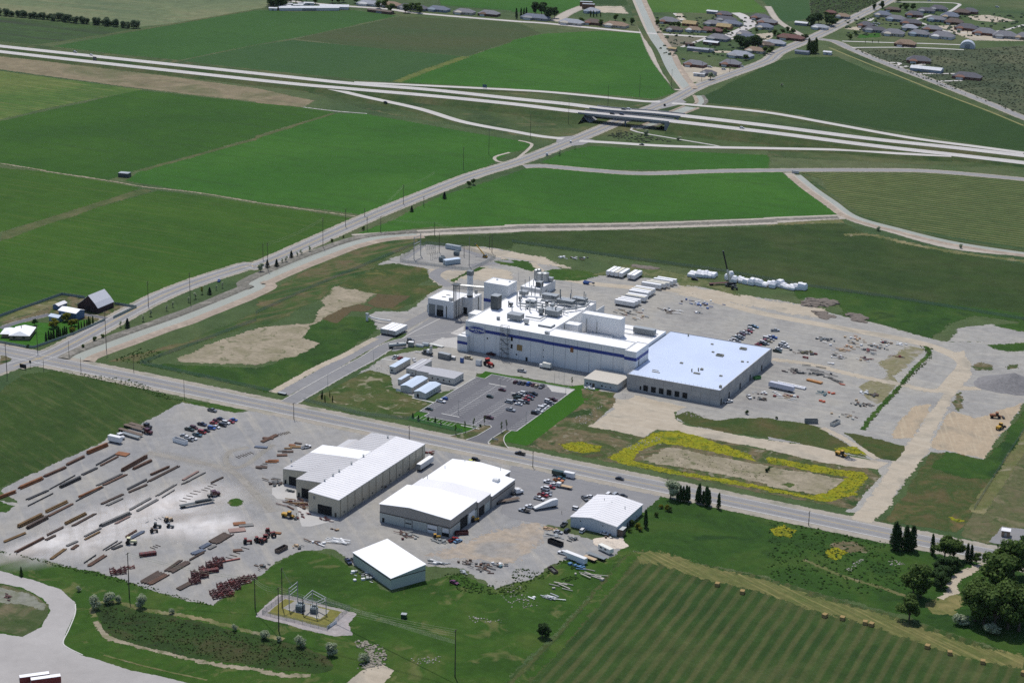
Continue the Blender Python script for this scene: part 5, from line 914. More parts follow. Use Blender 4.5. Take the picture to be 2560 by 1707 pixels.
# farmstead at the crossroads
fb = bld('barn', 'big dark timber barn with white metal roof at the farm', -266, -76, cat='barn')
def barn(root):
    x0, x1, y0, y1 = -275, -258, -85, -69; prof = [(x0, 0), (x0, 3.4), (-270.5, 6.6), (-265.5, 11), (-260.5, 6.4), (x1, 3.4), (x1, 0)]
    dk = pm('dark_barn_boards', C(66,48,48), .9, var=.25, scale=.6)
    vs = [(x, y0, z) for x, z in prof]+[(x, y1, z) for x, z in prof]; n = len(prof)
    part(root, 'wall', MB().add(vs, [tuple(range(n-1, -1, -1)), tuple(range(n, 2*n)), (0, 1, n+1, n), (n-2, n-1, 2*n-1, 2*n-2)]), dk)
    rf = MB()
    for i in range(1, 5):
        a, c = prof[i], prof[i+1]; rf.add([(a[0], y0-.5, a[1]+.05), (c[0], y0-.5, c[1]+.05), (c[0], y1+.5, c[1]+.05), (a[0], y1+.5, a[1]+.05), (a[0], y0-.5, a[1]+.25), (c[0], y0-.5, c[1]+.25), (c[0], y1+.5, c[1]+.25), (a[0], y1+.5, a[1]+.25)], [(3,2,1,0),(4,5,6,7),(0,1,5,4),(1,2,6,5),(2,3,7,6),(3,0,4,7)])
    part(root, 'roof', rf, pm('barn_roof', C(226,226,230,.82), .5, var=.08)); opening(root, -268, 0, -264, 3.6, y0, pm('barn_door', C(52,40,40), .9), 'door')
barn(fb)
bl_s = pm('slate_blue_siding', C(92,122,158), .6, var=.06)
g1 = bld('blue_garage', 'slate blue garage with white roof on the farm lot', -268, -99, cat='garage'); gable(g1, -275, -104, -261, -95.5, 4.6, 6, bl_s, r_white, 'x'); opening(g1, -273, .1, -269, 3, -104, white_p, 'garage_door')
g2 = bld('blue_shed', 'small grey blue shed in front of the blue garage', -272, -110.5, cat='shed'); gable(g2, -275.6, -113, -268, -108, 3, 4, pm('pale_blue_siding', C(150,172,192), .6), pale_bl, 'x')
g3 = bld('blue_shed', 'little dark blue shed behind the farm garage', -287, -88, cat='shed'); gable(g3, -289.5, -92, -285, -83.4, 2.6, 3.6, bl_s, r_metal, 'y')
fh = thing('farmhouse', 'brick farmhouse with white hip roof at the crossroads', 'house', (-269.5, -146, 0), .46)
brick_w = pm('tan_brick_wall', C(160,140,118), .85, var=.15, scale=.8)
MB().box(-6, -8, 0, 6, 9, 2.9).build('wall', brick_w, fh); MB().box(-12, -4, 0, -6.05, 6, 2.6).build('garage_wing', brick_w, fh)
def hip(mb, x0, y0, x1, y1, z, h, oh=.6, ins=None):
    x0 -= oh; y0 -= oh; x1 += oh; y1 += oh; w = x1-x0; d = y1-y0
    ins = min(w, d)/2 if ins is None else ins
    if w > d: a, c = (x0+ins, (y0+y1)/2, z+h), (x1-ins, (y0+y1)/2, z+h)
    else: a, c = ((x0+x1)/2, y0+ins, z+h), ((x0+x1)/2, y1-ins, z+h)
    vs = [(x0,y0,z),(x1,y0,z),(x1,y1,z),(x0,y1,z),a,c]
    fs = [(0,1,5,4),(1,2,5),(2,3,4,5),(3,0,4)] if w > d else [(0,1,4),(1,2,5,4),(2,3,5),(3,0,4,5)]
    return mb.add(vs, fs+[(3,2,1,0)])
hip(hip(MB(), -6, -8, 6, 9, 2.92, 2.2, ins=2.5), -12.3, -4.5, -5, 6.5, 2.66, 1.6, ins=3).build('roof', r_white, fh); MB().cyl((-1, 2, 4), (-1, 2, 6.2), .25, n=8).build('flue', dgrey, fh)
for x in (-4, 2): MB().box(x, -8.1, 1, x+1.4, -7.95, 2.2).build('window', glass_d, fh)
sheet('lawn', [(-277.1,-158.2),(-294.2,-138.2),(-290.1,-125.5),(-281.5,-120.4),(-272.6,-116.7),(-254.1,-96.9),(-246.6,-124.8),(-248.2,-152.5),(-252.4,-161.8),(-274.7,-161)], gm('farm_lawn', [C(52,104,26), C(64,112,32)], 20, 3), Z3, 1, .4, 4)
sheet('bare_lot', [(-304.3,-126.4),(-307.2,-99.1),(-299.7,-77.4),(-292.8,-79.6),(-294.4,-96.2),(-297.7,-116.5),(-300.1,-131.3)], g_tanland, Z3, 2, .6, 4); sheet('farm_yard', [(-303.1,-85.7),(-303.5,-65.1),(-286.6,-63.2),(-260.9,-63.9),(-245.8,-62.8),(-245.7,-91.9),(-257.5,-101.9),(-284.3,-102.5),(-291,-112.5),(-292.6,-128.4),(-295.9,-136.2),(-299.2,-132.3),(-294.4,-108.5)], g_weeds, Z2, 2, .6, 4)
road([(-291.7,-141.1),(-290.1,-125.5),(-285.9,-109.6),(-283.6,-102.1)], 5, asphalt, Z4, .5); road([(-265.4,-91.4),(-254,-90.8),(-240.6,-90.4)], 4, asphalt, Z4, .5)
def board_fence(desc, pts, h=1.8, col=None, step=2.6):
    """solid board fence: posts and a board panel for each bay"""
    f = thing('board_fence', desc, 'fence', (pts[0][0], pts[0][1], 0)); cm = col or pm('grey_green_vinyl', C(150,166,160), .6, var=.06)
    for i in range(len(pts)-1):
        a = Vector(pts[i]); c = Vector(pts[i+1]); k = max(1, round((c-a).length/step))
        for j in range(k):
            p = a.lerp(c, j/k); q = a.lerp(c, (j+1)/k)
            part(f, 'panel', MB().bar((p.x, p.y, h/2), (q.x, q.y, h/2), .07, h-.12), cm)
            part(f, 'post', MB().box(p.x-.1, p.y-.1, 0, p.x+.1, p.y+.1, h+.1), cm)
    return f
board_fence('grey green board fence round the back of the farm lot', [(-306.7,-135.2),(-307.7,-122.4),(-304.1,-64.7),(-286.3,-63)]); board_fence('grey green board fence beyond the barn', [(-261.2,-64.1),(-244.4,-62.8),(-243.2,-88.9)]); board_fence('grey green board fence along the farm lawn roadside', [(-245.2,-94.6),(-244.3,-127.7),(-248.1,-160.7),(-252.6,-162.7),(-272.7,-163.4),(-281.9,-163.9)], 1.6)
def chain_fence(desc, pts, h=2.2, step=6.0):
    f = thing('chain_link_fence', desc, 'fence', (pts[0][0], pts[0][1], 0))
    m = MATS.get('chain_link')
    if not m:
        m = bpy.data.materials.new('chain_link'); m.use_nodes = True; nt = m.node_tree; bs = nt.nodes['Principled BSDF']; bs.inputs['Base Color'].default_value = C(150,166,160); bs.inputs['Roughness'].default_value = .6; bs.inputs['Alpha'].default_value = .22; MATS['chain_link'] = m
    for i in range(len(pts)-1):
        a = Vector(pts[i]); c = Vector(pts[i+1]); k = max(1, round((c-a).length/step))
        for j in range(k):
            p = a.lerp(c, j/k); q = a.lerp(c, (j+1)/k); part(f, 'post', MB().bar((p.x, p.y, 0), (p.x, p.y, h), .09), galv)
            part(f, 'mesh_panel', MB().bar((p.x, p.y, h/2), (q.x, q.y, h/2), .02, h-.1), m)
    return f
chain_fence('chain link fence along the canal side of the plant', [(-174,-152.4),(-166.8,-93.8),(-161.6,-46.6),(-170.4,-33.5),(-170.1,32.4),(-166.9,99.5),(-163.5,172.5)], step=9); chain_fence('chain link fence along the street side of the plant fields', [(-171.7,-152.2),(-90.4,-154.5),(-78.1,-154.9)], step=7); chain_fence('chain link fence across the meadow behind the plant', [(-105.2,209.4),(-17.8,211.9),(48,216.7),(122.1,212.1),(188.1,215.2),(274.3,212.1)], step=12); chain_fence('chain link fence up the right side of the haul road', [(325,-124.1),(323.2,-67.9),(321.6,0.2),(321.9,73.1)], step=7); chain_fence('chain link fence in front of the grass office lot', [(-54.4,-158.2),(-11.8,-161.5),(12,-154.9),(48.7,-157.4)], step=7)

# ================================================================ vehicles
PAINT = {}
def paint(c):
    table = dict(white=(236,236,236), silver=(176,180,184), grey=(112,116,120), black=(30,31,34), red=(150,36,34), maroon=(82,30,38), blue=(46,92,170), navy=(36,48,80), green=(34,62,52), beige=(200,188,162), orange=(208,128,70), yellow=(214,214,70), teal=(56,96,110), purple=(110,44,84), lightblue=(120,160,196))
    if c not in PAINT: PAINT[c] = pm('car_paint_'+c, C(*table[c], .85), .25, .0, var=.03, spec=.6)
    return PAINT[c]
def wheels(mb_list, xs, w, r=.34):
    return [(x, s_*w) for x in xs for s_ in (-1, 1)]
PROTO = {}
def cabin(x0, x1, t0, t1, z0, z1, wb, wt):
    return MB().add([(x0,-wb,z0),(x1,-wb,z0),(x1,wb,z0),(x0,wb,z0),(t0,-wt,z1),(t1,-wt,z1),(t1,wt,z1),(t0,wt,z1)], [(4,5,6,7),(0,1,5,4),(1,2,6,5),(2,3,7,6),(3,0,4,7)])
def proto(kind):
    """body, glass, roof and wheel meshes of each vehicle kind; nose towards +x"""
    if kind in PROTO: return PROTO[kind]
    p = []
    if kind in ('sedan', 'hatch', 'suv', 'van'):
        L_, W_, hb, hr, c = {'sedan': (4.7, .89, .92, 1.42, (-1.75, 1.15, -1.05, .3)), 'hatch': (4.1, .86, .95, 1.46, (-1.95, 1.1, -1.6, .3)), 'suv': (4.8, .94, 1.08, 1.78, (-2.3, 1.15, -2.1, .55)), 'van': (5.1, .97, 1.1, 1.85, (-2.45, 1.75, -2.3, 1.0))}[kind]
        h = L_/2; prof = [(-h,.3),(h-.1,.3),(h,.55),(h-.08,.78),(c[1]+.05,hb),(c[0]-.05,hb+.02),(-h+.05,hb-.05),(-h,.6)]
        p.append(('body', MB().extr(prof, -W_, W_), 'paint')); g = cabin(*c, hb, hr, W_-.05, W_-.22)
        p.append(('window', g, 'glass')); t0, t1 = c[2], c[3]
        p.append(('roof', MB().box(t0-.06, -W_+.18, hr, t1+.1, W_-.18, hr+.06), 'paint')); ax = (-h+.85, h-.85)
        for s_ in (-1, 1): p.append(('headlight', MB().box(h-.1, s_*.6-.2, .58, h+.01, s_*.6+.2, .74), 'lamp'))
    else:
        L_ = 5.8; W_ = .98; h = L_/2
        p.append(('body', MB().extr([(-.15,.4),(h,.4),(h+.02,.95),(h-.1,1.08),(1.35,1.16),(-.15,1.2)], -W_, W_), 'paint'))
        p.append(('window', cabin(-.5, 1.4, -.35, .75, 1.16, 1.82, W_-.06, W_-.2), 'glass')); p.append(('roof', MB().box(-.42, -W_+.16, 1.82, .82, W_-.16, 1.88), 'paint'))
        if kind == 'flatbed': p.append(('bed', MB().box(-h-.6, -1.15, .95, -.45, 1.15, 1.08).box(-.6, -1.1, 1.08, -.5, 1.1, 1.7), 'dark'))
        else:
            p.append(('bed', MB().box(-h, -W_, .42, -.16, W_, .72).box(-h, -W_, .72, -.16, -W_+.12, 1.16).box(-h, W_-.12, .72, -.16, W_, 1.16).box(-h, -W_+.12, .72, -h+.1, W_-.12, 1.16).box(-.45, -W_+.12, .72, -.16, W_-.12, 1.16), 'paint')); p.append(('bed_liner', MB().box(-h+.1, -W_+.12, .73, -.45, W_-.12, .76), 'dark'))
        ax = (-h+1.15, h-.95)
        for s_ in (-1, 1): p.append(('headlight', MB().box(h-.02, s_*.68-.18, .7, h+.05, s_*.68+.18, .92), 'lamp'))
    r = .36 if kind in ('sedan', 'hatch') else .42
    wm_ = MB().cyl((0, -.12, 0), (0, .12, 0), r, n=10)
    out = []
    mm = {'glass': glass_d, 'dark': black_p, 'lamp': pm('lamp_lens', C(220,222,224), .15, var=.02), 'paint': paint('white')}
    for nm, mb, k in p: out.append((nm, mb.mesh(kind+'_'+nm, mm[k]), k, (0, 0, 0)))
    me = wm_.mesh(kind+'_wheel', black_p)
    for x in ax:
        for s_ in (-1, 1): out.append(('wheel', me, 'dark', (x, s_*(W_-.08), r)))
    PROTO[kind] = out; return out
NAMES = {'sedan': 'sedan', 'hatch': 'hatchback', 'suv': 'sport_utility', 'van': 'minivan', 'pickup': 'pickup_truck', 'flatbed': 'flatbed_pickup'}
CATS = {'sedan': 'car', 'hatch': 'car', 'suv': 'car', 'van': 'van', 'pickup': 'pickup truck', 'flatbed': 'pickup truck'}
def car(kind, pos, rz, col, where, group, z=.075):
    t = thing(NAMES[kind], '%s %s %s' % ({'lightblue': 'light blue'}.get(col, col), NAMES[kind].replace('_', ' '), where), CATS[kind], (pos[0], pos[1], z), rz, group)
    for nm, me, k, off in proto(kind):
        o = link(nm, me, t); o.location = off
        if k == 'paint': o.material_slots[0].link = 'OBJECT'; o.material_slots[0].material = paint(col)
    return t
E0, S0, Nn, Ss = 0.0, math.pi, math.pi/2, -math.pi/2
def lotcars(rows, where, group):
    for kind, pos, rz, col in rows: car(kind, pos, rz+RND.uniform(-.05, .05), col, where, group)
GP = 'cars in the staff car park'
lotcars([('hatch', (14.4,-115.7), S0, 'blue'), ('pickup', (14.7,-120.6), E0, 'white'), ('sedan', (15,-135.2), E0, 'green')], 'at the west edge of the car park', GP)
lotcars([('sedan', (36.5,-85.6), E0, 'maroon'), ('hatch', (35.6,-99.5), E0, 'green')], 'alone in the middle bays of the car park', GP)
lotcars([('hatch', (37.2,-69.6), Nn, 'maroon'), ('sedan', (40.1,-69.4), Nn, 'navy'), ('sedan', (42.5,-69.1), Nn, 'black'), ('suv', (45.5,-68.5), Nn, 'blue'), ('sedan', (48.6,-68.5), Nn, 'maroon'), ('hatch', (51.1,-69.4), Nn, 'beige'), ('pickup', (54.1,-68.9), Ss, 'grey')], 'nosed to the top kerb of the car park', GP)
lotcars([('suv', (48.9,-84.8), S0, 'white'), ('pickup', (48.3,-90.1), S0, 'black'), ('suv', (50.2,-93.5), S0, 'green'), ('van', (49.1,-102.1), S0, 'silver'), ('sedan', (51.2,-99.6), S0, 'navy'), ('sedan', (55.5,-102.3), S0, 'white'), ('pickup', (56,-113.4), E0, 'silver'), ('pickup', (50.8,-130.6), E0, 'maroon'), ('sedan', (51.2,-83.5), E0, 'grey'), ('pickup', (55.3,-82.8), E0, 'black'), ('sedan', (55.9,-86.4), E0, 'navy'), ('sedan', (55.6,-89), E0, 'red'), ('hatch', (57.4,-90.8), E0, 'grey'), ('sedan', (56.1,-93.7), E0, 'red'), ('van', (55.7,-98.6), E0, 'silver'), ('hatch', (58.3,-97.8), E0, 'black'), ('sedan', (50.5,-88.1), E0, 'silver')], 'in the busy double row of the car park', GP)
lotcars([('pickup', (69.6,-86.1), E0, 'maroon'), ('suv', (68.5,-89.9), E0, 'white'), ('sedan', (70.6,-91.4), E0, 'grey'), ('sedan', (70.5,-94.2), E0, 'black'), ('sedan', (70.3,-97.1), E0, 'white'), ('hatch', (70.5,-99.7), E0, 'silver'), ('van', (70.2,-102), E0, 'white'), ('sedan', (70.4,-104.3), E0, 'silver'), ('sedan', (71,-107), E0, 'white'), ('suv', (70.5,-111.1), E0, 'black')], 'along the lawn edge of the car park', GP)
car('pickup', (90.7,-171), S0, 'black', 'driving on the street past the car park', 'cars driving on the roads'); car('sedan', (151.7,-176.8), E0, 'black', 'driving on the street past the right lot', 'cars driving on the roads')
GL = 'cars parked in the steel yard lot'
lotcars([('pickup', (-89.9,-198.4), E0, 'grey'), ('sedan', (-71,-204.8), E0+.1, 'blue'), ('sedan', (-70.5,-208.2), E0, 'red'), ('sedan', (-78.1,-207.2), E0, 'navy'), ('suv', (-72,-210.7), E0, 'white'), ('hatch', (-78.5,-210.9), E0, 'maroon'), ('sedan', (-77.8,-214.4), E0, 'red'), ('suv', (-71.4,-214.8), E0, 'black'), ('sedan', (-72.9,-218.8), E0, 'white'), ('suv', (-74.1,-221.5), E0, 'blue'), ('pickup', (-82,-219.4), E0, 'navy'), ('sedan', (-74.5,-226.1), E0, 'black'), ('van', (-75,-229.3), E0, 'red'), ('suv', (-82.9,-225.8), E0, 'maroon'), ('pickup', (-83.4,-229.3), E0, 'green'), ('pickup', (-74.8,-234.1), E0, 'teal'), ('sedan', (-80.6,-238.2), E0, 'silver'), ('sedan', (-73.6,-239.5), E0, 'white'), ('hatch', (-77.2,-239.7), E0, 'white'), ('hatch', (-73.8,-242.2), E0, 'grey')], 'in the steel yard lot', GL)
GB = 'cars parked behind the warehouse'
lotcars([('pickup', (122.3,104.6), E0, 'teal'), ('sedan', (124.4,104.6), E0, 'lightblue'), ('suv', (123.4,99.3), E0, 'white'), ('pickup', (123.9,92.9), E0, 'red'), ('pickup', (122,89.3), E0, 'white'), ('sedan', (124.2,89.7), E0, 'silver'), ('pickup', (122.1,84.6), E0, 'maroon'), ('sedan', (121.4,81.3), S0, 'white'), ('sedan', (124,80.3), E0, 'silver'), ('pickup', (121.4,76.4), E0, 'green'), ('sedan', (124.5,76.3), E0, 'grey'), ('van', (122.2,72), E0, 'white'), ('sedan', (121.2,69.6), E0, 'white'), ('sedan', (124.5,71.5), E0, 'silver')], 'in the first row behind the warehouse', GB)
lotcars([('sedan', (139.7,90.5), E0, 'white'), ('pickup', (141.8,89.6), E0, 'blue'), ('van', (139.1,85.6), E0, 'white'), ('sedan', (142.1,85.1), E0, 'silver'), ('sedan', (139.8,81.5), E0, 'red'), ('sedan', (142.2,81.2), E0, 'beige'), ('suv', (139.9,76.7), E0, 'white'), ('pickup', (140,73.5), E0, 'black'), ('sedan', (142.1,75.4), E0, 'silver'), ('sedan', (138.7,70.6), E0, 'red')], 'in the second row behind the warehouse', GB)
lotcars([('pickup', (138.1,104.2), .5, 'silver'), ('suv', (152.3,81.4), E0, 'white'), ('pickup', (154.7,75.7), E0, 'white'), ('pickup', (153.5,64.6), E0, 'green'), ('sedan', (152.5,70.2), E0, 'white'), ('suv', (152.3,76.8), E0, 'silver')], 'beyond the far corner of the warehouse', GB)
car('pickup', (167.1,-24), -.9, 'white', 'on gravel beside the warehouse flank', GB); car('pickup', (159.5,-37.7), .9, 'white', 'by the near corner of the warehouse', GB)
GG = 'vehicles on the right asphalt lot'
lotcars([('pickup', (125,-195.2), E0, 'orange'), ('pickup', (121.4,-199.4), S0, 'white'), ('sedan', (125.5,-201.3), E0, 'white'), ('sedan', (125.6,-205.3), E0, 'red'), ('suv', (123.5,-208.1), S0, 'white'), ('pickup', (126.3,-212.1), E0, 'grey'), ('pickup', (126.5,-216.9), E0, 'red'), ('sedan', (128,-214.6), E0, 'silver'), ('pickup', (126.6,-221.7), E0, 'white'), ('pickup', (127.6,-233.5), S0, 'white'), ('flatbed', (126.8,-239.3), S0, 'silver'), ('sedan', (124.7,-191.5), E0, 'teal')], 'parked on the asphalt right of the white shop', GG)
lotcars([('pickup', (147,-210.3), -.75, 'grey'), ('sedan', (148.8,-206.7), E0, 'white'), ('suv', (149.1,-224.6), E0, 'white'), ('van', (155.4,-199.6), Nn, 'white'), ('van', (158.6,-198.2), Nn, 'silver'), ('sedan', (162.6,-197.3), E0, 'black')], 'beside the grey gable building', GG)
lotcars([('suv', (156.3,-251.2), Nn, 'black'), ('sedan', (153.1,-254.7), E0, 'silver'), ('suv', (162.9,-247.4), Nn, 'white'), ('sedan', (173.7,-245.1), E0, 'white'), ('pickup', (151.6,-244.9), Nn, 'grey'), ('pickup', (165.9,-275.8), S0, 'white')], 'in the weeds below the gable building', GG)
GS = 'vehicles round the fabrication shops'
car('pickup', (-13.8,-219.8), Nn-.5, 'white', 'by the rusty plates left of the tan shop', GS); car('pickup', (113,-288.1), Nn-.35, 'red', 'outside the white shop front corner', GS); car('sedan', (115.5,-288.1), Nn-.35, 'lightblue', 'beside the red pickup', GS)
car('pickup', (81.7,-334), -.7, 'navy', 'left of the bottom shed', GS); car('sedan', (83,-331.3), -.7, 'black', 'left of the bottom shed', GS); car('sedan', (135.8,-329.7), -.25, 'purple', 'abandoned in the bottom grass', GS)
car('hatch', (73.5,-194.4), E0, 'yellow', 'behind the white shop', GS); car('suv', (74.3,-191), E0, 'black', 'behind the white shop', GS)
box_trailer('red sided white trailer at the bottom left corner', *(30.6,-496.7), .8, 12, 'lone white trailers', red_p); box_trailer('white roofed trailer beside the red one at the bottom left corner', *(36,-496.1), .8, 12, 'lone white trailers', red_p)
for i, c in enumerate(('white', 'maroon', 'white')): car('pickup', (-3+i*3.5, -219+i*4), E0+.3, c, 'by the lean-to behind the tan shop', GS)
GR = 'vehicles near the plant front'
car('pickup', (-7.6,-44.5), E0, 'beige', 'on the gravel before the plant', GR); car('pickup', (1,-31.1), S0, 'maroon', 'against the plant front wall', GR); car('pickup', (31.6,-49.8), E0, 'silver', 'behind the car park lawn', GR)
car('pickup', (-47.1,-66.1), Nn, 'white', 'above the narrow office trailer', GR); car('sedan', (-43.8,-65.5), Nn, 'red', 'above the narrow office trailer', GR); car('sedan', (-34.4,-64.7), -.8, 'white', 'above the grey double trailer', GR)
for k, pz, r_, c, w in (('sedan', (-232.9,14.7), 2.05, 'blue', 'on the main road beside the canal'), ('suv', (-212,541), 2.05, 'white', 'on the main road below the overpass'), ('van', (-208,483), 2.05, 'silver', 'on the main road nearest the loop drive'), ('sedan', (-152,565), S0, 'black', 'on the lower ramp'), ('pickup', (-203,743), 2.05, 'black', 'above the overpass')): car(k, pz, r_, c, w, 'cars driving on the roads')
fz = lambda s: s
for k, pz, r_, c, w in (('suv', (-862,649), -.2, 'silver', 'on the far freeway lanes at the left'), ('sedan', (-837,645), -.2, 'white', 'on the freeway lanes at the left'), ('suv', (-87,650), -.1, 'white', 'on the near freeway lanes right of the overpass'), ('sedan', (-438,595), -.3, 'black', 'on the curving off ramp'), ('suv', (-215,641), -.1, 'black', 'on the near overpass deck'), ('suv', (-206,643), -.1, 'navy', 'on the near overpass deck'), ('van', (-210,669), -.1, 'white', 'on the far overpass deck'), ('suv', (-214,666), -.1, 'grey', 'on the far overpass deck')): car(k, pz, r_, c, w, 'cars driving on the roads', {'A': 2.1}.get('x', 8.05 if 'overpass deck' in w else (7.3 if 'right of' in w else 2.6)))
# ---- trucks and trailers
def semi(desc, pos, rz, col, trailer=None, z=.075, load=None):
    t = thing('semi_truck', desc, 'truck', (pos[0], pos[1], z), rz, 'semi trucks')
    b = MB().box(.2, -1.2, .9, 2.6, 1.2, 3.0).extr([(2.6,.7),(4.6,.7),(4.7,1.5),(4.5,1.75),(2.6,2.0)], -1.0, 1.0); b.build('cab', paint(col), t); MB().box(2.55, -1.1, 2.05, 2.68, 1.1, 2.85).build('windscreen', glass_d, t); MB().box(-1.8, -.5, .7, 4.4, .5, .95).build('chassis', dgrey, t)
    for x in (-1.3, 0, 3.7):
        for s_ in (-1, 1): MB().cyl((x, s_*1.2, .52), (x, s_*.8, .52), .52, n=10).build('wheel', black_p, t)
    for s_ in (-1, 1): MB().cyl((.1, s_*1.1, 1), (.1, s_*1.1, 3.6), .09, n=6).build('exhaust', galv, t)
    return t
def flat_trailer(desc, pos, rz, L_=14.5, deck=None, name='flatbed_trailer', z=.075, group='flatbed trailers'):
    t = thing(name, desc, 'trailer', (pos[0], pos[1], z), rz, group)
    MB().box(-L_/2, -1.25, 1.2, L_/2, 1.25, 1.38).build('deck', deck or wood_d, t); MB().box(-L_/2, -.6, .85, L_/2, -.4, 1.2).box(-L_/2, .4, .85, L_/2, .6, 1.2).build('beam', dgrey, t)
    for x in (-L_/2+1, -L_/2+2.3):
        for s_ in (-1, 1): MB().cyl((x, s_*1.2, .5), (x, s_*.8, .5), .5, n=10).build('wheel', black_p, t)
    return t
semi('maroon semi tractor parked with a flatbed by the field edge', (-101.9,-244.3), -.1, 'maroon'); flat_trailer('grey flatbed trailer behind the maroon semi tractor', (-111.4,-242.5), -.1, 13)
flat_trailer('topmost flatbed trailer of the parked trucks by the field edge', (-110.8,-239.2), -.1, 12); semi('small black truck cab above the maroon semi', (-107,-238), -.1, 'black')
semi('white semi tractor parked by the field edge', (-110.2,-257.1), -.35, 'white'); flat_trailer('long pale flatbed trailer below the maroon semi', (-108.1,-249.2), -.12, 17); flat_trailer('lower grey flatbed trailer with open deck', (-105.1,-253.2), -.12, 13, grey_m)
bx = thing('box_van', 'small white van body parked at the end of the truck row', 'truck box', (*(-107.3,-263.9), 0), 0.0); MB().box(-4, -1.25, .9, 4, 1.25, 3.9).build('box', white_p, bx); MB().box(-3.6, -.6, .3, 3.6, .6, .9).build('chassis', dgrey, bx); [MB().cyl((x, s_*1.15, .45), (x, s_*.8, .45), .45, n=8).build('wheel', black_p, bx) for x in (-2.6, 2.6) for s_ in (-1, 1)]
semi('maroon semi tractor hauling a load of steel in the steel yard', (-19.6,-300), .95, 'maroon'); ft = flat_trailer('black flatbed trailer loaded with dark steel in the steel yard', (-19.4,-312.5), .98, 18, dgrey)
for k in range(9): MB().bar((-1+k % 3*.2, -.9+k*.22, 1.6+(k % 2)*.5), (7.5, -.9+k*.22, 1.6+(k % 2)*.5), .25, .3).build('steel_section', dgrey, ft)
def bin_(desc, pos, rz, col, L_=6.5, W_=2.4, h=1.7, name='open_bin', cat='dumpster', fill=None):
    t = thing(name, desc, cat, (pos[0], pos[1], .05), rz, 'open topped bins')
    for a in ((-L_/2, -W_/2, L_/2, -W_/2+.12), (-L_/2, W_/2-.12, L_/2, W_/2), (-L_/2, -W_/2+.12, -L_/2+.12, W_/2-.12), (L_/2-.12, -W_/2+.12, L_/2, W_/2-.12)): MB().box(a[0], a[1], .15, a[2], a[3], h).build('side', col, t)
    MB().box(-L_/2+.12, -W_/2+.12, .15, L_/2-.12, W_/2-.12, .3).build('floor', fill or dgrey, t); return t
bin_('long white open bin beside the steel yard cars', (-76.6,-247.2), -.15, white_p, 9, 2.5, 2.4); bin_('dark open bin at the white shop corner', (112.7,-279.1), .7, redd, 6.5); bin_('green open bin beside the warehouse flank', (159.9,10), 1.0, green_p, 4.5, 2.2); bin_('grey open bin at the edge of the weedy grass', (212.4,-45.6), .5, grey_m, 7.5, 2.5, 2.2); bin_('cream open bin at the foot of the material rows', (225.1,-41.3), 1.35, cream, 7.5, 2.5, 2); bin_('brown truck bed bin by the yard grass', (47.1,-338), 1.45, wood_d, 7, 2.4, 1.8); bin_('black dump trailer bin on the gravel', (157.7,-267.4), -.25, black_p, 8, 2.6, 2); bin_('brown low trailer bin in the weeds', (169.6,-295.3), -.65, wood_d, 6.5, 2.3, 1.2)
tk = semi('black tractor of the tanker leaving the truck yard', (-55,-37), .75, 'black')
tn = thing('tank_trailer', 'silver tank trailer parked on the access road', 'trailer', (*(-55.8,-48), .07), .8); MB().cyl((-5.5, 0, 2.1), (5.5, 0, 2.1), 1.15, n=14).build('tank', galv, tn); MB().box(-5.4, -.5, .7, 5.4, .5, 1.0).build('chassis', dgrey, tn); [MB().cyl((x, s_*1.15, .5), (x, s_*.8, .5), .5, n=8).build('wheel', black_p, tn) for x in (-4.8, -3.6) for s_ in (-1, 1)]; MB().box(-.6, -.5, 3.2, .6, .5, 3.5).build('hatch', grey_m, tn)
bt = thing('box_truck', 'white box truck parked before the plant', 'truck', (*(40.7,-36.7), .05), S0); MB().box(-4, -1.25, 1, 1.3, 1.25, 3.7).build('box', pm('cream_box', C(240,238,226,.85), .5), bt); MB().box(1.35, -1.05, .6, 3.3, 1.05, 2.4).build('cab', white_p, bt); MB().box(3.25, -.95, 1.5, 3.36, .95, 2.25).build('windscreen', glass_d, bt); [MB().cyl((x, s_*1.1, .45), (x, s_*.8, .45), .45, n=8).build('wheel', black_p, bt) for x in (-2.8, 2.4) for s_ in (-1, 1)]; MB().box(-5.6, -1, .9, -4.05, 1, 1.0).build('tail_lift', grey_m, bt)
gt = thing('work_truck', 'dark green work truck beside the street', 'truck', (*(122.2,-188.1), .07), 0.0); MB().box(-4, -1.2, .8, 2.2, 1.2, 2.9).build('box', paint('green'), gt); MB().box(2.25, -1, .6, 3.9, 1, 2.1).build('cab', paint('green'), gt); [MB().cyl((x, s_*1.1, .45), (x, s_*.8, .45), .45, n=8).build('wheel', black_p, gt) for x in (-2.8, 2.8) for s_ in (-1, 1)]
ct = thing('cargo_trailer', 'small white cargo trailer next to the green work truck', 'trailer', (*(127.6,-187.5), .07), 0.0); MB().box(-2.9, -1.2, .5, 2.9, 1.2, 3.1).build('box', white_p, ct); MB().bar((2.9, 0, .5), (4.2, 0, .5), .15).build('tongue', dgrey, ct); [MB().cyl((x, s_*1.2, .36), (x, s_*.9, .36), .36, n=8).build('wheel', black_p, ct) for x in (-.5, .5) for s_ in (-1, 1)]
ftk = thing('flatbed_truck', 'white cabbed flatbed truck with tan deck', 'truck', (*(130.5,-201.5), .07), S0); MB().box(-5.2, -1.25, 1.1, 1.1, 1.25, 1.3).build('deck', wood, ftk); MB().box(1.2, -1.1, .6, 3.4, 1.1, 2.5).build('cab', white_p, ftk); MB().box(-5, -.5, .6, 1.2, .5, 1.1).build('chassis', dgrey, ftk); [MB().cyl((x, s_*1.1, .45), (x, s_*.8, .45), .45, n=8).build('wheel', black_p, ftk) for x in (-3.6, 2.4) for s_ in (-1, 1)]
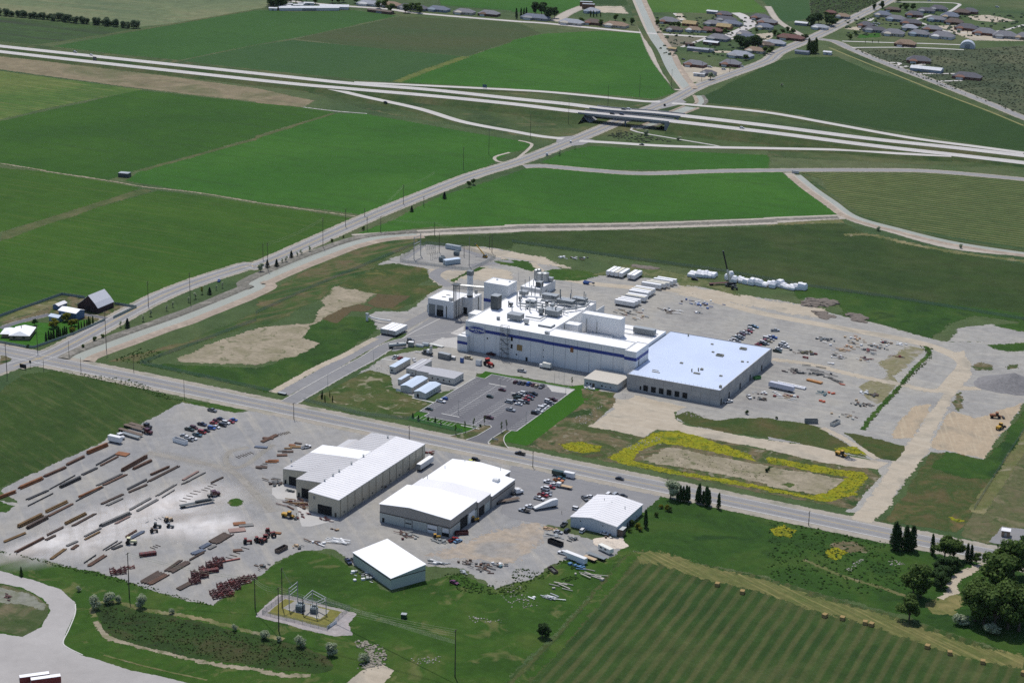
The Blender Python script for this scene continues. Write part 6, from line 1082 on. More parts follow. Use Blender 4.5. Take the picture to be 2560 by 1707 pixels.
cv = thing('conveyor_trailer', 'white wedge shaped conveyor trailer on the asphalt', 'trailer', (*(134.7,-229.9), .07), .95); MB().extr([(-7,1.0),(6,1.0),(6,4.2),(3,4.2),(-7,1.6)], -1.1, 1.1).build('hopper', white_p, cv); MB().box(-6.8, -.8, .5, 6, .8, .98).build('chassis', dgrey, cv); [MB().cyl((x, s_*1.15, .5), (x, s_*.8, .5), .5, n=8).build('wheel', black_p, cv) for x in (3, 4.3) for s_ in (-1, 1)]
def camper(desc, pos, rz, L_=8.5, goose=False, col=None):
    t = thing('camping_trailer', desc, 'trailer', (pos[0], pos[1], .05), rz, 'camping trailers')
    prof = [(-L_/2,.55),(L_/2-.4,.55),(L_/2,1.3),(L_/2-.3,2.9),(-L_/2,2.95)] if not goose else [(-L_/2,.55),(L_/2-2.6,.55),(L_/2-2.4,1.5),(L_/2,1.7),(L_/2-.2,3.3),(-L_/2,3.2)]
    MB().extr(prof, -1.2, 1.2).build('body', col or white_p, t); MB().box(-L_/2+1.2, -1.24, 1.6, -L_/2+2.8, -1.2, 2.3).box(.2, -1.24, 1.6, 1.6, -1.2, 2.3).build('window', glass_d, t)
    [MB().cyl((x, s_*1.15, .36), (x, s_*.85, .36), .36, n=8).build('wheel', black_p, t) for x in (-.8, .2) for s_ in (-1, 1)]; return t
camper('long white gooseneck trailer behind the white pickup in the weeds', (173.8,-279.7), S0-.25, 13, True); camper('white camping trailer beside the bale field fence', (182.5,-263.6), -.4, 8.5, False, pm('cream_box', C(240,238,226,.85), .5)); flat_trailer('long low equipment trailer beside the camping trailer', (181.2,-272), S0-.25, 11, grey_m); flat_trailer('tan decked trailer under the gooseneck trailer', (179.8,-275.9), S0-.25, 7, wood); flat_trailer('rusty flat trailer loaded with timber by the white shop', (113.6,-233.3), .95, 15, wood_d); semi('white tractor of the rusty flat trailer by the white shop', (113,-221.9), .95, 'white')

# ================================================================ steel yard stock, machines, site materials
STEEL = {'rust orange': pm('rust_orange', C(150,100,66), .85, var=.25, scale=.5), 'rusty brown': pm('rust_brown', C(112,84,68), .85, var=.25, scale=.5), 'ochre': pm('rust_ochre', C(136,108,70), .85, var=.25, scale=.5), 'black': pm('mill_black', C(52,54,58), .6, var=.2, scale=.5), 'dark brown': pm('dark_rust', C(92,76,66), .8, var=.25, scale=.5), 'grey': pm('mill_grey', C(128,126,122), .6, var=.2, scale=.5), 'steel blue': pm('steel_blue', C(92,104,124), .5, var=.15, scale=.5), 'pinkish': pm('faded_primer', C(164,136,126), .8, var=.2, scale=.5)}
def beam_stack(a, c, w, h, col, desc='steel beam stack in the gravel yard'):
    """beams lying side by side in layers on timber bearers; a and c are the two ends"""
    h *= 1.1; a = Vector(a); c = Vector(c); d = c-a; L_ = d.length; mid = (a+c)/2
    t = thing('steel_stack', '%s %s' % (col, desc), 'steel stack', (mid.x, mid.y, .03), math.atan2(d.y, d.x), 'steel stacks in the yard')
    m = STEEL[col]; bw = .42; n = max(1, int(w/(bw+.06))); lay = max(1, int(h/.5)); key = round(L_*2)/2
    me = PROTO.get(('beam', key, col))
    if not me:
        mb = MB(); hl = key/2; mb.box(-hl, -.2, 0, hl, .2, .06).box(-hl, -.05, .06, hl, .05, .36).box(-hl, -.2, .36, hl, .2, .42); me = mb.mesh('beam', m); PROTO[('beam', key, col)] = me
    for x in (-L_*.32, 0, L_*.32): MB().box(x-.12, -w/2-.3, 0, x+.12, w/2+.3, .18).build('bearer', wood_d, t)
    for l in range(lay):
        nn = max(1, n-l)
        for i in range(nn):
            if l == lay-1 and lay > 1 and RND.random() < .25: continue
            o = link('beam', me, t); o.location = (RND.uniform(-.05, .05)*L_, (i-(nn-1)/2)*(bw+.06)*(w/(n*(bw+.06)) if n > 1 else 1), .19+l*.44)
    return t
S_ = beam_stack
for pts, w, h, col in (
    ([(-110.9,-358.9),(-108.1,-344.2)], 2.4, 1.8, 'rust orange'), ([(-109.1,-339.3),(-107.7,-323.9)], 2.4, 1.8, 'rust orange'), ([(-108.6,-321.1),(-107.2,-306.3)], 2, 1.2, 'rusty brown'), ([(-108.8,-302.8),(-108.4,-289.2)], 2, 1.3, 'rusty brown'), ([(-109.5,-284.7),(-108,-270)], 2.4, 1.9, 'rust orange'),
    ([(-95.5,-332),(-96.2,-310.7)], .8, .9, 'black'), ([(-92.3,-328.3),(-91.4,-313.7)], 2.4, 1.5, 'black'), ([(-93.4,-309.6),(-92.7,-298)], 1.8, .9, 'black'), ([(-95.6,-295.3),(-96.1,-278.1)], 1, .9, 'black'), ([(-93.1,-295.4),(-93.1,-280.4)], 1.3, .5, 'rusty brown'),
    ([(-96.6,-349.1),(-95.3,-334.6)], 1.6, .9, 'black'), ([(-91,-354.4),(-90.6,-335.6)], .9, .9, 'black'), ([(-78.8,-295),(-79.5,-273.6)], 2.2, 1.9, 'rusty brown'), ([(-75.4,-290.1),(-74.4,-276.2)], 2, 1.4, 'rusty brown'),
    ([(-77.9,-316.9),(-76.7,-297.7)], 1.4, .9, 'grey'), ([(-75.2,-314.9),(-74.1,-298.1)], 1.5, .8, 'rusty brown'), ([(-76.2,-333.8),(-74.6,-318.2)], 2.2, 1.2, 'rust orange'), ([(-74.3,-338.6),(-73.7,-317.3)], .8, .5, 'black'),
    ([(-78.5,-356.5),(-77.5,-340.9)], 2.2, 1.3, 'ochre'), ([(-74.1,-360.1),(-73.6,-342.3)], 1.5, .9, 'rusty brown'), ([(-78.2,-377.5),(-77.6,-360.9)], 2.6, 1.6, 'ochre'), ([(-73.4,-376.9),(-73.2,-362.3)], 2.4, 1.5, 'dark brown'),
    ([(-62.6,-292.1),(-61.2,-278.6)], 1.6, 1, 'rusty brown'), ([(-58.5,-300.2),(-57.5,-275.6)], 1.8, .9, 'dark brown'), ([(-61.5,-313.6),(-60.8,-298.2)], 1.6, .8, 'black'), ([(-58.5,-316.1),(-56.6,-303.4)], 1.5, .7, 'dark brown'), ([(-44.3,-290.2),(-44.5,-276.4)], 1.5, .5, 'pinkish'), ([(-41.4,-294.3),(-40.5,-276.1)], 1, .5, 'grey'),
    ([(-43.4,-313.4),(-44.1,-296.3)], 1.4, .5, 'grey'), ([(-39.8,-313.7),(-40.3,-302.1)], .8, .4, 'grey'), ([(-44.4,-334.2),(-44.4,-317.2)], 1.6, .7, 'grey'), ([(-40.4,-334.1),(-40.3,-317.1)], 1.8, .9, 'grey'), ([(-61,-335.1),(-59.5,-319.8)], 1.6, .7, 'dark brown'), ([(-57.5,-335.4),(-56.6,-324.6)], 1.6, .7, 'grey'),
    ([(-44.1,-357),(-41.6,-338.4)], 2.4, 1.4, 'grey'), ([(-40,-351.3),(-39.5,-340.7)], 1.2, .6, 'pinkish'), ([(-60.9,-363.9),(-60.1,-348.9)], 2.2, 1.2, 'ochre'), ([(-56.3,-363.5),(-56.2,-346.7)], 1.5, .6, 'dark brown'), ([(-60.1,-378.5),(-59.3,-366.8)], 1.5, .7, 'dark brown'), ([(-56.8,-382.8),(-56.4,-376.5)], 1.6, .6, 'dark brown'),
    ([(-72.6,-394.2),(-70.6,-381.1)], 1.9, .8, 'ochre'), ([(-60,-400.3),(-59.4,-381.4)], 2, 1.1, 'rusty brown'), ([(-43.5,-370.8),(-42.9,-358.9)], 1.3, .5, 'grey'), ([(-41.1,-373.6),(-40.6,-362.6)], 1.3, .5, 'ochre'), ([(-40.8,-398.6),(-42.4,-386.4)], 1.8, .7, 'ochre'), ([(-43.9,-383.6),(-43,-376.7)], 1.5, .6, 'grey'), ([(-39.4,-385.6),(-40,-380.3)], 1.8, .7, 'rusty brown'),
    ([(-26.3,-378.6),(-26.7,-366.7)], .8, .4, 'grey'), ([(-24.9,-379),(-24.4,-367)], .9, .4, 'grey'), ([(-22.9,-376.3),(-21.6,-370.3)], 1.7, .6, 'black'), ([(-26.1,-361.8),(-26.3,-352.8)], 1.4, .6, 'rusty brown'), ([(-23.2,-362.7),(-22.6,-352)], 2.2, .6, 'steel blue'), ([(-24.8,-394.7),(-25.6,-384.6)], .9, .4, 'black'), ([(-20.9,-396.3),(-21.5,-383.4)], 2.2, .6, 'rusty brown'),
    ([(12,-398.7),(12.4,-385.7)], 4.6, .8, 'dark brown'), ([(15.4,-398.9),(16.1,-386.3)], 2.6, .5, 'rusty brown'), ([(13.3,-383.2),(12.5,-370.2)], 1.8, .6, 'dark brown'), ([(15.9,-383),(16.5,-369.9)], 3.4, .7, 'dark brown'), ([(15.8,-368.4),(16.6,-357.3)], 1.3, .6, 'dark brown'), ([(13.2,-362.3),(14.8,-355.5)], 3, .5, 'steel blue'), ([(12.7,-354.7),(13.2,-348.3)], 2.8, .5, 'steel blue'), ([(16.4,-353.8),(16.9,-348.7)], 2, .5, 'grey'), ([(13.8,-346.7),(14.4,-334.9)], 5.4, .5, 'dark brown'), ([(16.8,-346.3),(17,-333.9)], .9, .4, 'dark brown'),
    ([(29.9,-396.7),(30.7,-388.9)], 3, .4, 'dark brown'), ([(-39.2,-224.9),(-37.9,-211.8)], 2.6, .3, 'rusty brown'), ([(-41.7,-294.9),(-40.5,-288.6)], .5, .4, 'grey'), ([(-29.6,-286.2),(-28.7,-276.6)], 1.2, .6, 'dark brown')):
    S_(*pts, w, h, col)
def plates(desc, pos, rz, sx, sy, col, n=4):
    t = thing('plate_stack', desc, 'steel plates', (pos[0], pos[1], .03), rz, 'flat steel plate stacks')
    for x in (-sx/3, sx/3): MB().box(x-.1, -sy/2, 0, x+.1, sy/2, .15).build('bearer', wood_d, t)
    for i in range(n): MB().obox((RND.uniform(-.1, .1), RND.uniform(-.1, .1), .2+i*.1), (sx, sy, .08), RND.uniform(-.02, .02)).build('plate', STEEL[col] if isinstance(col, str) else col, t)
for pos, rz, sx, sy, col, ds in (((-93.3,-276), .1, 7, 4.5, 'rust orange', 'at the top of the steel rows'), ((12.3,-321.8), .7, 6, 3.4, 'rust orange', 'beside the grey plates'), ((16.2,-321.7), .75, 7, 3, 'grey', 'at the far end of the brown stacks'), ((15.6,-328.8), .75, 8, 4.5, 'pinkish', 'laid out flat by the brown stacks'),
    ((-19.3,-221.8), .5, 6, 2.6, 'ochre', 'left of the tan shop'), ((-19.3,-229.6), .6, 6, 2.4, 'dark brown', 'left of the tan shop'), ((-19.1,-235.4), .6, 5.5, 2.6, 'rusty brown', 'left of the tan shop'), ((-18.6,-244.5), .6, 5.5, 2.6, 'rust orange', 'left of the tan shop'), ((-22.4,-220.5), .4, 3.5, 2, 'rust orange', 'left of the tan shop'), ((-21,-216.6), .1, 4, 1.4, 'dark brown', 'left of the tan shop'), ((-22.4,-230.1), .5, 5, 2, 'grey', 'left of the tan shop'), ((-21.7,-225.5), .5, 4, 1.4, 'ochre', 'left of the tan shop'), ((-35.4,-231.1), .3, 7, 2.4, 'steel blue', 'in the middle of the upper yard'), ((-39.3,-218.3), .3, 6, 2, 'rusty brown', 'in the middle of the upper yard'), ((-19.2,-255), .5, 6, 2.4, 'dark brown', 'lowest of the left plate row'), ((-19,-246.1), .5, 6, 2.2, 'rust orange', 'near the lowest left plates'), ((29.2,-348.2), .7, 4.4, 2.2, 'rusty brown', 'above the red frames'), ((34.6,-322.2), .3, 3.6, 1.8, 'rust orange', 'beside the red machinery')): plates('%s steel plates %s' % (col, ds), pos, rz, sx, sy, col)
def sleepers(desc, a, c, n, L_=3.2, col=None):
    t = thing('bearer_row', desc, 'steel bars', (a[0], a[1], .03), 0, 'rows of bearers'); a = Vector(a); c = Vector(c); d = (c-a).normalized(); nr = Vector((d.y, -d.x))
    for i in range(n):
        p = a.lerp(c, i/max(1, n-1)); q = p+nr*L_*RND.uniform(.8, 1.15); part(t, 'bearer', MB().bar((p.x, p.y, .18), (q.x, q.y, .18), .22, .25), col or STEEL['dark brown'])
    for o in t.children: o.matrix_parent_inverse = Matrix.Translation(-Vector((t.location.x, t.location.y, 0)))
sleepers('row of dark bearers at the left of the upper yard', (-39.6,-248.9), (-36.6,-240), 7); sleepers('row of dark bearers at the right of the upper yard', (-39.4,-211.7), (-35.9,-204), 8); sleepers('row of dark bearers above the red frames', (28.5,-360.4), (28.5,-344.1), 6, 4); sleepers('row of bearers beside the flatbed load', (-29,-295.2), (-29.2,-286.8), 4, 3.5); sleepers('row of bearers left of the steel truck', (-30.3,-312.3), (-31.6,-298.5), 5, 4); sleepers('thin bars on the gravel by the red bundle', (-9,-365.3), (-8.5,-361.7), 3, 3); sleepers('bearers under the lowest left plates', (-20.6,-257.6), (-21.7,-250.3), 4, 3)
def red_frames(desc, pos, rz, nx, ny, nz=2, name='red_frame_pile', m=None):
    """welded red frames stacked up"""
    t = thing(name, desc, 'steel frames', (pos[0], pos[1], .03), rz, 'red painted steel frames'); m = m or redd
    for i in range(nx):
        for j in range(ny):
            for k in range(nz):
                if k and RND.random() < .25: continue
                mb = MB(); x = (i-(nx-1)/2)*2.5+RND.uniform(-.2, .2); y = (j-(ny-1)/2)*2.4+RND.uniform(-.2, .2); z = .1+k*1.0; a = 1.05
                for s_ in (-1, 1): mb.bar((x-a, y+s_*a, z), (x+a, y+s_*a, z), .2, .25).bar((x+s_*a, y-a, z), (x+s_*a, y+a, z), .2, .25).bar((x+s_*a, y-a, z), (x+s_*a, y-a, z+.9), .2).bar((x+s_*a, y+a, z), (x+s_*a, y+a, z+.9), .2)
                mb.bar((x-a, y-a, z+.8), (x+a, y+a, z+.85), .22).bar((x-a, y, z+.5), (x+a, y, z+.5), .3, .5)
                mb.build('frame', m if RND.random() < .8 else red_p, t)
for pos, rz, nx, ny, nz, ds in (((-5,-395), .8, 3, 2, 2, 'left of the tall pole'), ((-3.2,-388.7), .8, 2, 1, 1, 'just right of the tall pole'), ((31.6,-386.2), .9, 2, 2, 2, 'at the foot of the long red row'), ((30.2,-380.2), .9, 3, 2, 3, 'lower in the long red row'), ((28.3,-373.7), .9, 2, 2, 2, 'in the middle of the long red row'), ((30.2,-368.8), .9, 3, 2, 3, 'upper in the long red row'), ((28.2,-362.2), .9, 2, 2, 2, 'at the top of the long red row'), ((49.7,-391.1), .9, 4, 3, 2, 'at the lower end of the short red row'), ((48.4,-383.8), .9, 4, 3, 2, 'in the middle of the short red row'), ((49.7,-376.8), .9, 4, 2, 2, 'upper in the short red row'), ((50.7,-371), .9, 3, 2, 1, 'at the top of the short red row')): red_frames('maroon steel frames '+ds, pos, rz, nx, ny, nz)
for pos, ds in (((-4.5,-373.1), 'alone on the open gravel'), ((31.6,-374.2), 'lying in the long red row')):
    t = thing('red_girder', 'maroon box girder '+ds, 'girder', (pos[0], pos[1], .03), .85); MB().box(-4, -1.1, .2, 4, 1.1, 1.6).build('girder', redd, t); [MB().box(x-.15, -1.2, .15, x+.15, 1.2, 1.7).build('stiffener', red_p, t) for x in (-3, -1, 1, 3)]; [MB().box(x-.12, -1.3, 0, x+.12, 1.3, .16).build('bearer', wood_d, t) for x in (-2.5, 2.5)]
bb = thing('long_red_beam', 'long pale red beam beside the maroon frames', 'beam', (*(31.4,-361.1), .1), .95); MB().box(-7, -.3, 0, 7, .3, .15).box(-7, -.08, .15, 7, .08, .5).box(-7, -.3, .5, 7, .3, .62).build('beam', pm('pale_red', C(186,110,100), .7), bb)
def tractor(desc, pos, rz, col, z=.03, scale=1.0, name='farm_machine', cat='machine'):
    t = thing(name, desc, cat, (pos[0], pos[1], z), rz, 'machines in the yards'); t.scale = (scale,)*3
    MB().box(-.4, -.5, .8, 2.2, .5, 1.7).build('bonnet', col, t); MB().box(-1.6, -.85, .9, -.4, .85, 1.5).build('chassis', col, t); MB().box(-1.5, -.75, 1.5, -.3, .75, 2.7).build('cab', glass_d, t); MB().box(-1.65, -.9, 2.7, -.2, .9, 2.82).build('cab_roof', col, t)
    for x, r in ((-1.2, .85), (1.7, .55)):
        for s_ in (-1, 1): MB().cyl((x, s_*1.15, r), (x, s_*.7, r), r, n=12).build('wheel', black_p, t)
    return t
for k, pos in enumerate(((28.5,-338.9), (31.9,-334.5), (34.4,-334.7), (33.3,-330.4), (29.9,-323.6), (34.4,-326.1))): tractor('red farm machine at the end of the material rows', pos, .6+k*.4, red_p, scale=1.0)
tractor('small white machine on the glare-painted gravel', (-19.2,-366.5), .4, pm('cream_machine', C(226,222,180), .5), scale=1.2); tractor('dark welding machine on the glare-painted gravel', (-20.1,-344.7), .3, dgrey, scale=.9); tractor('grey machine beside the welding machine', (-14.6,-341.6), .2, grey_m, scale=.8); tractor('tan machine above the welding machine', (-19.5,-336.3), 1.2, wood, scale=1.0); tractor('olive cart left of the welding machine', (-18,-350.2), .8, wood_d, scale=.9)
sleepers('grey benches on the glare-painted gravel', (-27.5,-336.9), (-25.9,-333), 3, 3, grey_m); sleepers('grey beams left of the welding machine', (-27.9,-341), (-22.9,-341.6), 2, 2, grey_m)
def wheel_loader(desc, pos, rz, col=None, blade=False, name='wheel_loader'):
    c = col or yellow_p; t = thing(name, desc, 'loader' if not blade else 'grader', (pos[0], pos[1], .05), rz, 'construction machines')
    MB().box(-3.4, -1.1, 1, -.2, 1.1, 2.2).build('engine', c, t); MB().box(-.2, -.9, 1.1, 1.3, .9, 3.3).build('cab', glass_d, t); MB().box(-.3, -1, 3.3, 1.4, 1, 3.45).build('cab_roof', c, t); MB().box(1.3, -.7, .9, 2.6, .7, 1.5).build('front_frame', c, t)
    for x in (-2.2, 1.9):
        for s_ in (-1, 1): MB().cyl((x, s_*1.35, .75), (x, s_*.85, .75), .75, n=12).build('wheel', black_p, t)
    for s_ in (-1, 1): MB().bar((1.6, s_*.6, 1.6), (4.0, s_*.6, .7), .22, .35).build('arm', c, t)
    MB().extr([(3.7,.1),(5.1,.05),(5.2,.4),(4.2,1.1),(3.8,1.2)], -1.4, 1.4).build('bucket' if not blade else 'blade', dgrey, t); return t
wheel_loader('yellow wheel loader pushing gravel on the dirt road', (243,-86.6), -.3); wheel_loader('brown loader at the far right of the graded lot', (302.6,15.4), .4, pm('machine_brown', C(150,92,56), .6)); wheel_loader('yellow grader parked on the graded lot', (309,-1.1), 1.35, None, True); wheel_loader('yellow forklift loader beside the concrete apron', (28.7,-303.3), .1)
tractor('yellow skid machine beside the white shop wall', (111,-262.2), .8, yellow_p, scale=1.0); tractor('yellow lift truck at the white shop front', (104.6,-289.5), .6, yellow_p, scale=.9)
# telescopic crane with load
cr = thing('mobile_crane', 'dark mobile crane with raised telescopic boom by the wrapped loads', 'crane', (*(78,184.2), .05), .2)
MB().box(-4.5, -1.3, .9, 3.5, 1.3, 1.7).build('carrier', dgrey, cr); MB().box(-3, -1.2, 1.7, 1, 1.2, 3).build('turret', black_p, cr); MB().box(1.2, .2, 1.7, 2.8, 1.3, 3.2).build('cab', glass_d, cr)
for x in (-3.4, -1.8, 1.2, 2.6): [MB().cyl((x, s_*1.35, .6), (x, s_*.95, .6), .6, n=10).build('wheel', black_p, cr) for s_ in (-1, 1)]
bd = Vector((-7.5, 9.0, 19.5)); MB().bar((-1, 0, 2.8), Vector((-1, 0, 2.8))+bd*.42, 1.1, 1.2).build('boom_base', pm('pale_boom', C(190,196,180), .5), cr); MB().bar(Vector((-1, 0, 2.8))+bd*.4, Vector((-1, 0, 2.8))+bd, .7, .8).build('boom_top', black_p, cr); MB().obox(Vector((-1, 0, 2.8))+bd, (1.4, .8, .8)).build('boom_head', dgrey, cr)
flat_trailer('brown lowbed trailer beside the crane', (68.8,184.7), .75, 15, redd); car('suv', (49.8,186.4), .1, 'black', 'by the wrapped loads', 'vehicles near the plant front'); tractor('dark wheeled machine below the crane', (82,178.9), .3, dgrey, scale=1.1)
wrapm = pm('white_shrink_wrap', C(246,246,248,.86), .5, var=.05)
def wrapped(desc, pos, rz, sx, sy, sz):
    t = thing('wrapped_load', desc, 'wrapped load', (pos[0], pos[1], .05), rz, 'white wrapped loads on pallets')
    MB().box(-sx/2, -sy/2, 0, sx/2, sy/2, .3).build('pallet', wood_d, t); k = RND.uniform(.35, .8); w = MB()
    w.add([(-sx/2,-sy/2,.3),(sx/2,-sy/2,.3),(sx/2,sy/2,.3),(-sx/2,sy/2,.3),(-sx/2,-sy/2,sz*.6),(sx/2,-sy/2,sz*.55),(sx/2,sy/2,sz*.6),(-sx/2,sy/2,sz*.65),(-sx/2*k,-sy/2*k,sz),(sx/2*k,-sy/2*k,sz*.95),(sx/2*k,sy/2*k,sz),(-sx/2*k,sy/2*k,sz*.97)], [(0,1,5,4),(1,2,6,5),(2,3,7,6),(3,0,4,7),(4,5,9,8),(5,6,10,9),(6,7,11,10),(7,4,8,11),(8,9,10,11)])
    w.build('wrap', wrapm, t)
for i in range(7): a = Vector((43.9,195.3)); c = Vector((58.2,200.2)); p = a.lerp(c, i/6); wrapped('white wrapped load in the short row by the crane', p, .1+RND.uniform(-.1, .1), 4.4, 7.5, RND.uniform(3.0, 4.6))
for i in range(2): wrapped('white wrapped load lifted onto the brown lowbed', ((69.3,198.9), (69.5,206.1))[i], .7, 3.2, 3.4, 4.4)
for i in range(23): a = Vector((76.3,196.1)); c = Vector((123.6,201.9)); p = a.lerp(c, i/22); wrapped('white wrapped load in the long row right of the crane', (p.x+RND.uniform(-1, 1), p.y+RND.uniform(-1.5, 3.5)), RND.uniform(-.3, .3), RND.uniform(3.4, 5), RND.uniform(4, 7), RND.uniform(2.4, 4.8))
# lifts, tanks, small plant
def boom_lift(desc, pos, rz, col, L_=12):
    t = thing('boom_lift', desc, 'boom lift', (pos[0], pos[1], .05), rz, 'boom lifts'); MB().box(-1.6, -1.1, .5, 1.6, 1.1, 1.2).build('base', col, t); MB().box(-1.4, -.9, 1.2, 1, .9, 2.1).build('turret', dgrey, t); MB().bar((-.5, 0, 2), (-L_*.7, L_*.2, L_*.7), .5, .55).build('boom', col, t); MB().obox((-L_*.72, L_*.2, L_*.7), (1.2, .9, .9)).build('basket', dgrey, t)
    [MB().cyl((x, s_*1.2, .45), (x, s_*.85, .45), .45, n=8).build('wheel', black_p, t) for x in (-1.1, 1.1) for s_ in (-1, 1)]
boom_lift('yellow boom lift by the rear substation', (-103,161.6), .1, yellow_p, 12); bl2 = thing('boom_lift', 'blue folded boom lift behind the plant', 'boom lift', (*(-12,138.4), .05), 0, 'boom lifts'); MB().box(-2, -1.2, .5, 2, 1.2, 1.8).build('base', blue_l, bl2); MB().bar((-1.5, 0, 2.2), (5.5, 0, 1.8), .5, .6).build('boom', blue_l, bl2); MB().box(5, -.7, 1, 6.2, .7, 2).build('basket', dgrey, bl2); [MB().cyl((x, s_*1.2, .45), (x, s_*.85, .45), .45, n=8).build('wheel', black_p, bl2) for x in (-1.3, 1.3) for s_ in (-1, 1)]
tlh = tractor('red telehandler before the plant', (9.2,-50), -.5, pm('bright_red', C(190,48,40), .5), scale=1.6, name='telehandler'); 
def box_thing(name, desc, cat, pos, rz, sx, sy, sz, mat, group=None, legs=False, z=.05):
    t = thing(name, desc, cat, (pos[0], pos[1], z), rz, group); b0 = .15
    MB().box(-sx/2, -sy/2, b0, sx/2, sy/2, sz).build('body', mat, t); MB().box(-sx/2-.06, -sy/2-.06, sz, sx/2+.06, sy/2+.06, sz+.1).build('lid', galv if mat is not galv else white_p, t)
    for y in (-sy/2+.15, sy/2-.15): MB().box(-sx/2, y-.1, 0, sx/2, y+.1, b0).build('skid', dgrey, t)
    return t
box_thing('portable_toilet', 'blue portable toilet on the gravel before the plant', 'toilet', (-8.1,-52.1), 0, 1.8, 1.8, 3, blue_l); box_thing('site_box', 'white site box beside the red telehandler', 'box', (3.2,-51.5), 0, 3.2, 2.6, 3.2, white_p); box_thing('generator', 'grey generator set above the office trailers', 'generator', (-20.6,-51.3), -.1, 8, 3, 3.4, grey_m); box_thing('generator', 'small grey cabinet right of the generator', 'generator', (-15,-50.1), 0, 2.4, 2, 1.8, galv); box_thing('site_tank', 'silver tank beside the tanker tractor', 'tank', (-49.9,-41.1), .2, 3.4, 2.6, 3, galv)
box_thing('pipe_crate', 'white crate on the gravel, nearer the tanker', 'crate', (-45,-38.9), .1, 5, 2, 1.2, white_p); box_thing('pipe_crate', 'white crate on the gravel, farther from the tanker', 'crate', (-42.8,-35.3), .1, 4, 2.4, 1.6, white_p); pz = thing('pipe_bundle', 'long grey pipe bundle at the concrete apron edge', 'pipes', (*(-36.5,-32.5), .05), -.1); [MB().cyl((-5, y, .4), (5, y, .4), .38, n=8).build('pipe', galv, pz) for y in (-.8, 0, .8)]; [MB().box(x-.1, -1.4, 0, x+.1, 1.4, .04).build('bearer', wood_d, pz) for x in (-3, 3)]
mixp = thing('batch_machine', 'white batching machine with mast above the office trailers', 'machine', (*(-32.7,-50.3), .05), 0); MB().box(-4, -1.2, .6, 3, 1.2, 1.6).build('frame', dgrey, mixp); MB().box(-.6, -1, 1.6, 1, 1, 3.6).build('hopper', white_p, mixp); MB().box(1.4, -.8, 1.6, 2.6, .8, 6.4).build('mast', cream, mixp); MB().cyl((-3, 0, 2.4), (-1, 0, 2.4), .9, n=10).build('drum', dgrey, mixp); MB().bar((-4, 0, 1), (-9, 0, .5), .4).build('tongue', white_p, mixp)
wp = thing('white_pipe_blower', 'white pipe elbow leading to the trailers by the truck yard', 'pipe', (*(-100.3,-8.4), 0), 0)
pts = [(-100.3,-9.8), (-97.9,-8.3), (-90.1,-9.1), (-83.5,-7.9)]; b0 = Vector(pts[0])
mb = MB(); mb.cyl((0, 0, 0), (0, 0, 4.4), .8, n=10); last = Vector((0, 0, 3.6))
for q in pts[1:]: v = Vector((q[0]-b0.x, q[1]-b0.y, 2.2)); mb.cyl(last, v, .5, n=8); last = v
wp.location = (b0.x, b0.y, 0); mb.build('pipe', white_p, wp); MB().box(-1, -1, 4.4, 1, 1, 5).build('head', galv, wp)
# long grey trailer tanks etc. in the material yard
tr2 = thing('grey_tank_trailer', 'long pale grey covered trailer among the site materials', 'trailer', (*(179.1,-1.1), .05), -.12); MB().extr([(-8,1),(8,1),(8,3.4),(7.4,3.8),(-7.4,3.8),(-8,3.4)], -1.3, 1.3).build('body', pm('pale_lavender', C(206,208,220,.84), .5), tr2); MB().box(-7.5, -.6, .6, 7.5, .6, 1).build('chassis', dgrey, tr2); [MB().cyl((x, s_*1.2, .5), (x, s_*.8, .5), .5, n=8).build('wheel', black_p, tr2) for x in (5.5, 6.8) for s_ in (-1, 1)]
wt = thing('white_pipe_stack', 'long white wrapped pipe stack behind the grey trailer', 'pipes', (*(182.5,7.7), .05), -.1); [MB().cyl((-9, -1+k, .6+(k % 2)*.5), (9, -1+k, .6+(k % 2)*.5), .55, n=8).build('pipe', wrapm, wt) for k in range(3)]; [MB().box(x-.1, -1.6, 0, x+.1, 1.6, .05).build('bearer', wood_d, wt) for x in (-5, 5)]
ob = thing('orange_girder', 'orange girder bundle among the site materials', 'girder', (*(191.9,21.9), .05), -.2); [MB().box(-5, -1+k*.9, .2, 5, -.3+k*.9, 1.0).build('girder', orange_p if k != 1 else wood, ob) for k in range(3)]; [MB().box(x-.12, -1.4, 0, x+.12, 1.8, .2).build('bearer', wood_d, ob) for x in (-3.5, 3.5)]
DARKM = [dgrey, STEEL['black'], STEEL['rusty brown'], grey_m]
def pile(desc, pos, n, spread, mats, name='material_pile', cat='materials', rz=0, long=4.0, group='loose site materials'):
    """a heap of assorted boards, sections and boxes"""
    t = thing(name, desc, cat, (pos[0], pos[1], .04), rz, group)
    for i in range(n):
        x, y = RND.gauss(0, spread*.42), RND.gauss(0, spread*.3); m = mats[RND.randrange(len(mats))]; k = RND.random()
        if k < .5: MB().obox((x, y, .25+.25*(i % 3)), (RND.uniform(.5, 1)*long, RND.uniform(.2, .7), RND.uniform(.15, .4)), RND.uniform(-.5, .5)).build('board', m, t)
        elif k < .8: MB().obox((x, y, .45), (RND.uniform(.8, 1.8), RND.uniform(.8, 1.6), RND.uniform(.6, 1.1)), RND.uniform(0, 1.5)).build('crate', m, t)
        else: MB().cyl((x-long/3, y, .4), (x+long/3, y, .45), .22, n=6).build('tube', m, t)
WH = [white_p, wood, galv]; MX = [white_p, wood, grey_m, red_p, dgrey]; LU = [wood, wood, white_p, pm('pale_orange', C(220,176,140), .8)]
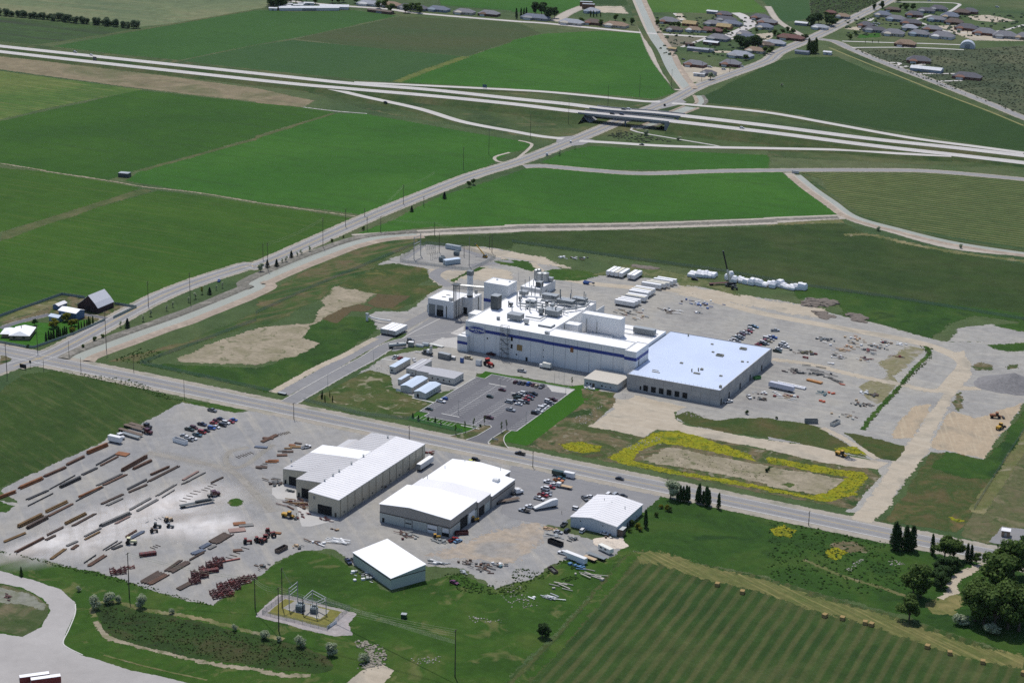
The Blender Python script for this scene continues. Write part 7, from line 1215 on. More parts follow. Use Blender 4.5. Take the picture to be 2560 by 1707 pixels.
for s_, pos, n, sp, mats, lg in (('mixed site materials nearest the box trailers', (42,90.1), 30, 16, MX, 5), ('panels and girders right of the box trailer ranks', (62.6,110.1), 16, 9, [galv, wood_d, white_p], 6), ('blue and white sheeting heap on the rear gravel', (73.3,134), 34, 12, [blue_l, white_p, wood_d, white_p], 4), ('small heap by the blue sheeting', (80.4,115.9), 8, 4, MX, 3), ('pile behind the plant at the meadow edge', (-43.9,192.9), 16, 8, [white_p, wood_d, dgrey], 4), ('white slabs at the meadow edge', (-55,189.6), 6, 4, [white_p], 5),
    ('dark scrap pile on the rear lot', (171.6,102.7), 22, 7, [dgrey, white_p, grey_m], 3.5), ('olive scrap pile on the rear lot', (170.7,72.5), 22, 9, [wood_d, dgrey, pm('olive', C(110,110,70), .8)], 5), ('red hopper heap on the rear lot', (172.5,62.5), 6, 2.5, [red_p, redd], 2), ('red and black heap on the rear lot', (175.8,72.7), 7, 3, [red_p, dgrey], 2.5),
    ('lumber row, farthest end', (188.8,116.4), 10, 6, LU, 3), ('grey sheeting in the lumber row', (188.9,107.1), 10, 5, [grey_m, wood], 3), ('lumber row, upper part', (189.1,97.3), 10, 5, LU, 4), ('lumber row, middle part', (187.6,89.4), 12, 6, LU, 4.5), ('lumber row, lower part', (190.1,74.2), 14, 7, [wood, dgrey, white_p, redd], 3.5), ('white slabs ending the lumber row', (190.4,59.5), 5, 3, [white_p], 3.5),
    ('mixed heap by the drain, farthest', (207.6,117.8), 12, 6, MX, 4), ('mixed heap by the drain, second', (203.7,107), 22, 10, MX, 3.5), ('mixed heap by the drain, third', (203.8,95.8), 16, 8, [grey_m, galv, dgrey, red_p], 4), ('mixed heap by the drain, fourth', (206.1,79.3), 14, 8, MX, 3.5), ('white panels near the drain head', (217.3,119.2), 6, 7, [white_p], 3.5), ('red bars near the drain', (221.1,94.8), 6, 5, [red_p, dgrey], 4),
    ('long black sections behind the grey trailer', (189,37.6), 18, 14, [STEEL['black'], dgrey], 10), ('black sections left of the orange girders', (175.7,33.1), 14, 8, [STEEL['black'], redd], 4), ('white boards under the grey trailer', (186.1,-10.5), 16, 10, [white_p, wood, red_p], 6), ('teal pipes right of the grey trailer', (201.9,5.3), 6, 5, [pm('teal_pipe', C(96,130,136), .6)], 9), ('orange barrier right of the teal pipes', (207.2,7.7), 5, 2.5, [pm('safety_orange', C(214,110,80), .7)], 2), ('orange barrier on the open gravel', (207.4,-9.1), 5, 2, [pm('safety_orange', C(214,110,80), .7)], 2), ('orange barrier at the lattice boom', (206.8,25.5), 4, 2, [pm('safety_orange', C(214,110,80), .7)], 2),
    ('brown reels beside the grey trailer', (175.6,-23.3), 16, 5, [STEEL['dark brown'], STEEL['dark brown'], dgrey], 2.5), ('dark crates left of the grey trailer', (171.5,-14.1), 12, 6, [dgrey, white_p, redd], 2), ('white boxes at the right yard edge', (225.5,18.1), 8, 5, [white_p], 2.5), ('dark netting bundle at the right yard edge', (231.2,16.5), 12, 5, [dgrey, wood_d], 4), ('wooden crates at the right yard edge', (226.7,-2.9), 10, 6, [wood, cream, dgrey], 2), ('dark tubes at the right yard edge', (231.4,-1.4), 12, 5, [dgrey, STEEL['rusty brown']], 3), ('cream crates near the yard foot', (226.7,-24), 14, 7, [cream, wood, wood_d], 2.5),
    ('scrap heap against the bottom shed', (98.3,-342.7), 46, 9, [white_p, dgrey, galv, dgrey], 2), ('white pipe fan near the yard corner', (65.5,-315.5), 12, 4, [white_p, white_p], 12), ('tan machine parts near the yard corner', (50.8,-331.1), 9, 4, [wood, dgrey], 2), ('rusty beams by the yard corner', (57.8,-321.4), 8, 5, [STEEL['rusty brown'], white_p], 5), ('brown trestles by the shop apron', (46.2,-296), 8, 5, [redd], 3), ('rusty clutter below the blue bin', (57.1,-305.2), 6, 3, [STEEL['rusty brown'], wood], 2),
    ('red bundles outside the shop door', (34.5,-298.3), 9, 6, [redd, red_p], 2.5), ('tank and beams before the white shop', (90.3,-292.5), 14, 8, [wood_d, galv, redd], 6), ('grey sections before the white shop door', (107.2,-291.3), 8, 3, [grey_m, galv], 9), ('scrap frames at the weedy edge', (130.6,-307), 10, 4, [STEEL['dark brown'], wood_d], 3.5), ('rusty scrap in the weeds', (139.7,-308.9), 24, 9, [STEEL['rusty brown'], wood_d, STEEL['grey']], 4), ('blue and white scrap at the weedy edge', (146.5,-302), 10, 5, [white_p, dgrey, pm('teal_pipe', C(96,130,136), .6)], 3.5), ('pale sheets in the weeds', (135.2,-316.8), 5, 3, [galv], 4), ('tan flagstones by the asphalt edge', (147.8,-252.2), 14, 5, [wood, pm('flagstone', C(214,180,146), .9)], 3),
    ('dark scrap by the gable building', (163.3,-257.7), 10, 4, [dgrey, galv], 3), ('long pipes on the gravel', (153.7,-259.8), 5, 3, [galv, wood], 12), ('white boxes behind the gable building', (176.9,-246.7), 5, 3, [white_p, wood_d], 2), ('blue trailer body in the weeds', (178.5,-285.6), 10, 4, [pm('dusty_blue', C(92,142,186), .6)], 5), ('pale timber pile at the fence', (187.7,-292), 12, 6, [pm('grey_timber', C(196,190,178), .9)], 10), ('white timber poles in the grass', (181.4,-321.6), 9, 4, [white_p, galv], 9), ('planks lying in the grass', (181.6,-309), 6, 9, [pm('grey_timber', C(196,190,178), .9)], 8), ('two white planks in the grass', (173.5,-326.3), 2, 2, [white_p], 4),
    ('rusty frame rack on the shop apron', (23.9,-286.7), 22, 9, [STEEL['rusty brown'], STEEL['ochre'], redd], 9), ('dark scrap by the shop corner', (-0.9,-269.6), 16, 6, [STEEL['dark brown'], dgrey], 5), ('rack on the concrete apron', (11.7,-275), 6, 2, [dgrey], 6), ('red bales behind the tan shop', (47.5,-193.8), 8, 4, [red_p, STEEL['rusty brown']], 2), ('dark crates by the yard grass', (49.2,-358.1), 10, 6, [dgrey, grey_m, wood_d], 2.5), ('aluminium truss by the bottom shed', (118.6,-313.8), 10, 2, [white_p, galv], 14), ('dark tools along the tan shop wall', (49.1,-246.7), 8, 4, [dgrey, wood_d], 2), ('white tank along the tan shop wall', (48.9,-234.6), 5, 2, [white_p, dgrey], 3.5), ('furniture set on the lawn by the office', (79.7,-56), 12, 5, [white_p], 3), ('dark trailer in the corner of the drive island', (-31.5,-440.2), 8, 4, [redd], 2.5)):
    pile(s_, pos, n, sp, mats, long=lg)
def fallen_tree_heap(desc, pts, n, h, mats, seed, name='soil_heap'):
    rr = random.Random(seed); a = MB(); xs = [p[0] for p in pts]; ys = [p[1] for p in pts]
    k = 0
    while k < n:
        p = (rr.uniform(min(xs), max(xs)), rr.uniform(min(ys), max(ys)))
        if inside(p, pts): r = rr.uniform(1.5, 3.2); a.blob((p[0], p[1], r*.1*h), r*1.4, r, r*.5*h, 0, .3, rr); k += 1
    o = a.build(name, mats); tag(o, desc, 'heap', 'soil and gravel heaps'); return o
fallen_tree_heap('brown soil heap at the meadow edge, nearer the wrapped loads', [(134.1,167.3),(133.1,184.1),(147.2,188.1),(154.8,183.9),(151.2,176),(141.7,167.5)], 46, .8, pm('heap_soil', C(130,120,110), .95, var=.3), 1); fallen_tree_heap('brown soil heap at the meadow edge, middle one', [(148.2,157.2),(152.1,163.7),(162.6,154.6),(157.8,146.2)], 18, .6, pm('heap_soil', C(130,120,110), .95), 2); fallen_tree_heap('brown soil heap at the meadow edge, nearer the drain', [(167.6,160.3),(173.7,169.5),(187.6,155.6),(177.6,149.7)], 26, .7, pm('heap_soil', C(130,120,110), .95), 3); fallen_tree_heap('long low dirt mound behind the box trailers', [(-3.2,196.8),(-1.4,201.5),(17,199.7),(10.1,194.7)], 24, .4, pm('heap_soil', C(130,120,110), .95), 4)
def gravel_pile(desc, c, rx, ry, h, mat):
    mb = MB(); seg, ring = 28, 7; mb.v.append((0, 0, h))
    for k in range(1, ring+1):
        for i in range(seg):
            a = 2*math.pi*i/seg; r = k/ring*(1+.12*noise.noise((math.cos(a)*2, math.sin(a)*2, k*.3))); mb.v.append((math.cos(a)*rx*r, math.sin(a)*ry*r, h*(1-k/ring)**1.05+.3*noise.noise((math.cos(a)*3, math.sin(a)*3, k))*(k < ring)))
    for i in range(seg): mb.f.append((0, 1+i, 1+(i+1) % seg)); mb.mi.append(0)
    for k in range(ring-1):
        for i in range(seg): o = 1+k*seg; mb.f.append((o+i, o+seg+i, o+seg+(i+1) % seg, o+(i+1) % seg)); mb.mi.append(0)
    o = mb.build('gravel_pile', mat); o.location = (c[0], c[1], 0); tag(o, desc, 'heap', 'soil and gravel heaps')
gp = pm('grey_gravel_heap', C(142,140,140), .95, var=.2, scale=.6)
gravel_pile('big grey gravel pile at the right edge', (298.3,77.2), 22, 17, 8, gp); gravel_pile('lower shoulder of the grey gravel pile', (291.8,71.2), 16, 12, 4.5, gp); gravel_pile('small gravel heap before the yellow loader', (248.8,-88.8), 3.5, 2.5, 1.1, gp); gravel_pile('white sand heap beside the gable building', (180.1,-253.2), 9, 6, 1.0, pm('white_sand', C(230,216,198), .95, var=.12)); gravel_pile('pale gravel ramp at the warehouse corner', (102.1,-57.6), 6, 7, 1.6, pm('pale_heap', C(176,172,164), .95, var=.15))
# hay bales
hay = pm('hay', C(176,150,98), .95, var=.25, scale=2.5)
for k, pos in enumerate(((242.8,-272.5), (255.8,-274.5), (296.6,-279.2), (304.4,-277.9), (314.6,-277.2), (317.6,-277.6), (345.3,-286.4), (355.4,-287.5), (370,-288.8), (387.8,-290.7))):
    o = MB().box(-1.0, -1.15, 0, 1.0, 1.15, 1.6).box(-1.02, -.4, .02, 1.02, -.34, 1.62).box(-1.02, .34, .02, 1.02, .4, 1.62).build('hay_bale', hay); o.location = (pos[0], pos[1], .03); o.rotation_euler = (0, 0, RND.uniform(-.3, .3)); tag(o, 'big square hay bale on the mown field', 'hay bale', 'hay bales on the mown field')
# lattice boom lying on the gravel
lb = thing('lattice_boom', 'dark lattice boom lying on the gravel', 'crane boom', (*(202.3,29.9), .1), -.6); [MB().bar((-7, y, z), (7, y, z), .14).build('chord', STEEL['black'], lb) for y in (-.5, .5) for z in (.1, 1.1)]; lc = MB(); [lc.bar((-7+k*1.4, -.5 if k % 2 else .5, .1), (-5.6+k*1.4, .5 if k % 2 else -.5, 1.1), .08) for k in range(10)]; lc.build('lacing', STEEL['black'], lb)['kind'] = 'stuff'

# ================================================================ poles, wires, substations, overpass, signs
pole_m = pm('pole_wood', C(92,82,72), .9, var=.2)
def pole(desc, spec, arms=1, mat=None, r=.22, lamp=False):
    x, y, h = spec; h = max(5, min(h, 26)); t = thing('utility_pole' if not lamp else 'light_pole', desc, 'pole', (x, y, 0), 0, 'utility poles' if not lamp else 'light poles'); mt = mat or pole_m
    MB().cyl((0, 0, 0), (0, 0, h), r, r*.6, 8).build('shaft', mt, t)
    if lamp:
        MB().bar((0, 0, h-.1), (1.6, 0, h), .1).build('bracket', mt, t); MB().box(1.2, -.2, h-.1, 2.2, .2, h+.1).build('luminaire', galv, t)
    for k in range(arms):
        z = h-.6-k*1.5; MB().box(-.08, -1.3, z, .08, 1.3, z+.16).build('crossarm', mt, t)
        for yy in (-1.1, 0, 1.1): MB().cyl((0, yy, z+.16), (0, yy, z+.5), .06, n=6).build('insulator', galv, t)
    return t
for s in ((-228.7,-208.5,20.9), (-242.1,-164.7,16.7), (-206.2,-143.7,30.9), (-220.3,-36.5,21.1), (-239.6,-56.3,17.2), (-217.3,124.4,22.5), (-218.9,54.1,20.2), (-237.1,75.5,11.7), (-233.4,182.7,14.1), (-236.8,216.7,6.5), (-214.6,183,10.2), (-202.7,182.9,12.3), (-230.6,266.3,15.6), (-212.5,267.2,8.4)): pole('dark utility pole along the main road below the loop drive', s, 2)
for s in ((-251.1,537.3,22.3), (-247.7,612.5,24.6), (-250.6,711,21.3), (-242.4,771.6,22.4), (-230.2,827.1,20.5), (-218.9,884.1,20.9), (-212.7,951.4,14.3)): pole('tall dark utility pole crossing the interchange', s, 1)
pole('tall utility pole in the green field by the loop drive', (-244.8,394.6,19.9), 2); pole('utility pole standing in the field near the off ramp', (-252.9,457.8,23.5), 2)
for s in ((-219.1,-163.4,10.4), (-195.2,-182.1,9.4), (-215.9,-190.9,7.3), (-169.1,-165.6,10.2), (-116,-188.6,11.9)): pole('slim utility pole near the crossroads', s, 0, None, .16)
for s in ((-43.5,-185.8,9.7), (27.4,-180.1,7.6), (104.5,-183.7,9), (177.2,-173.4,5.2), (257.5,-184.9,7.6)): pole('utility pole along the near side of the street', s, 1)
for s in ((15.3,-413.4,21.9), (91.9,-408.9,20.8), (80.4,-388.5,19.2), (178.6,-408.6,21.8), (70.6,-395.4,14.7)): pole('tall dark transmission pole in the bottom grass', s, 1, None, .28)
steel_pole = pm('weathered_pole', C(150,152,150), .6, .2)
for s in ((-102.7,136.3,21.7), (-138.5,157.3,14.3), (-116.8,155.1,7.8), (-111.6,185,9.8), (-104.7,175.7,13.9), (-163.4,195.7,10.6)): pole('pole round the rear substation', s, 0, steel_pole if s[2] > 15 else None, .25)
for s in ((-51.9,-83.7,8.7), (-54.2,-132.5,8.8), (33.1,-133.6,8.9), (32.3,-80.1,6.5), (72,-73.6,5.1), (73.2,-128.4,7.7)): pole('slim grey lamp post by the car park roads', s, 0, galv, .12, True)
for s in ((56.7,-56.9,5.6), (55.8,-48.6,6.2), (62.6,-56,7.7), (-12,114.4,7.8), (-55.9,121.2,7.1)): pole('thin bare mast near the plant', s, 0, galv, .1)
def wires(desc, a, b, n=3, dz=1.0, sag=1.6):
    """wires hanging between two pole tops"""
    t = thing('power_line', desc, 'wires', (a[0], a[1], 0), 0, 'power lines'); wm_ = pm('bare_wire', C(168,176,140), .5)
    for k in range(n):
        A = Vector((a[0], a[1], a[2]-k*dz)); B = Vector((b[0], b[1], b[2]-k*dz)); mb = MB(); last = A
        for i in range(1, 13):
            u = i/12; p = A.lerp(B, u); p.z -= sag*4*u*(1-u); mb.bar(last, p, .07); last = p
        part(t, 'wire', mb, wm_)
pA, pB, pC, pD, pE = (70.6,-395.4,14.7), (91.9,-408.9,20.8), (178.6,-408.6,21.8), (80.4,-388.5,19.2), (15.3,-413.4,21.9)
wires('wires between the two left poles of the bottom grass', pA, pB); wires('long wires over the front substation to the right pole', pB, pC, 4); wires('lower wires from the front substation to the right pole', (100, -386, 9), (pC[0], pC[1], pC[2]-5), 4, .5, 1.0); wires('wires from the yard corner pole to the left', pE, pA, 2); wires('short wires down to the front substation gantry', pD, (84.5, -386, 10.5), 3, .5, .4)
mp = [(-218.9,54.1,20.2), (-217.3,124.4,22.5), (-214.6,183,10.2), (-230.6,266.3,15.6), (-238.1,331.5,12.4)]
for i in range(4): wires('wires along the main road, span %s of the crossing field' % ('one', 'two', 'three', 'four')[i], mp[i], mp[i+1], 2, 1.5, 2)
wires('wires from the street corner to the rear substation', (-202.7,182.9,12.3), (-163.4,195.7,10.6), 3, .6, 1.2); wires('wires into the rear substation yard', (-163.4,195.7,10.6), (-111.6,185,9.8), 3, .6, 1.5)
# rear substation
pad = sheet('substation_pad', [(-151.7,123),(-153.7,146.2),(-157,171.4),(-131.7,174.9),(-95.8,164),(-95.2,125.9),(-109.3,122.9),(-135,120.1)], gravel, Z4, 1, .3, 4); sheet('substation_drive', [(-153.3,125.8),(-157,171),(-130,176),(-96,162),(-98.8,130.9),(-108.9,124.9),(-150.2,120.3),(-149.5,124.4),(-112.2,128.3),(-101.4,131.2),(-99,158),(-130,170),(-155,168),(-149.2,130.1)], asphalt_l, Z5, .4, .1, 4)
def gantry(desc, cols, h, bars, r=.16, m=None):
    t = thing('substation_gantry', desc, 'gantry', (cols[0][0], cols[0][1], 0), 0, 'substation gantries'); m = m or galv
    for x, y in cols: part(t, 'column', MB().bar((x, y, 0), (x, y, h), r*2), m); part(t, 'footing', MB().box(x-.5, y-.5, 0, x+.5, y+.5, .25), kerbm)
    for z in bars:
        for i in range(len(cols)-1): part(t, 'beam', MB().bar((*cols[i], z), (*cols[i+1], z), r*1.7), m)
    return t
gantry('tall two-legged steel gantry of the rear substation', [(-145, 131.5), (-145.4, 142)], 16.8, (15.6, 11, 9), .2)
def transformer(desc, x, y, rz, s_=1.0, m=None):
    t = thing('transformer', desc, 'transformer', (x, y, .05), rz, 'transformers'); m = m or pm('transformer_grey', C(132,146,152), .5)
    MB().box(-1.8*s_, -1.2*s_, .3, 1.8*s_, 1.2*s_, 3*s_).build('tank', m, t); [MB().box(-1.6*s_+k*.55*s_, -2*s_, .6, -1.3*s_+k*.55*s_, -1.25*s_, 2.7*s_).build('radiator', m, t) for k in range(6)]; [MB().cyl((x_*s_, 0, 3*s_), (x_*s_, 0, 4.4*s_), .16*s_, n=6).build('bushing', galv, t) for x_ in (-1, 0, 1)]; MB().cyl((-1.2*s_, .9*s_, 3.4*s_), (1.2*s_, .9*s_, 3.4*s_), .35*s_, n=8).build('conservator', m, t)
transformer('grey transformer beside the rear substation cabin', *(-125,137.2), 0.0, 1.1); transformer('grey transformer behind the rear substation cabin', *(-123.7,156.7), 0.0, 1.0); transformer('left transformer of the front substation', *(89.2,-387.3), .2, 1.0); transformer('right transformer of the front substation', *(95.6,-386.1), .2, .85)
sc = thing('switchgear_cabin', 'long pale blue grey switchgear cabin in the rear substation', 'cabin', (*(-116.1,135.1), .05), .99); MB().box(-6, -2, .1, 6, 2, 3.4).build('wall', pm('pale_cabin', C(196,210,214), .5), sc); MB().box(-6.2, -2.2, 3.42, 6.2, 2.2, 3.6).build('roof', pale_bl, sc); MB().box(-6.05, -.5, .1, -6, .5, 2.2).build('door', grey_m, sc)
tb = box_thing('switch_trailer', 'pale switch trailer at the back of the rear substation', 'trailer', (-133.2,169.1), -.05, 12, 2.6, 3.2, pm('pale_cabin', C(196,210,214), .5))
def switch_bank(desc, a, c, n, h=5):
    t = thing('switch_bank', desc, 'switchgear', (a[0], a[1], 0), 0, 'switch banks'); a = Vector(a); c = Vector(c)
    for i in range(n):
        p = a.lerp(c, i/(n-1)); part(t, 'post', MB().bar((p.x, p.y, 0), (p.x, p.y, h*.6), .14), galv); part(t, 'insulator', MB().cyl((p.x, p.y, h*.6), (p.x, p.y, h), .16, .1, 6), dgrey)
    part(t, 'busbar', MB().bar((a.x, a.y, h*.6), (c.x, c.y, h*.6), .16), galv)
switch_bank('front switch bank in the rear substation', (-133.7,135.7), (-133,147.3), 6); switch_bank('middle switch bank in the rear substation', (-144.5,149.8), (-140.8,155.9), 5); switch_bank('far switch bank in the rear substation', (-150.1,158), (-143.9,159.8), 5, 4)
chain_fence('chain link fence round the rear substation', [(-154.1,127.2),(-157,171.4),(-130.5,176.5),(-95.8,164),(-95.6,125.7),(-110,124.2),(-150.2,120.3)], 2.4, 7)
# front substation
sheet('substation_pad', [(73.5,-399.1),(72.3,-378.5),(76.5,-376.9),(112.6,-378),(114.3,-388.1),(121.7,-396.8),(115.1,-401.8),(107.3,-402.1),(75.6,-402.1)], gm('pink_gravel', [C(182,172,168), C(168,164,164)], 10, 2.5), Z4, 1.2, .5, 3); sheet('substation_grass', [(77.8,-396.7),(77.1,-380.9),(82,-380.3),(105.9,-379.6),(108.5,-396.1)], gm('dry_grass', [C(138,132,72), C(120,120,62)], 6, 2), Z5, .6, .2, 3); sheet('substation_gravel', [(81.2,-389.2),(82,-380.3),(100.6,-381.2),(101.5,-390.4),(93.7,-390.6)], gravel, Z6, .6, .2, 3)
gantry('two-legged gantry with three bars in the front substation', [(84.7, -389.4), (84.3, -381.9)], 10.7, (10.4, 8.6, 7), .16)
gq = [(92.3, -390), (91.5, -381), (100.8, -384.4), (99.5, -390.3)]; gantry('square overhead steel frame in the front substation', gq+[gq[0]], 7.9, (7.7, 6.3), .15)
switch_bank('switch bank under the square frame of the front substation', (93.5, -385.5), (98.5, -387.5), 5, 4)
chain_fence('chain link fence round the front substation', [(76.6,-398.8),(75.9,-379.4),(107.8,-375.8),(109.7,-398.1),(76.6,-398.8)], 2.2, 4); board_fence('white panel gate of the front substation', [(109.3,-397),(109.7,-390)], 1.6, white_p, 1.5)
# signs, small roadside things
def sign(desc, pos, w, h, top, mat, posts=2, rz=0, name='road_sign'):
    t = thing(name, desc, 'sign', (pos[0], pos[1], 0), rz, 'road signs')
    for x in ((-w*.35, w*.35) if posts == 2 else (0,)): MB().bar((x, 0, 0), (x, 0, top), .12).build('post', dgrey, t)
    MB().box(-w/2, -.12, top-h, w/2, -.06, top).build('panel', mat, t)
sign('dark billboard panel at the crossroads', (-228.1,-194.8), 5, 2.6, 3.2, black_p); sign('small dark sign post at the crossroads', (-226.2,-190.5), 1.6, 1.6, 4.5, dgrey, 1); sign('green guide sign on the far ramp', (-391,716), 5, 3.4, 6, paint('teal')); sign('dark guide sign beside the left freeway lanes', (-815,623), 5, 4, 6.5, dgrey); sign('small white sign before the blue gabled office', (-14.2,-119.1), 3.4, 1.6, 2.6, white_p); sign('white sign at the car park entrance', (69.8,-159.6), 4, .9, 1.6, kerbm, name='entrance_sign')
kb_ = thing('kiosk', 'small brick kiosk with white roof at the right edge lot', 'kiosk', (*(346.9,-148.9), .06), .15); MB().box(-2, -1.8, 0, 2, 1.8, 3).build('wall', brick_w, kb_); MB().box(-2.3, -2.1, 3, 2.3, 2.1, 3.25).build('roof', r_metal, kb_); MB().box(-.6, -1.86, .1, .6, -1.8, 2.3).build('door', galv, kb_)
gh = box_thing('pump_house', 'small dark pump house between the left fields', 'shed', (-472.6,224.7), .2, 9, 6, 3.4, dgrey); box_thing('utility_cabinet', 'green utility cabinet alone in the bottom grass', 'cabinet', (133.1,-371.5), .3, 2.4, 2, 2, paint('green')); box_thing('utility_box', 'dark culvert box beside the access road mouth', 'box', (-71.1,-155.2), 0, 5, 2, 1, paint('green')); box_thing('flow_gate', 'grey canal gate under the frontage road', 'gate', (5,534), 0, 6, 1.5, 2.2, kerbm)
# overpass: two decks on a shared pier line
conc_b = pm('bridge_concrete', C(172,174,176), .8, var=.1, scale=.1); conc_d = pm('bridge_girder', C(126,136,144), .75, var=.1, scale=.1)
SA = spline([Vector(p) for p in freeA], 24); SB = spline([Vector(p) for p in freeB], 24)
for nm, Q in (('far overpass deck of the freeway', SA), ('near overpass deck of the freeway', SB)):
    seg = [p for p in Q if BRX0-20 < p.x < BRX1+6]; t = thing('overpass', nm, 'bridge', (seg[0].x, seg[0].y, 0), 0, 'freeway overpass decks')
    dk = MB(); pr = [MB(), MB()]; gi = MB()
    for a, c in zip(seg, seg[1:]):
        d = (c-a); d = Vector((d.x, d.y, 0)).normalized(); nr = Vector((-d.y, d.x, 0)); e = d*.05
        dk.bar(a-Vector((0, 0, .33))-e, c-Vector((0, 0, .33))+e, 14.2, .6)
        for k, s_ in enumerate((-1, 1)): pr[k].bar(a+nr*s_*7.2+Vector((0, 0, .1))-e, c+nr*s_*7.2+Vector((0, 0, .1))+e, .4, 1.9)
        for s_ in (-6, -2, 2, 6): gi.bar(a+nr*s_-Vector((0, 0, 1.3))-e, c+nr*s_-Vector((0, 0, 1.3))+e, .5, 1.3)
    part(t, 'deck', dk, conc_b); part(t, 'parapet', pr[0], conc_b); part(t, 'parapet', pr[1], conc_b); o = part(t, 'girder', gi, conc_d); o['kind'] = 'stuff'
    px_ = [(-199.8,653.1,0)]; m_ = min(seg, key=lambda p: abs(p.x-px_[0][0])); 
    part(t, 'pier_cap', MB().obox((m_.x, m_.y, m_.z-2.4), (1.6, 13, .9), .45), conc_b)
    for s_ in (-4.5, 0, 4.5): part(t, 'pier_column', MB().cyl((m_.x+s_*-.43, m_.y+s_*.9, 0), (m_.x+s_*-.43, m_.y+s_*.9, m_.z-2.8), .7, n=10), conc_d)
    for p_, s_ in ((seg[0], 1), (seg[-1], -1)): part(t, 'abutment', MB().obox((p_.x, p_.y, p_.z/2-.4), (8, 14, p_.z-.8), 0).add([(p_.x+s_*4, p_.y-8, p_.z-2), (p_.x+s_*4, p_.y+8, p_.z-2), (p_.x+s_*13, p_.y+9, 0), (p_.x+s_*13, p_.y-9, 0)], [(0,1,2,3)]), conc_b)
# people on the lots
def person(desc, pos, rz, top, legs):
    """one continuous skinned figure, standing"""
    J = [((0,0,.95),.13), ((0,0,1.2),.14), ((0,0,1.42),.13), ((0,0,1.52),.06), ((.02,0,1.66),.11), ((.02,0,1.76),.08), ((0,.1,.88),.1), ((.03,.11,.48),.07), ((0,.11,.08),.05), ((.16,.12,.04),.04), ((0,-.1,.88),.1), ((-.06,-.11,.48),.07), ((-.1,-.11,.08),.05), ((.05,-.12,.04),.04), ((0,.2,1.4),.06), ((0,.26,1.12),.045), ((.08,.27,.88),.035), ((0,-.2,1.4),.06), ((0,-.26,1.12),.045), ((.08,-.27,.88),.035)]
    Ed = [(0,1),(1,2),(2,3),(3,4),(4,5),(0,6),(6,7),(7,8),(8,9),(0,10),(10,11),(11,12),(12,13),(2,14),(14,15),(15,16),(2,17),(17,18),(18,19)]
    me = bpy.data.meshes.new('person'); me.from_pydata([j[0] for j in J], Ed, []); me.materials.append(top); o = link('person', me)
    sk = o.modifiers.new('skin', 'SKIN'); o.modifiers.new('sub', 'SUBSURF').levels = 1
    if not me.skin_vertices: me.attributes.new('skin_vertex', 'FLOAT', 'POINT') if False else None
    for v, j in zip(me.skin_vertices[0].data if me.skin_vertices else [], J): v.radius = (j[1], j[1])
    if me.skin_vertices: me.skin_vertices[0].data[0].use_root = True
    o.location = (pos[0], pos[1], .06); o.rotation_euler = (0, 0, rz); tag(o, desc, 'person', 'people on foot'); return o
person('person in dark clothes walking across the asphalt lot', (144.6,-232.7), .6, pm('dark_clothes', C(48,50,60), .9), None); person('person in dark clothes standing by the yellow forklift loader', (31.1,-299.8), 1.2, pm('dark_clothes', C(48,50,60), .9), None)

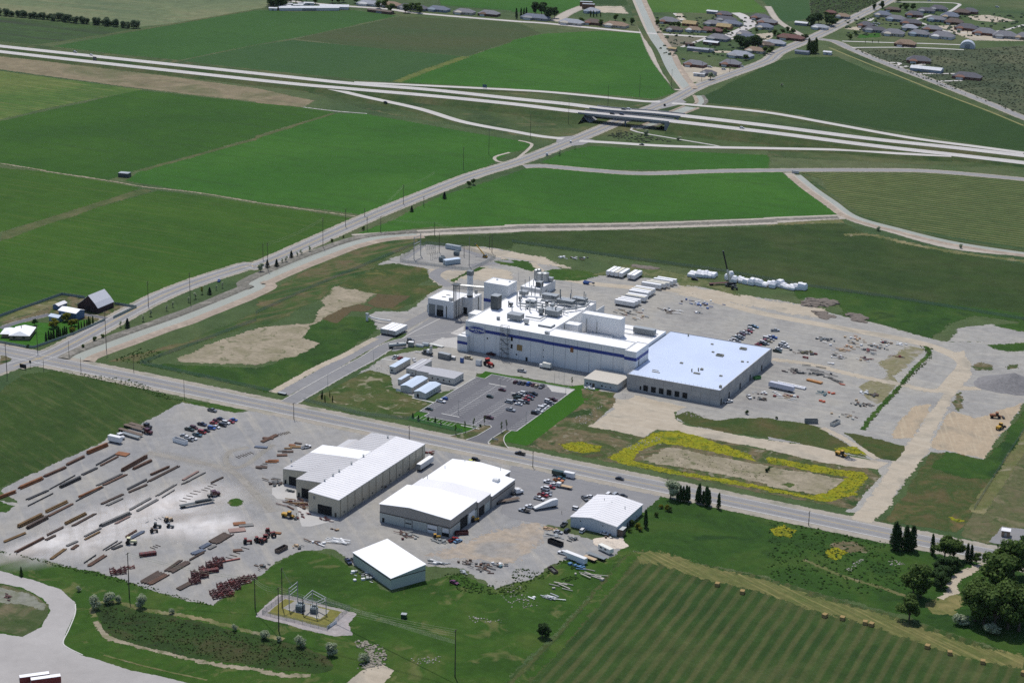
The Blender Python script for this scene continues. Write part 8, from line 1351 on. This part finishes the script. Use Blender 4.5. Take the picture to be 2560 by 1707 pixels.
# ================================================================ trees
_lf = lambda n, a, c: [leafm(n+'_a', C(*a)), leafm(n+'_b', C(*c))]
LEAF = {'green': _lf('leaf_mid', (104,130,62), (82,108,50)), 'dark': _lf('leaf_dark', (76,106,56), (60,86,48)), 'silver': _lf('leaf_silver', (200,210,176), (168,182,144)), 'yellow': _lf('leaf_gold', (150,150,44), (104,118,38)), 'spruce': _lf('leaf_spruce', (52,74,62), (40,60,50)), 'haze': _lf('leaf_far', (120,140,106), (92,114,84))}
bark = pm('bark', C(92,80,68), .9, var=.25)
TP = {}
def tree_mesh(shape, hue, v):
    """trunk with limbs, and a crown of many leaf sprays through several lobes"""
    k = (shape, hue, v)
    if k in TP: return TP[k]
    rr = random.Random(hash((shape, v)) % 9999 if False else sum(map(ord, shape))*7+v*131); tr = MB(); cr = MB()
    H, lobes, n, sz = {'round': (10, 14, 2400, .42), 'poplar': (12, 10, 1300, .36), 'spruce': (6, 9, 800, .26), 'shrub': (4, 9, 1100, .22), 'sapling': (3.4, 4, 160, .2)}[shape]
    tr.cyl((0, 0, -.1), (0, 0, H*.45), H*.03, H*.017, 7)
    L_ = []
    for i in range(lobes):
        if shape == 'round': a = rr.uniform(0, 6.28); q = rr.uniform(0, .3)*H; z = rr.uniform(.26, .82)*H; L_.append((math.cos(a)*q, math.sin(a)*q, z, rr.uniform(.13, .22)*H, rr.uniform(.11, .17)*H))
        elif shape == 'poplar': z = (.14+.8*i/lobes)*H; r = (.13-.09*(i/lobes)**1.6)*H; L_.append((rr.uniform(-.2, .2), rr.uniform(-.2, .2), z, r, .13*H))
        elif shape == 'spruce': z = (.1+.85*i/lobes)*H; L_.append((0, 0, z, (.27*(1-i/lobes)+.03)*H, .1*H))
        elif shape == 'shrub': a = rr.uniform(0, 6.28); q = rr.uniform(.05, .3)*H; L_.append((math.cos(a)*q, math.sin(a)*q, rr.uniform(.22, .72)*H, rr.uniform(.18, .28)*H, rr.uniform(.16, .24)*H))
        else: L_.append((rr.uniform(-.3, .3), rr.uniform(-.3, .3), (.5+.18*i)*H, .14*H, .14*H))
    for x, y, z, r, rz in L_:
        if shape in ('round', 'shrub', 'sapling'): tr.cyl((0, 0, H*.18), (x*.85, y*.85, z), H*.013, H*.005, 5)
    for i in range(n):
        x, y, z, r, rz = L_[rr.randrange(len(L_))]; u = Vector((rr.gauss(0, 1), rr.gauss(0, 1), rr.gauss(0, 1))).normalized()*(rr.random()**.4)
        c = Vector((x+u.x*r, y+u.y*r, max(.15, z+u.z*rz))); nn = (u+Vector((rr.uniform(-.6, .6), rr.uniform(-.6, .6), rr.uniform(-.2, .9)))).normalized(); q = nn.to_track_quat('Z', 'Y').to_matrix(); s = sz*rr.uniform(.6, 1.3); ang = rr.uniform(0, 6.28); ca, sa = math.cos(ang)*s, math.sin(ang)*s
        vs = [c+q @ Vector(p) for p in ((ca, sa, 0), (-sa*.6, ca*.6, s*.15), (-ca, -sa, 0), (sa*.6, -ca*.6, -s*.1))]
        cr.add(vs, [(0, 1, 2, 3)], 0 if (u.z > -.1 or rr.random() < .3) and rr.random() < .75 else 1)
    TP[k] = (tr.mesh('trunk', bark), cr.mesh('crown', LEAF[hue])); return TP[k]
NM = {'round': 'tree', 'poplar': 'poplar_tree', 'spruce': 'spruce_tree', 'shrub': 'shrub', 'sapling': 'young_tree'}
NOM = {'round': 10, 'poplar': 12, 'spruce': 6, 'shrub': 4, 'sapling': 3.4}
TC = [0]
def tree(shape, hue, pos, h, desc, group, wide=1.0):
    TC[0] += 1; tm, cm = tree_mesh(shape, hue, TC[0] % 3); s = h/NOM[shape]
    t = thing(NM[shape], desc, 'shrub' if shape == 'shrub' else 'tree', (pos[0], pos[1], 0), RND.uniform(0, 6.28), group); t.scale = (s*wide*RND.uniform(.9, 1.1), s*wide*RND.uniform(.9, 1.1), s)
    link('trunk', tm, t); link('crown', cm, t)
def trees(shape, hue, pts, h, desc, group, wide=1.0, j=.2):
    for p in pts: tree(shape, hue, p, h*RND.uniform(1-j, 1+j), desc, group, wide)
wa, wc = (-1136,811), (-914,827)
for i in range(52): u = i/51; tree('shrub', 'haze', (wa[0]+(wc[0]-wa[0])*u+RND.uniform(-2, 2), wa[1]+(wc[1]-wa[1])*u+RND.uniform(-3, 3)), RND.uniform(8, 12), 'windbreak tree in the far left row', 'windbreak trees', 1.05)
trees('round', 'dark', [(-876,1059),(-875,1070),(-861,1058),(-869,1080),(-864,1045),(-870,1096),(-860,1092),(-856,1045),(-861,1108),(-854,1052),(-859,1115),(-887,1073)], 19, 'tall dark tree in the far farm grove', 'far farm trees'); trees('round', 'green', [(-839,1106),(-826,1126),(-819,1131),(-817,1138),(-798,1140),(-753,1121),(-752,1133),(-723,1099),(-708,1109),(-707,1121),(-698,1122),(-691,1116)], 11, 'green tree by the far farm houses', 'far farm trees', 1.2)
trees('round', 'dark', [(-532,1162),(-532,1178),(-567,1196),(-557,1192),(-552,1190)], 17, 'tall dark tree by the blue grey far house', 'far farm trees'); trees('poplar', 'dark', [(-570,1147),(-569,1158),(-568,1164),(-567,1169)], 12, 'narrow dark tree left of the blue grey far house', 'far farm trees'); trees('poplar', 'green', [(-499,1215),(-495,1215),(-493,1220),(-487,1219)], 8, 'small upright tree on the far lawn', 'far farm trees'); trees('round', 'green', [(-484,1155),(-458,1157),(-451,1162),(-443,1192),(-430,1186),(-459,1202)], 8, 'garden tree along the far road', 'far farm trees')
trees('round', 'dark', [(-258,1106),(-254,1104),(-251,1108),(-248,1108),(-246,1114),(-242,1114),(-241,1118),(-245,1095)], 15, 'dark tree in the village clump', 'village trees', 1.1); trees('round', 'green', [(-384,1200),(-380,1202),(-374,1201),(-339,1203),(-339,1186),(-319,1178),(-309,1191),(-278,1217),(-215,1096),(-214,1083),(-221,1088),(-401,1200),(-279,1148),(-223,1030),(-235,1198),(-233,1210),(-237,1234),(-245,1202)], 7, 'garden tree in the village', 'village trees', 1.2); tree('round', 'silver', (-215,900), 9, 'round grey green tree by the village road', 'village trees', 1.2); trees('round', 'silver', [(-136,903),(-218,966)], 4, 'small bush near the village road', 'village trees')
trees('round', 'dark', [(-240,1309),(-237,1317),(-234,1302),(-220,1323),(-214,1315),(-226,1330),(-236,1329)], 13, 'dark tree round the white village house', 'village trees', 1.1); trees('poplar', 'green', [(-178,1116),(-174,1114),(-172,1115),(-171,1121)], 16, 'tall poplar by the far junction', 'village trees', 1.3); trees('round', 'green', [(-251,1209),(-243,1198),(-248,1227),(-248,1243),(-238,1233),(-216,1206),(-211,1204),(-243,1383),(-232,1378),(-165,1234),(-168,1264),(-217,1342),(-204,1501),(-202,1568),(-173,1503),(-182,1510)], 7, 'village garden tree near the junction', 'village trees', 1.2)
trees('round', 'dark', [(-205,1501),(-203,1568),(-175,1513),(-180,1518),(-164,1504),(-209,1481)], 10, 'tree among the far estate houses', 'estate trees'); trees('sapling', 'dark', [(-141,1217),(-134,1222),(-128,1226),(-54,1356),(-46,1477),(-103,1242)], 4, 'small tree along the estate lane', 'estate trees')
# farmyard
FY = 'farmyard trees'
trees('round', 'yellow', [(-263.7,-124.7),(-263,-121.3),(-266.7,-119.1),(-254.7,-116.5),(-254.7,-113.5),(-245.7,-127.1),(-264.9,-109.2)], 5.5, 'yellow green bush in the farm garden', FY, 1.3); trees('poplar', 'dark', [(-248.7,-148.6),(-249.6,-144.9),(-248.7,-143.7),(-248.1,-142),(-248.3,-138.6),(-248.2,-137.1),(-247.5,-133.9),(-247.3,-132.3),(-247.9,-129.8)], 6.5, 'dark upright tree along the farm fence', FY, 1.1); trees('poplar', 'green', [(-248.5,-117.2),(-247.8,-115.3),(-247.8,-112.4),(-248,-109.6),(-247.8,-108),(-247.8,-106.5),(-247.1,-104.6),(-248,-135.6)], 5.2, 'slim green tree at the end of the farm fence', FY); tree('round', 'dark', (-277,-125.2), 5, 'dark small tree beside the farmhouse', FY); tree('shrub', 'dark', (-251.8,-162.2), 2.5, 'dark bush at the farm fence corner', FY)
# main road planting
RP = 'roadside planting'
trees('spruce', 'spruce', [(-223.6,-99.7),(-220.7,-13.8),(-218.1,64.1),(-222.1,89.4),(-222.9,59.6),(-212.6,248),(-210.6,297.9)], 6, 'dark spruce beside the main road', RP, 1.2); trees('sapling', 'silver', [(-228.4,-101),(-222.7,-3.2),(-222.2,3),(-223.1,-26.7),(-222.8,-35.1),(-225.3,-49.3),(-223.7,-58),(-225.5,-72.7),(-223.4,-83.6),(-220,94),(-220,99),(-220.1,74.2),(-219.3,77.9),(-218.8,108.8),(-200,493),(-198,487),(-197,518)], 3.6, 'young tree on the main road verge', RP, 1.6); tree('sapling', 'yellow', (-225.7,-15.3), 4.5, 'yellow leaved young tree on the main road verge', RP, 1.4); tree('round', 'silver', (-221,48.1), 7, 'pale tree beside the main road', RP); trees('shrub', 'green', [(-225.1,-123.4),(-225.4,-131.1),(-224.4,-123.2),(-225.2,-130.7),(-222.4,-145.7),(-218.8,155.1),(-217.1,181.5),(-219.4,140.6)], 3, 'low green bush on the canal verge', RP); trees('round', 'green', [(-212.1,343.1),(-212.6,351.7)], 6, 'round tree by the loop drive road', RP)
trees('shrub', 'silver', [(-166,607),(-131,603)], 6, 'round bush along the interchange ditch', 'bushes in the grass', 1.2); trees('shrub', 'silver', [(123,385),(191.3,368.4)], 4.5, 'grey bush on the right canal bank', 'bushes in the grass')
# car park planting
CPl = 'car park planting'
trees('poplar', 'dark', [(-47.7,-150.2),(-47.6,-149.1),(-43.5,-153),(-45.4,-144.6),(-39.7,-150.8)], 4.5, 'small dark cypress on the office lawn', CPl, .8); trees('spruce', 'dark', [(13.3,-151.1),(18.2,-153.3),(22.6,-150.1),(27.4,-150.6),(32.4,-153.1)], 3.2, 'little conifer on the car park lawn', CPl); trees('sapling', 'green', [(45.4,-160.2),(48.5,-154.6),(49.8,-147),(53,-140.2),(66.6,-146.1),(66.9,-140.1),(81.9,-48.1),(67.9,-56.2)], 4.5, 'thin sapling at the car park entrance', CPl, .7); tree('shrub', 'dark', (52.8,-144.3), 2.2, 'dark rounded bush at the entrance bed', CPl); trees('shrub', 'dark', [(175.6,-50.6),(215.5,-128.3),(193.3,-49.6),(215.5,-125.7)], 2.6, 'dark bush on the weedy plots', 'bushes in the grass')
# bottom right trees
BR = 'trees along the lower right'
tree('round', 'silver', (184.7,-187.4), 11, 'pale willow at the end of the asphalt lot', BR, 1.1); trees('poplar', 'dark', [(188.6,-187.6),(190.1,-187.6),(191.6,-187.5),(193.3,-187.4),(193.8,-185.5)], 8.5, 'dark poplar in the first street clump', BR, 1.1); trees('poplar', 'dark', [(198.4,-185.3),(199.4,-185.5),(202.1,-186.4),(204.1,-186.9),(204.8,-185.7)], 10, 'dark poplar in the second street clump', BR, 1.3); tree('poplar', 'dark', (210.7,-187.2), 9, 'single dark poplar on the street verge', BR); tree('poplar', 'dark', (187.7,-227.3), 10, 'dark poplar behind the gable building', BR, 1.1); trees('shrub', 'yellow', [(185.4,-201.5),(188.9,-202.7),(184.7,-230.6),(187.2,-232.2)], 3.2, 'yellow green bush behind the gable building', BR); trees('shrub', 'green', [(190.8,-203.2),(187,-212.3),(183,-236.1),(180.8,-228.2),(179,-220)], 3, 'green bush behind the gable building', BR)
trees('poplar', 'dark', [(303.2,-192),(304.8,-191.9),(308.1,-190),(309.6,-189.9),(311,-189.1)], 13, 'dark poplar of the right street pair', BR, 1.4); tree('poplar', 'dark', (320.8,-188.7), 11, 'lone dark poplar by the street', BR, 1.1); trees('round', 'green', [(327.3,-190),(331.6,-190.4)], 13, 'grey green willow by the street', BR, 1.1); trees('poplar', 'dark', [(337.7,-188.4),(339.6,-188.8)], 10, 'dark poplar left of the dirt lane', BR, 1.1); tree('round', 'green', (342.4,-189.4), 6, 'small light tree left of the dirt lane', BR)
trees('round', 'green', [(360,-215.6),(355,-205),(360.6,-203.2),(361.5,-195.9),(356.3,-193.4)], 19, 'huge cottonwood right of the dirt lane', BR, 1.1); trees('round', 'green', [(325.2,-237.7),(328.6,-237.1)], 16, 'large cottonwood left of the dirt lane', BR); trees('round', 'dark', [(331,-219.8),(334.5,-223.2),(329.1,-208.6),(332.7,-206.6),(334.2,-200.2),(333.7,-214.2)], 8, 'dark bushy tree left of the dirt lane', BR, 1.3); tree('round', 'green', (330.8,-263.8), 13, 'single tree at the bale field edge', BR)
trees('round', 'green', [(357.1,-250.4),(361.3,-251.7),(366.1,-251.5),(371.8,-250.8),(376.6,-250.6),(357.9,-243.7),(365.8,-241.8),(372.3,-240.7),(380.1,-245)], 19, 'tall tree in the big lower right clump', BR, 1.05); trees('shrub', 'silver', [(351.9,-257),(353.9,-257.1),(366,-258.9),(367.8,-258.5)], 6, 'silvery bush under the big lower right clump', BR, 1.3); trees('round', 'dark', [(359.9,-168.8),(363.3,-169.8)], 12, 'dark tree at the right picture edge', BR)
# silvery shrubs round the wet basin
trees('shrub', 'silver', [(-8.2,-419.5),(14.2,-419.7),(41.7,-417.5),(75,-417.8),(97.8,-417.5)], 3.6, 'small silvery bush round the wet basin', 'silvery bushes', 1.0); trees('shrub', 'silver', [(10.4,-422.5),(9.4,-430.6),(26.3,-419.9),(90.8,-417.8),(108.2,-416.9),(124.3,-417.1),(139.5,-416)], 6.5, 'big silvery bush round the wet basin', 'silvery bushes', 1.0); tree('spruce', 'dark', (-41.1,-419.5), 5, 'small dark conifer above the curved drive', 'silvery bushes', .8); trees('round', 'dark', [(194.9,-358.8),(197.1,-358.8)], 6, 'dark bushy tree at the bale field corner', 'silvery bushes', 1.2)

# ================================================================ far houses
ROOF = {k: pm('shingle_'+k, C(*c), .85, var=.15, scale=.5) for k, c in dict(grey=(138,138,144), dark=(106,106,114), blue=(124,132,148), brown=(112,98,90), red=(124,86,80), tan=(160,136,114), white=(232,234,238), pale=(176,180,188), gold=(190,168,122)).items()}
WALL = {k: pm('house_'+k, C(*c), .8, var=.08) for k, c in dict(cream=(206,198,184), brick=(140,100,84), grey=(160,162,164), white=(226,226,224), brown=(110,84,70), blue=(150,166,180), tan=(190,170,144)).items()}
def house(pos, w, d, rk, wk, desc, rz=0.0, hgt_=3.0, pitch=.34, hipped=True, group='village houses', cat='house'):
    t = thing('house' if cat == 'house' else cat.replace(' ', '_'), desc, cat, (pos[0], pos[1], 0), rz, group)
    MB().box(-w/2, -d/2, 0, w/2, d/2, hgt_).build('wall', WALL[wk], t)
    rf = hip(MB(), -w/2, -d/2, w/2, d/2, hgt_+.02, d*pitch*(1.0 if hipped else .7), .6, None if hipped else -.01).build('roof', ROOF[rk], t)
    if cat == 'house':
        hip(MB().box(-w*.36, -d/2-3.6, 0, -w*.04, -d/2-.02, hgt_), -w*.36, -d/2-3.6, -w*.04, -d/2+2, hgt_+.03, 2.0, .5).build('front_wing', [WALL[wk]], t)
        MB().box(-w*.33, -d/2-3.7, .1, -w*.08, -d/2-3.6, 2.3).build('garage_door', WALL['white'], t)
        for x in (.1*w, .3*w): MB().box(x, -d/2-.08, 1, x+1.4, -d/2, 2.2).build('window', glass_d, t)
        MB().box(w*.02, -d/2-.08, 0, w*.02+1, -d/2, 2.1).build('door', WALL['brown'], t); MB().box(w*.15, 0, hgt_+1, w*.15+.7, .7, hgt_+d*pitch*.7+.8).build('chimney', WALL['brick'], rf)
    else: MB().box(-w*.12, -d/2-.06, 0, w*.12, -d/2, hgt_*.8).build('door', WALL['grey'], t)
VH = 'in the village across the freeway'
for pos, w, d, r, wl in (((-397,1225), 24, 14, 'grey', 'brick'), ((-367,1170), 20, 10, 'brown', 'grey'), ((-346,1182), 20, 10, 'tan', 'white'), ((-326,1189), 28, 10, 'red', 'brown'), ((-343,1239), 22, 11, 'grey', 'grey'), ((-341,1277), 26, 12, 'dark', 'grey'), ((-358,1316), 20, 11, 'dark', 'brick'), ((-324,1252), 26, 11, 'blue', 'grey'), ((-310,1319), 24, 12, 'dark', 'brick'), ((-290,1289), 24, 12, 'grey', 'brick'), ((-280,1251), 20, 12, 'blue', 'cream'), ((-268,1160), 26, 14, 'blue', 'grey'), ((-284,1189), 16, 10, 'grey', 'cream'), ((-298,1140), 26, 14, 'grey', 'grey'), ((-235,1045), 28, 14, 'pale', 'grey'), ((-232,1085), 22, 11, 'tan', 'cream'), ((-234,1128), 18, 10, 'brown', 'tan'), ((-229,1145), 24, 11, 'pale', 'blue'), ((-226,1193), 32, 11, 'red', 'brown'), ((-258,964), 24, 12, 'grey', 'brick'), ((-226,989), 22, 13, 'grey', 'brick'), ((-226,922), 16, 9, 'dark', 'grey')): house(pos, w, d, r, wl, '%s roofed %s house %s' % (r, wl, VH), RND.uniform(-.1, .1))
for pos, w, d, r, wl, ds in (((-294,1107), 18, 8, 'white', 'brown', 'white roofed shed in the village paddock'), ((-290,1056), 26, 7, 'pale', 'grey', 'long grey stable in the village paddock'), ((-279,1059), 12, 6, 'grey', 'white', 'small white stable in the village paddock'), ((-316,1041), 9, 6, 'gold', 'tan', 'small tan shed by the far canal'), ((-312,1083), 9, 6, 'brown', 'brown', 'small brown shed in the village paddock'), ((-378,1328), 14, 7, 'white', 'grey', 'pale shed at the far edge of the village'), ((-232,910), 12, 3, 'white', 'white', 'white trailer home in the village dirt lot'), ((-250,1305), 16, 8, 'white', 'grey', 'white roofed open shed left of the junction'), ((-182,1106), 16, 7, 'blue', 'grey', 'pale blue trailer home under the poplars'), ((-156,1119), 9, 6, 'white', 'white', 'white tent shed in the green below the junction'), ((-29,1079), 34, 13, 'white', 'blue', 'long green grey shed with white roof on the flats')): house(pos, w, d, r, wl, ds, RND.uniform(-.05, .05), 3.2, .25, False, 'village sheds', 'shed')
for pos, nm in (((-366,1220), 'left'), ((-322,1223), 'right')):
    t = thing('unfinished_house', 'unfinished timber house frame in the village, the %s one' % nm, 'house', (pos[0], pos[1], 0), 0, 'village houses'); MB().box(-9, -5, 0, 9, 5, 3.2).build('wall_frame', pm('new_timber', C(190,130,90), .8), t); hip(MB(), -9, -5, 9, 5, 3.22, 3.4, .4, 0.01).build('roof_deck', ROOF['gold'], t); [MB().box(x, -5.1, .8, x+2, -5, 2.6).build('opening', dark_open, t) for x in (-7, -2, 4)]
house((-221,1288), 20, 9, 'pale', 'white', 'white house with pale roof at the junction', 0.0); house((-247,1410), 14, 8, 'red', 'brick', 'red brick house behind the junction', 0.0); house((-224,1389), 18, 10, 'tan', 'grey', 'tan roofed house behind the junction', 0.0); house((-52,1128), 26, 14, 'dark', 'brick', 'dark roofed house with curved drive on the flats', .2); house((21,1059), 30, 13, 'dark', 'brick', 'dark roofed house at the right of the flats', 0.0)
for pos, w, d, r, wl in (((-177,1336), 18, 12, 'dark', 'brick'), ((-157,1307), 28, 10, 'dark', 'grey'), ((-184,1432), 20, 12, 'blue', 'cream'), ((-159,1407), 24, 12, 'grey', 'blue'), ((-185,1482), 20, 8, 'brown', 'brown'), ((-134,1387), 26, 12, 'dark', 'brick'), ((-130,1295), 26, 14, 'grey', 'cream'), ((-124,1347), 18, 11, 'pale', 'grey'), ((-102,1310), 24, 12, 'grey', 'blue'), ((-98,1354), 24, 11, 'grey', 'brick'), ((-73,1309), 28, 15, 'grey', 'white'), ((-149,1455), 22, 12, 'dark', 'brick'), ((-145,1498), 22, 10, 'dark', 'grey'), ((-136,1524), 22, 12, 'dark', 'grey'), ((-106,1470), 22, 14, 'blue', 'tan'), ((-114,1434), 22, 11, 'grey', 'blue'), ((-89,1425), 22, 12, 'brown', 'brown'), ((-64,1388), 26, 14, 'dark', 'brick'), ((-35,1365), 28, 15, 'grey', 'brick'), ((-8,1356), 28, 15, 'grey', 'grey'), ((14,1360), 20, 14, 'grey', 'tan'), ((-94,1525), 20, 12, 'dark', 'brick'), ((-101,1512), 20, 11, 'brown', 'brown'), ((-96,1228), 24, 13, 'tan', 'brown')): house(pos, w, d, r, wl, '%s roofed %s house on the far estate' % (r, wl), RND.uniform(-.15, .15), 3.2, .36, True, 'estate houses')
q_ = thing('quonset_hut', 'round white quonset hut on the far flats', 'hut', (*(-29,1258), 0), .2); MB().extr([(9*math.cos(math.pi*i/12), 8.5*math.sin(math.pi*i/12)) for i in range(13)][::-1], -7, 7).build('shell', pm('hut_steel', C(206,210,216), .4, .2), q_); MB().box(-3, -7.1, 0, 3, -7, 5).build('door', WALL['grey'], q_)
for pos, w, d, r, ds in (((-856,1033), 10, 6, 'white', 'leftmost'), ((-854,1059), 13, 6, 'white', 'second'), ((-848,1047), 8, 5, 'white', 'third'), ((-859,1075), 8, 5, 'white', 'fourth'), ((-844,1073), 12, 6, 'white', 'fifth'), ((-838,1058), 12, 6, 'white', 'sixth'), ((-842,1095), 12, 6, 'white', 'seventh'), ((-847,1085), 8, 5, 'white', 'eighth')): house(pos, w, d, r, 'white', '%s white roofed shed of the far dairy farm' % ds, .4, 3, .2, False, 'far farm sheds', 'shed')
house((-820,1060), 75, 12, 'white', 'white', 'long white dairy barn at the top of the picture', .62, 3.5, .2, False, 'far farm sheds', 'barn'); house((-799,1087), 36, 14, 'white', 'white', 'shorter white barn right of the long dairy barn', .5, 3.5, .2, False, 'far farm sheds', 'barn'); house((-734,1092), 36, 8, 'brown', 'brown', 'long brown trailer house on the far road', -.1, 3, .2, False, 'far farm sheds', 'shed')
for pos, w, r, wl, ds in (((-775,1136), 34, 'pale', 'white', 'white house on the far road'), ((-748,1143), 26, 'tan', 'brown', 'tan roofed house on the far road'), ((-713,1138), 40, 'dark', 'grey', 'large dark roofed house behind the far trees'), ((-680,1145), 28, 'blue', 'blue', 'blue grey house on the far road'), ((-642,1144), 26, 'grey', 'cream', 'grey house right of the blue grey far house'), ((-610,1150), 26, 'grey', 'brown', 'low grey house on the far road bend'), ((-548,1156), 36, 'blue', 'grey', 'long blue grey house below the dark far trees'), ((-494,1147), 30, 'pale', 'cream', 'pale garage house on the far road'), ((-472,1163), 22, 'brown', 'brick', 'brown house on the far road'), ((-440,1160), 30, 'tan', 'cream', 'tan roofed house nearest the far canal'), ((-511,1245), 18, 'pale', 'blue', 'pale house in the far dirt yard')): house(pos, w, 13, r, wl, ds, RND.uniform(-.1, .1), 3, .3, True, 'far road houses')
for pos, ds in (((-540,1291), 'upper'), ((-529,1274), 'lower')):
    t = box_thing('hay_stack', 'brown hay stack in the far dirt yard, the %s one' % ds, 'hay stack', pos, .3, 16, 7, 6, pm('old_hay', C(120,92,74), .95, var=.25))
sheet('dirt_yard', [(-545,1287),(-502,1317),(-467,1264),(-491,1258),(-518,1250)], dirt, Z3, 6, 2, 8); sheet('dirt_yard', [(-273,948),(-271,971),(-217,971),(-206,952),(-216,913),(-214,881),(-228,875),(-258,922)], dirt, Z3, 6, 2, 8); sheet('dirt_yard', [(-420,1300),(-412,1308),(-378,1243),(-384,1233),(-405,1271)], dirt, Z3, 6, 2, 8); sheet('dirt_yard', [(-369,1129),(-315,1155),(-313,1095),(-325,1067),(-343,1075)], gm('far_plough', [C(112,112,92), C(124,118,100)], 30, 6), Z2, 6, 2, 10); sheet('dirt_yard', [(-89,1500),(-69,1526),(-27,1497),(-45,1470),(-76,1471)], dirt, Z3, 8, 2, 10); sheet('dirt_yard', [(-104,1400),(-82,1415),(-47,1375),(-6,1347),(16,1355),(18,1343),(-36,1313),(-65,1349)], dirt, Z3, 8, 2, 10); sheet('dirt_yard', [(-196,1309),(-183,1347),(-168,1307),(-182,1304)], dirt, Z3, 8, 2, 10); sheet('dirt_yard', [(-355,1344),(-344,1349),(-304,1271),(-303,1244),(-327,1301)], concrete_road, Z3, 3, 1, 8); sheet('dirt_yard', [(-275,1208),(-261,1228),(-245,1181),(-263,1174)], dirt, Z3, 4, 1, 8); sheet('lawn', [(-167,1273),(-150,1305),(-139,1272),(-161,1250)], f_alf3, Z3, 5, 1, 8); sheet('dirt_yard', [(-274,1071),(-257,1078),(-253,1066),(-294,1048),(-298,1061)], dirt, Z3, 4, 1, 8)
tufts('village_shrubs', [(-227,1407),(-31,1563),(13,1368),(-180,1258)], 240, 1.2, 2.6, [pm('shrub_far', C(58,80,54), .9, var=.3)], 'garden shrubs scattered through the far estate', seed=60); tufts('village_shrubs', [(-429,1261),(-303,1347),(-205,1069),(-312,999)], 260, 1, 2.4, [pm('shrub_far', C(58,80,54), .9)], 'garden shrubs scattered through the village', seed=61)
for i, pos in enumerate(((-247,969), (-241,966), (-215,983), (-212,988), (-284,994), (-292,1149), (-308,1257), (-223,961))): car(('van', 'suv', 'pickup', 'van', 'sedan', 'van', 'sedan', 'van')[i], pos, RND.uniform(-.2, .2), ('white', 'white', 'maroon', 'white', 'black', 'white', 'white', 'white')[i], 'parked in the village', 'village cars')
for i, pos in enumerate(((-175,1367), (-170,1367), (-169,1353), (-92,1237), (-168,1600), (-129,1541), (-75,1598), (-56,1415))): car(('van', 'suv', 'sedan', 'van', 'van', 'suv', 'van', 'suv')[i], pos, RND.uniform(-.2, .2), 'white' if i < 7 else 'black', 'on the far estate', 'village cars')

# ================================================================ air and labels
def haze_box():
    m = bpy.data.materials.new('haze'); m.use_nodes = True; nt = m.node_tree; nt.nodes.remove(nt.nodes['Principled BSDF'])
    v = N(nt, 'ShaderNodeVolumePrincipled'); v.inputs['Color'].default_value = (.82, .9, 1, 1); v.inputs['Density'].default_value = HAZE; v.inputs['Anisotropy'].default_value = .3
    nt.links.new(v.outputs[0], nt.nodes['Material Output'].inputs['Volume'])
    o = MB().box(-17000, -10000, -1.5, 15000, 27000, 400).build('haze', m); stuff(o, 'thin blue haze lying over the whole valley')
HAZE = 0.000006
if HAZE: haze_box()
ONES = ['', 'first', 'second', 'third', 'fourth', 'fifth', 'sixth', 'seventh', 'eighth', 'ninth', 'tenth', 'eleventh', 'twelfth', 'thirteenth', 'fourteenth', 'fifteenth', 'sixteenth', 'seventeenth', 'eighteenth', 'nineteenth']
def ordinal(n):
    if n < 20: return ONES[n]
    t = ['', '', 'twent', 'thirt', 'fort', 'fift'][n//10]
    return t+'ieth' if n % 10 == 0 else t+'y-'+ONES[n % 10]
byd = {}
for o, d in PENDING: byd.setdefault(d, []).append(o)
for d, os_ in byd.items():
    if len(os_) == 1: os_[0]['label'] = d
    else:
        for i, o in enumerate(sorted(os_, key=lambda q: to_px(q.location)[0] if q.location.length else to_px(q.matrix_world.translation)[0])): o['label'] = '%s, %s %sleft' % (d, ordinal(i+1), 'such from the ' if len(d.split()) < 12 else 'from ')
    for o in os_:
        w = o['label'].split()
        if len(w) > 16: print('LONG LABEL', o['label'])
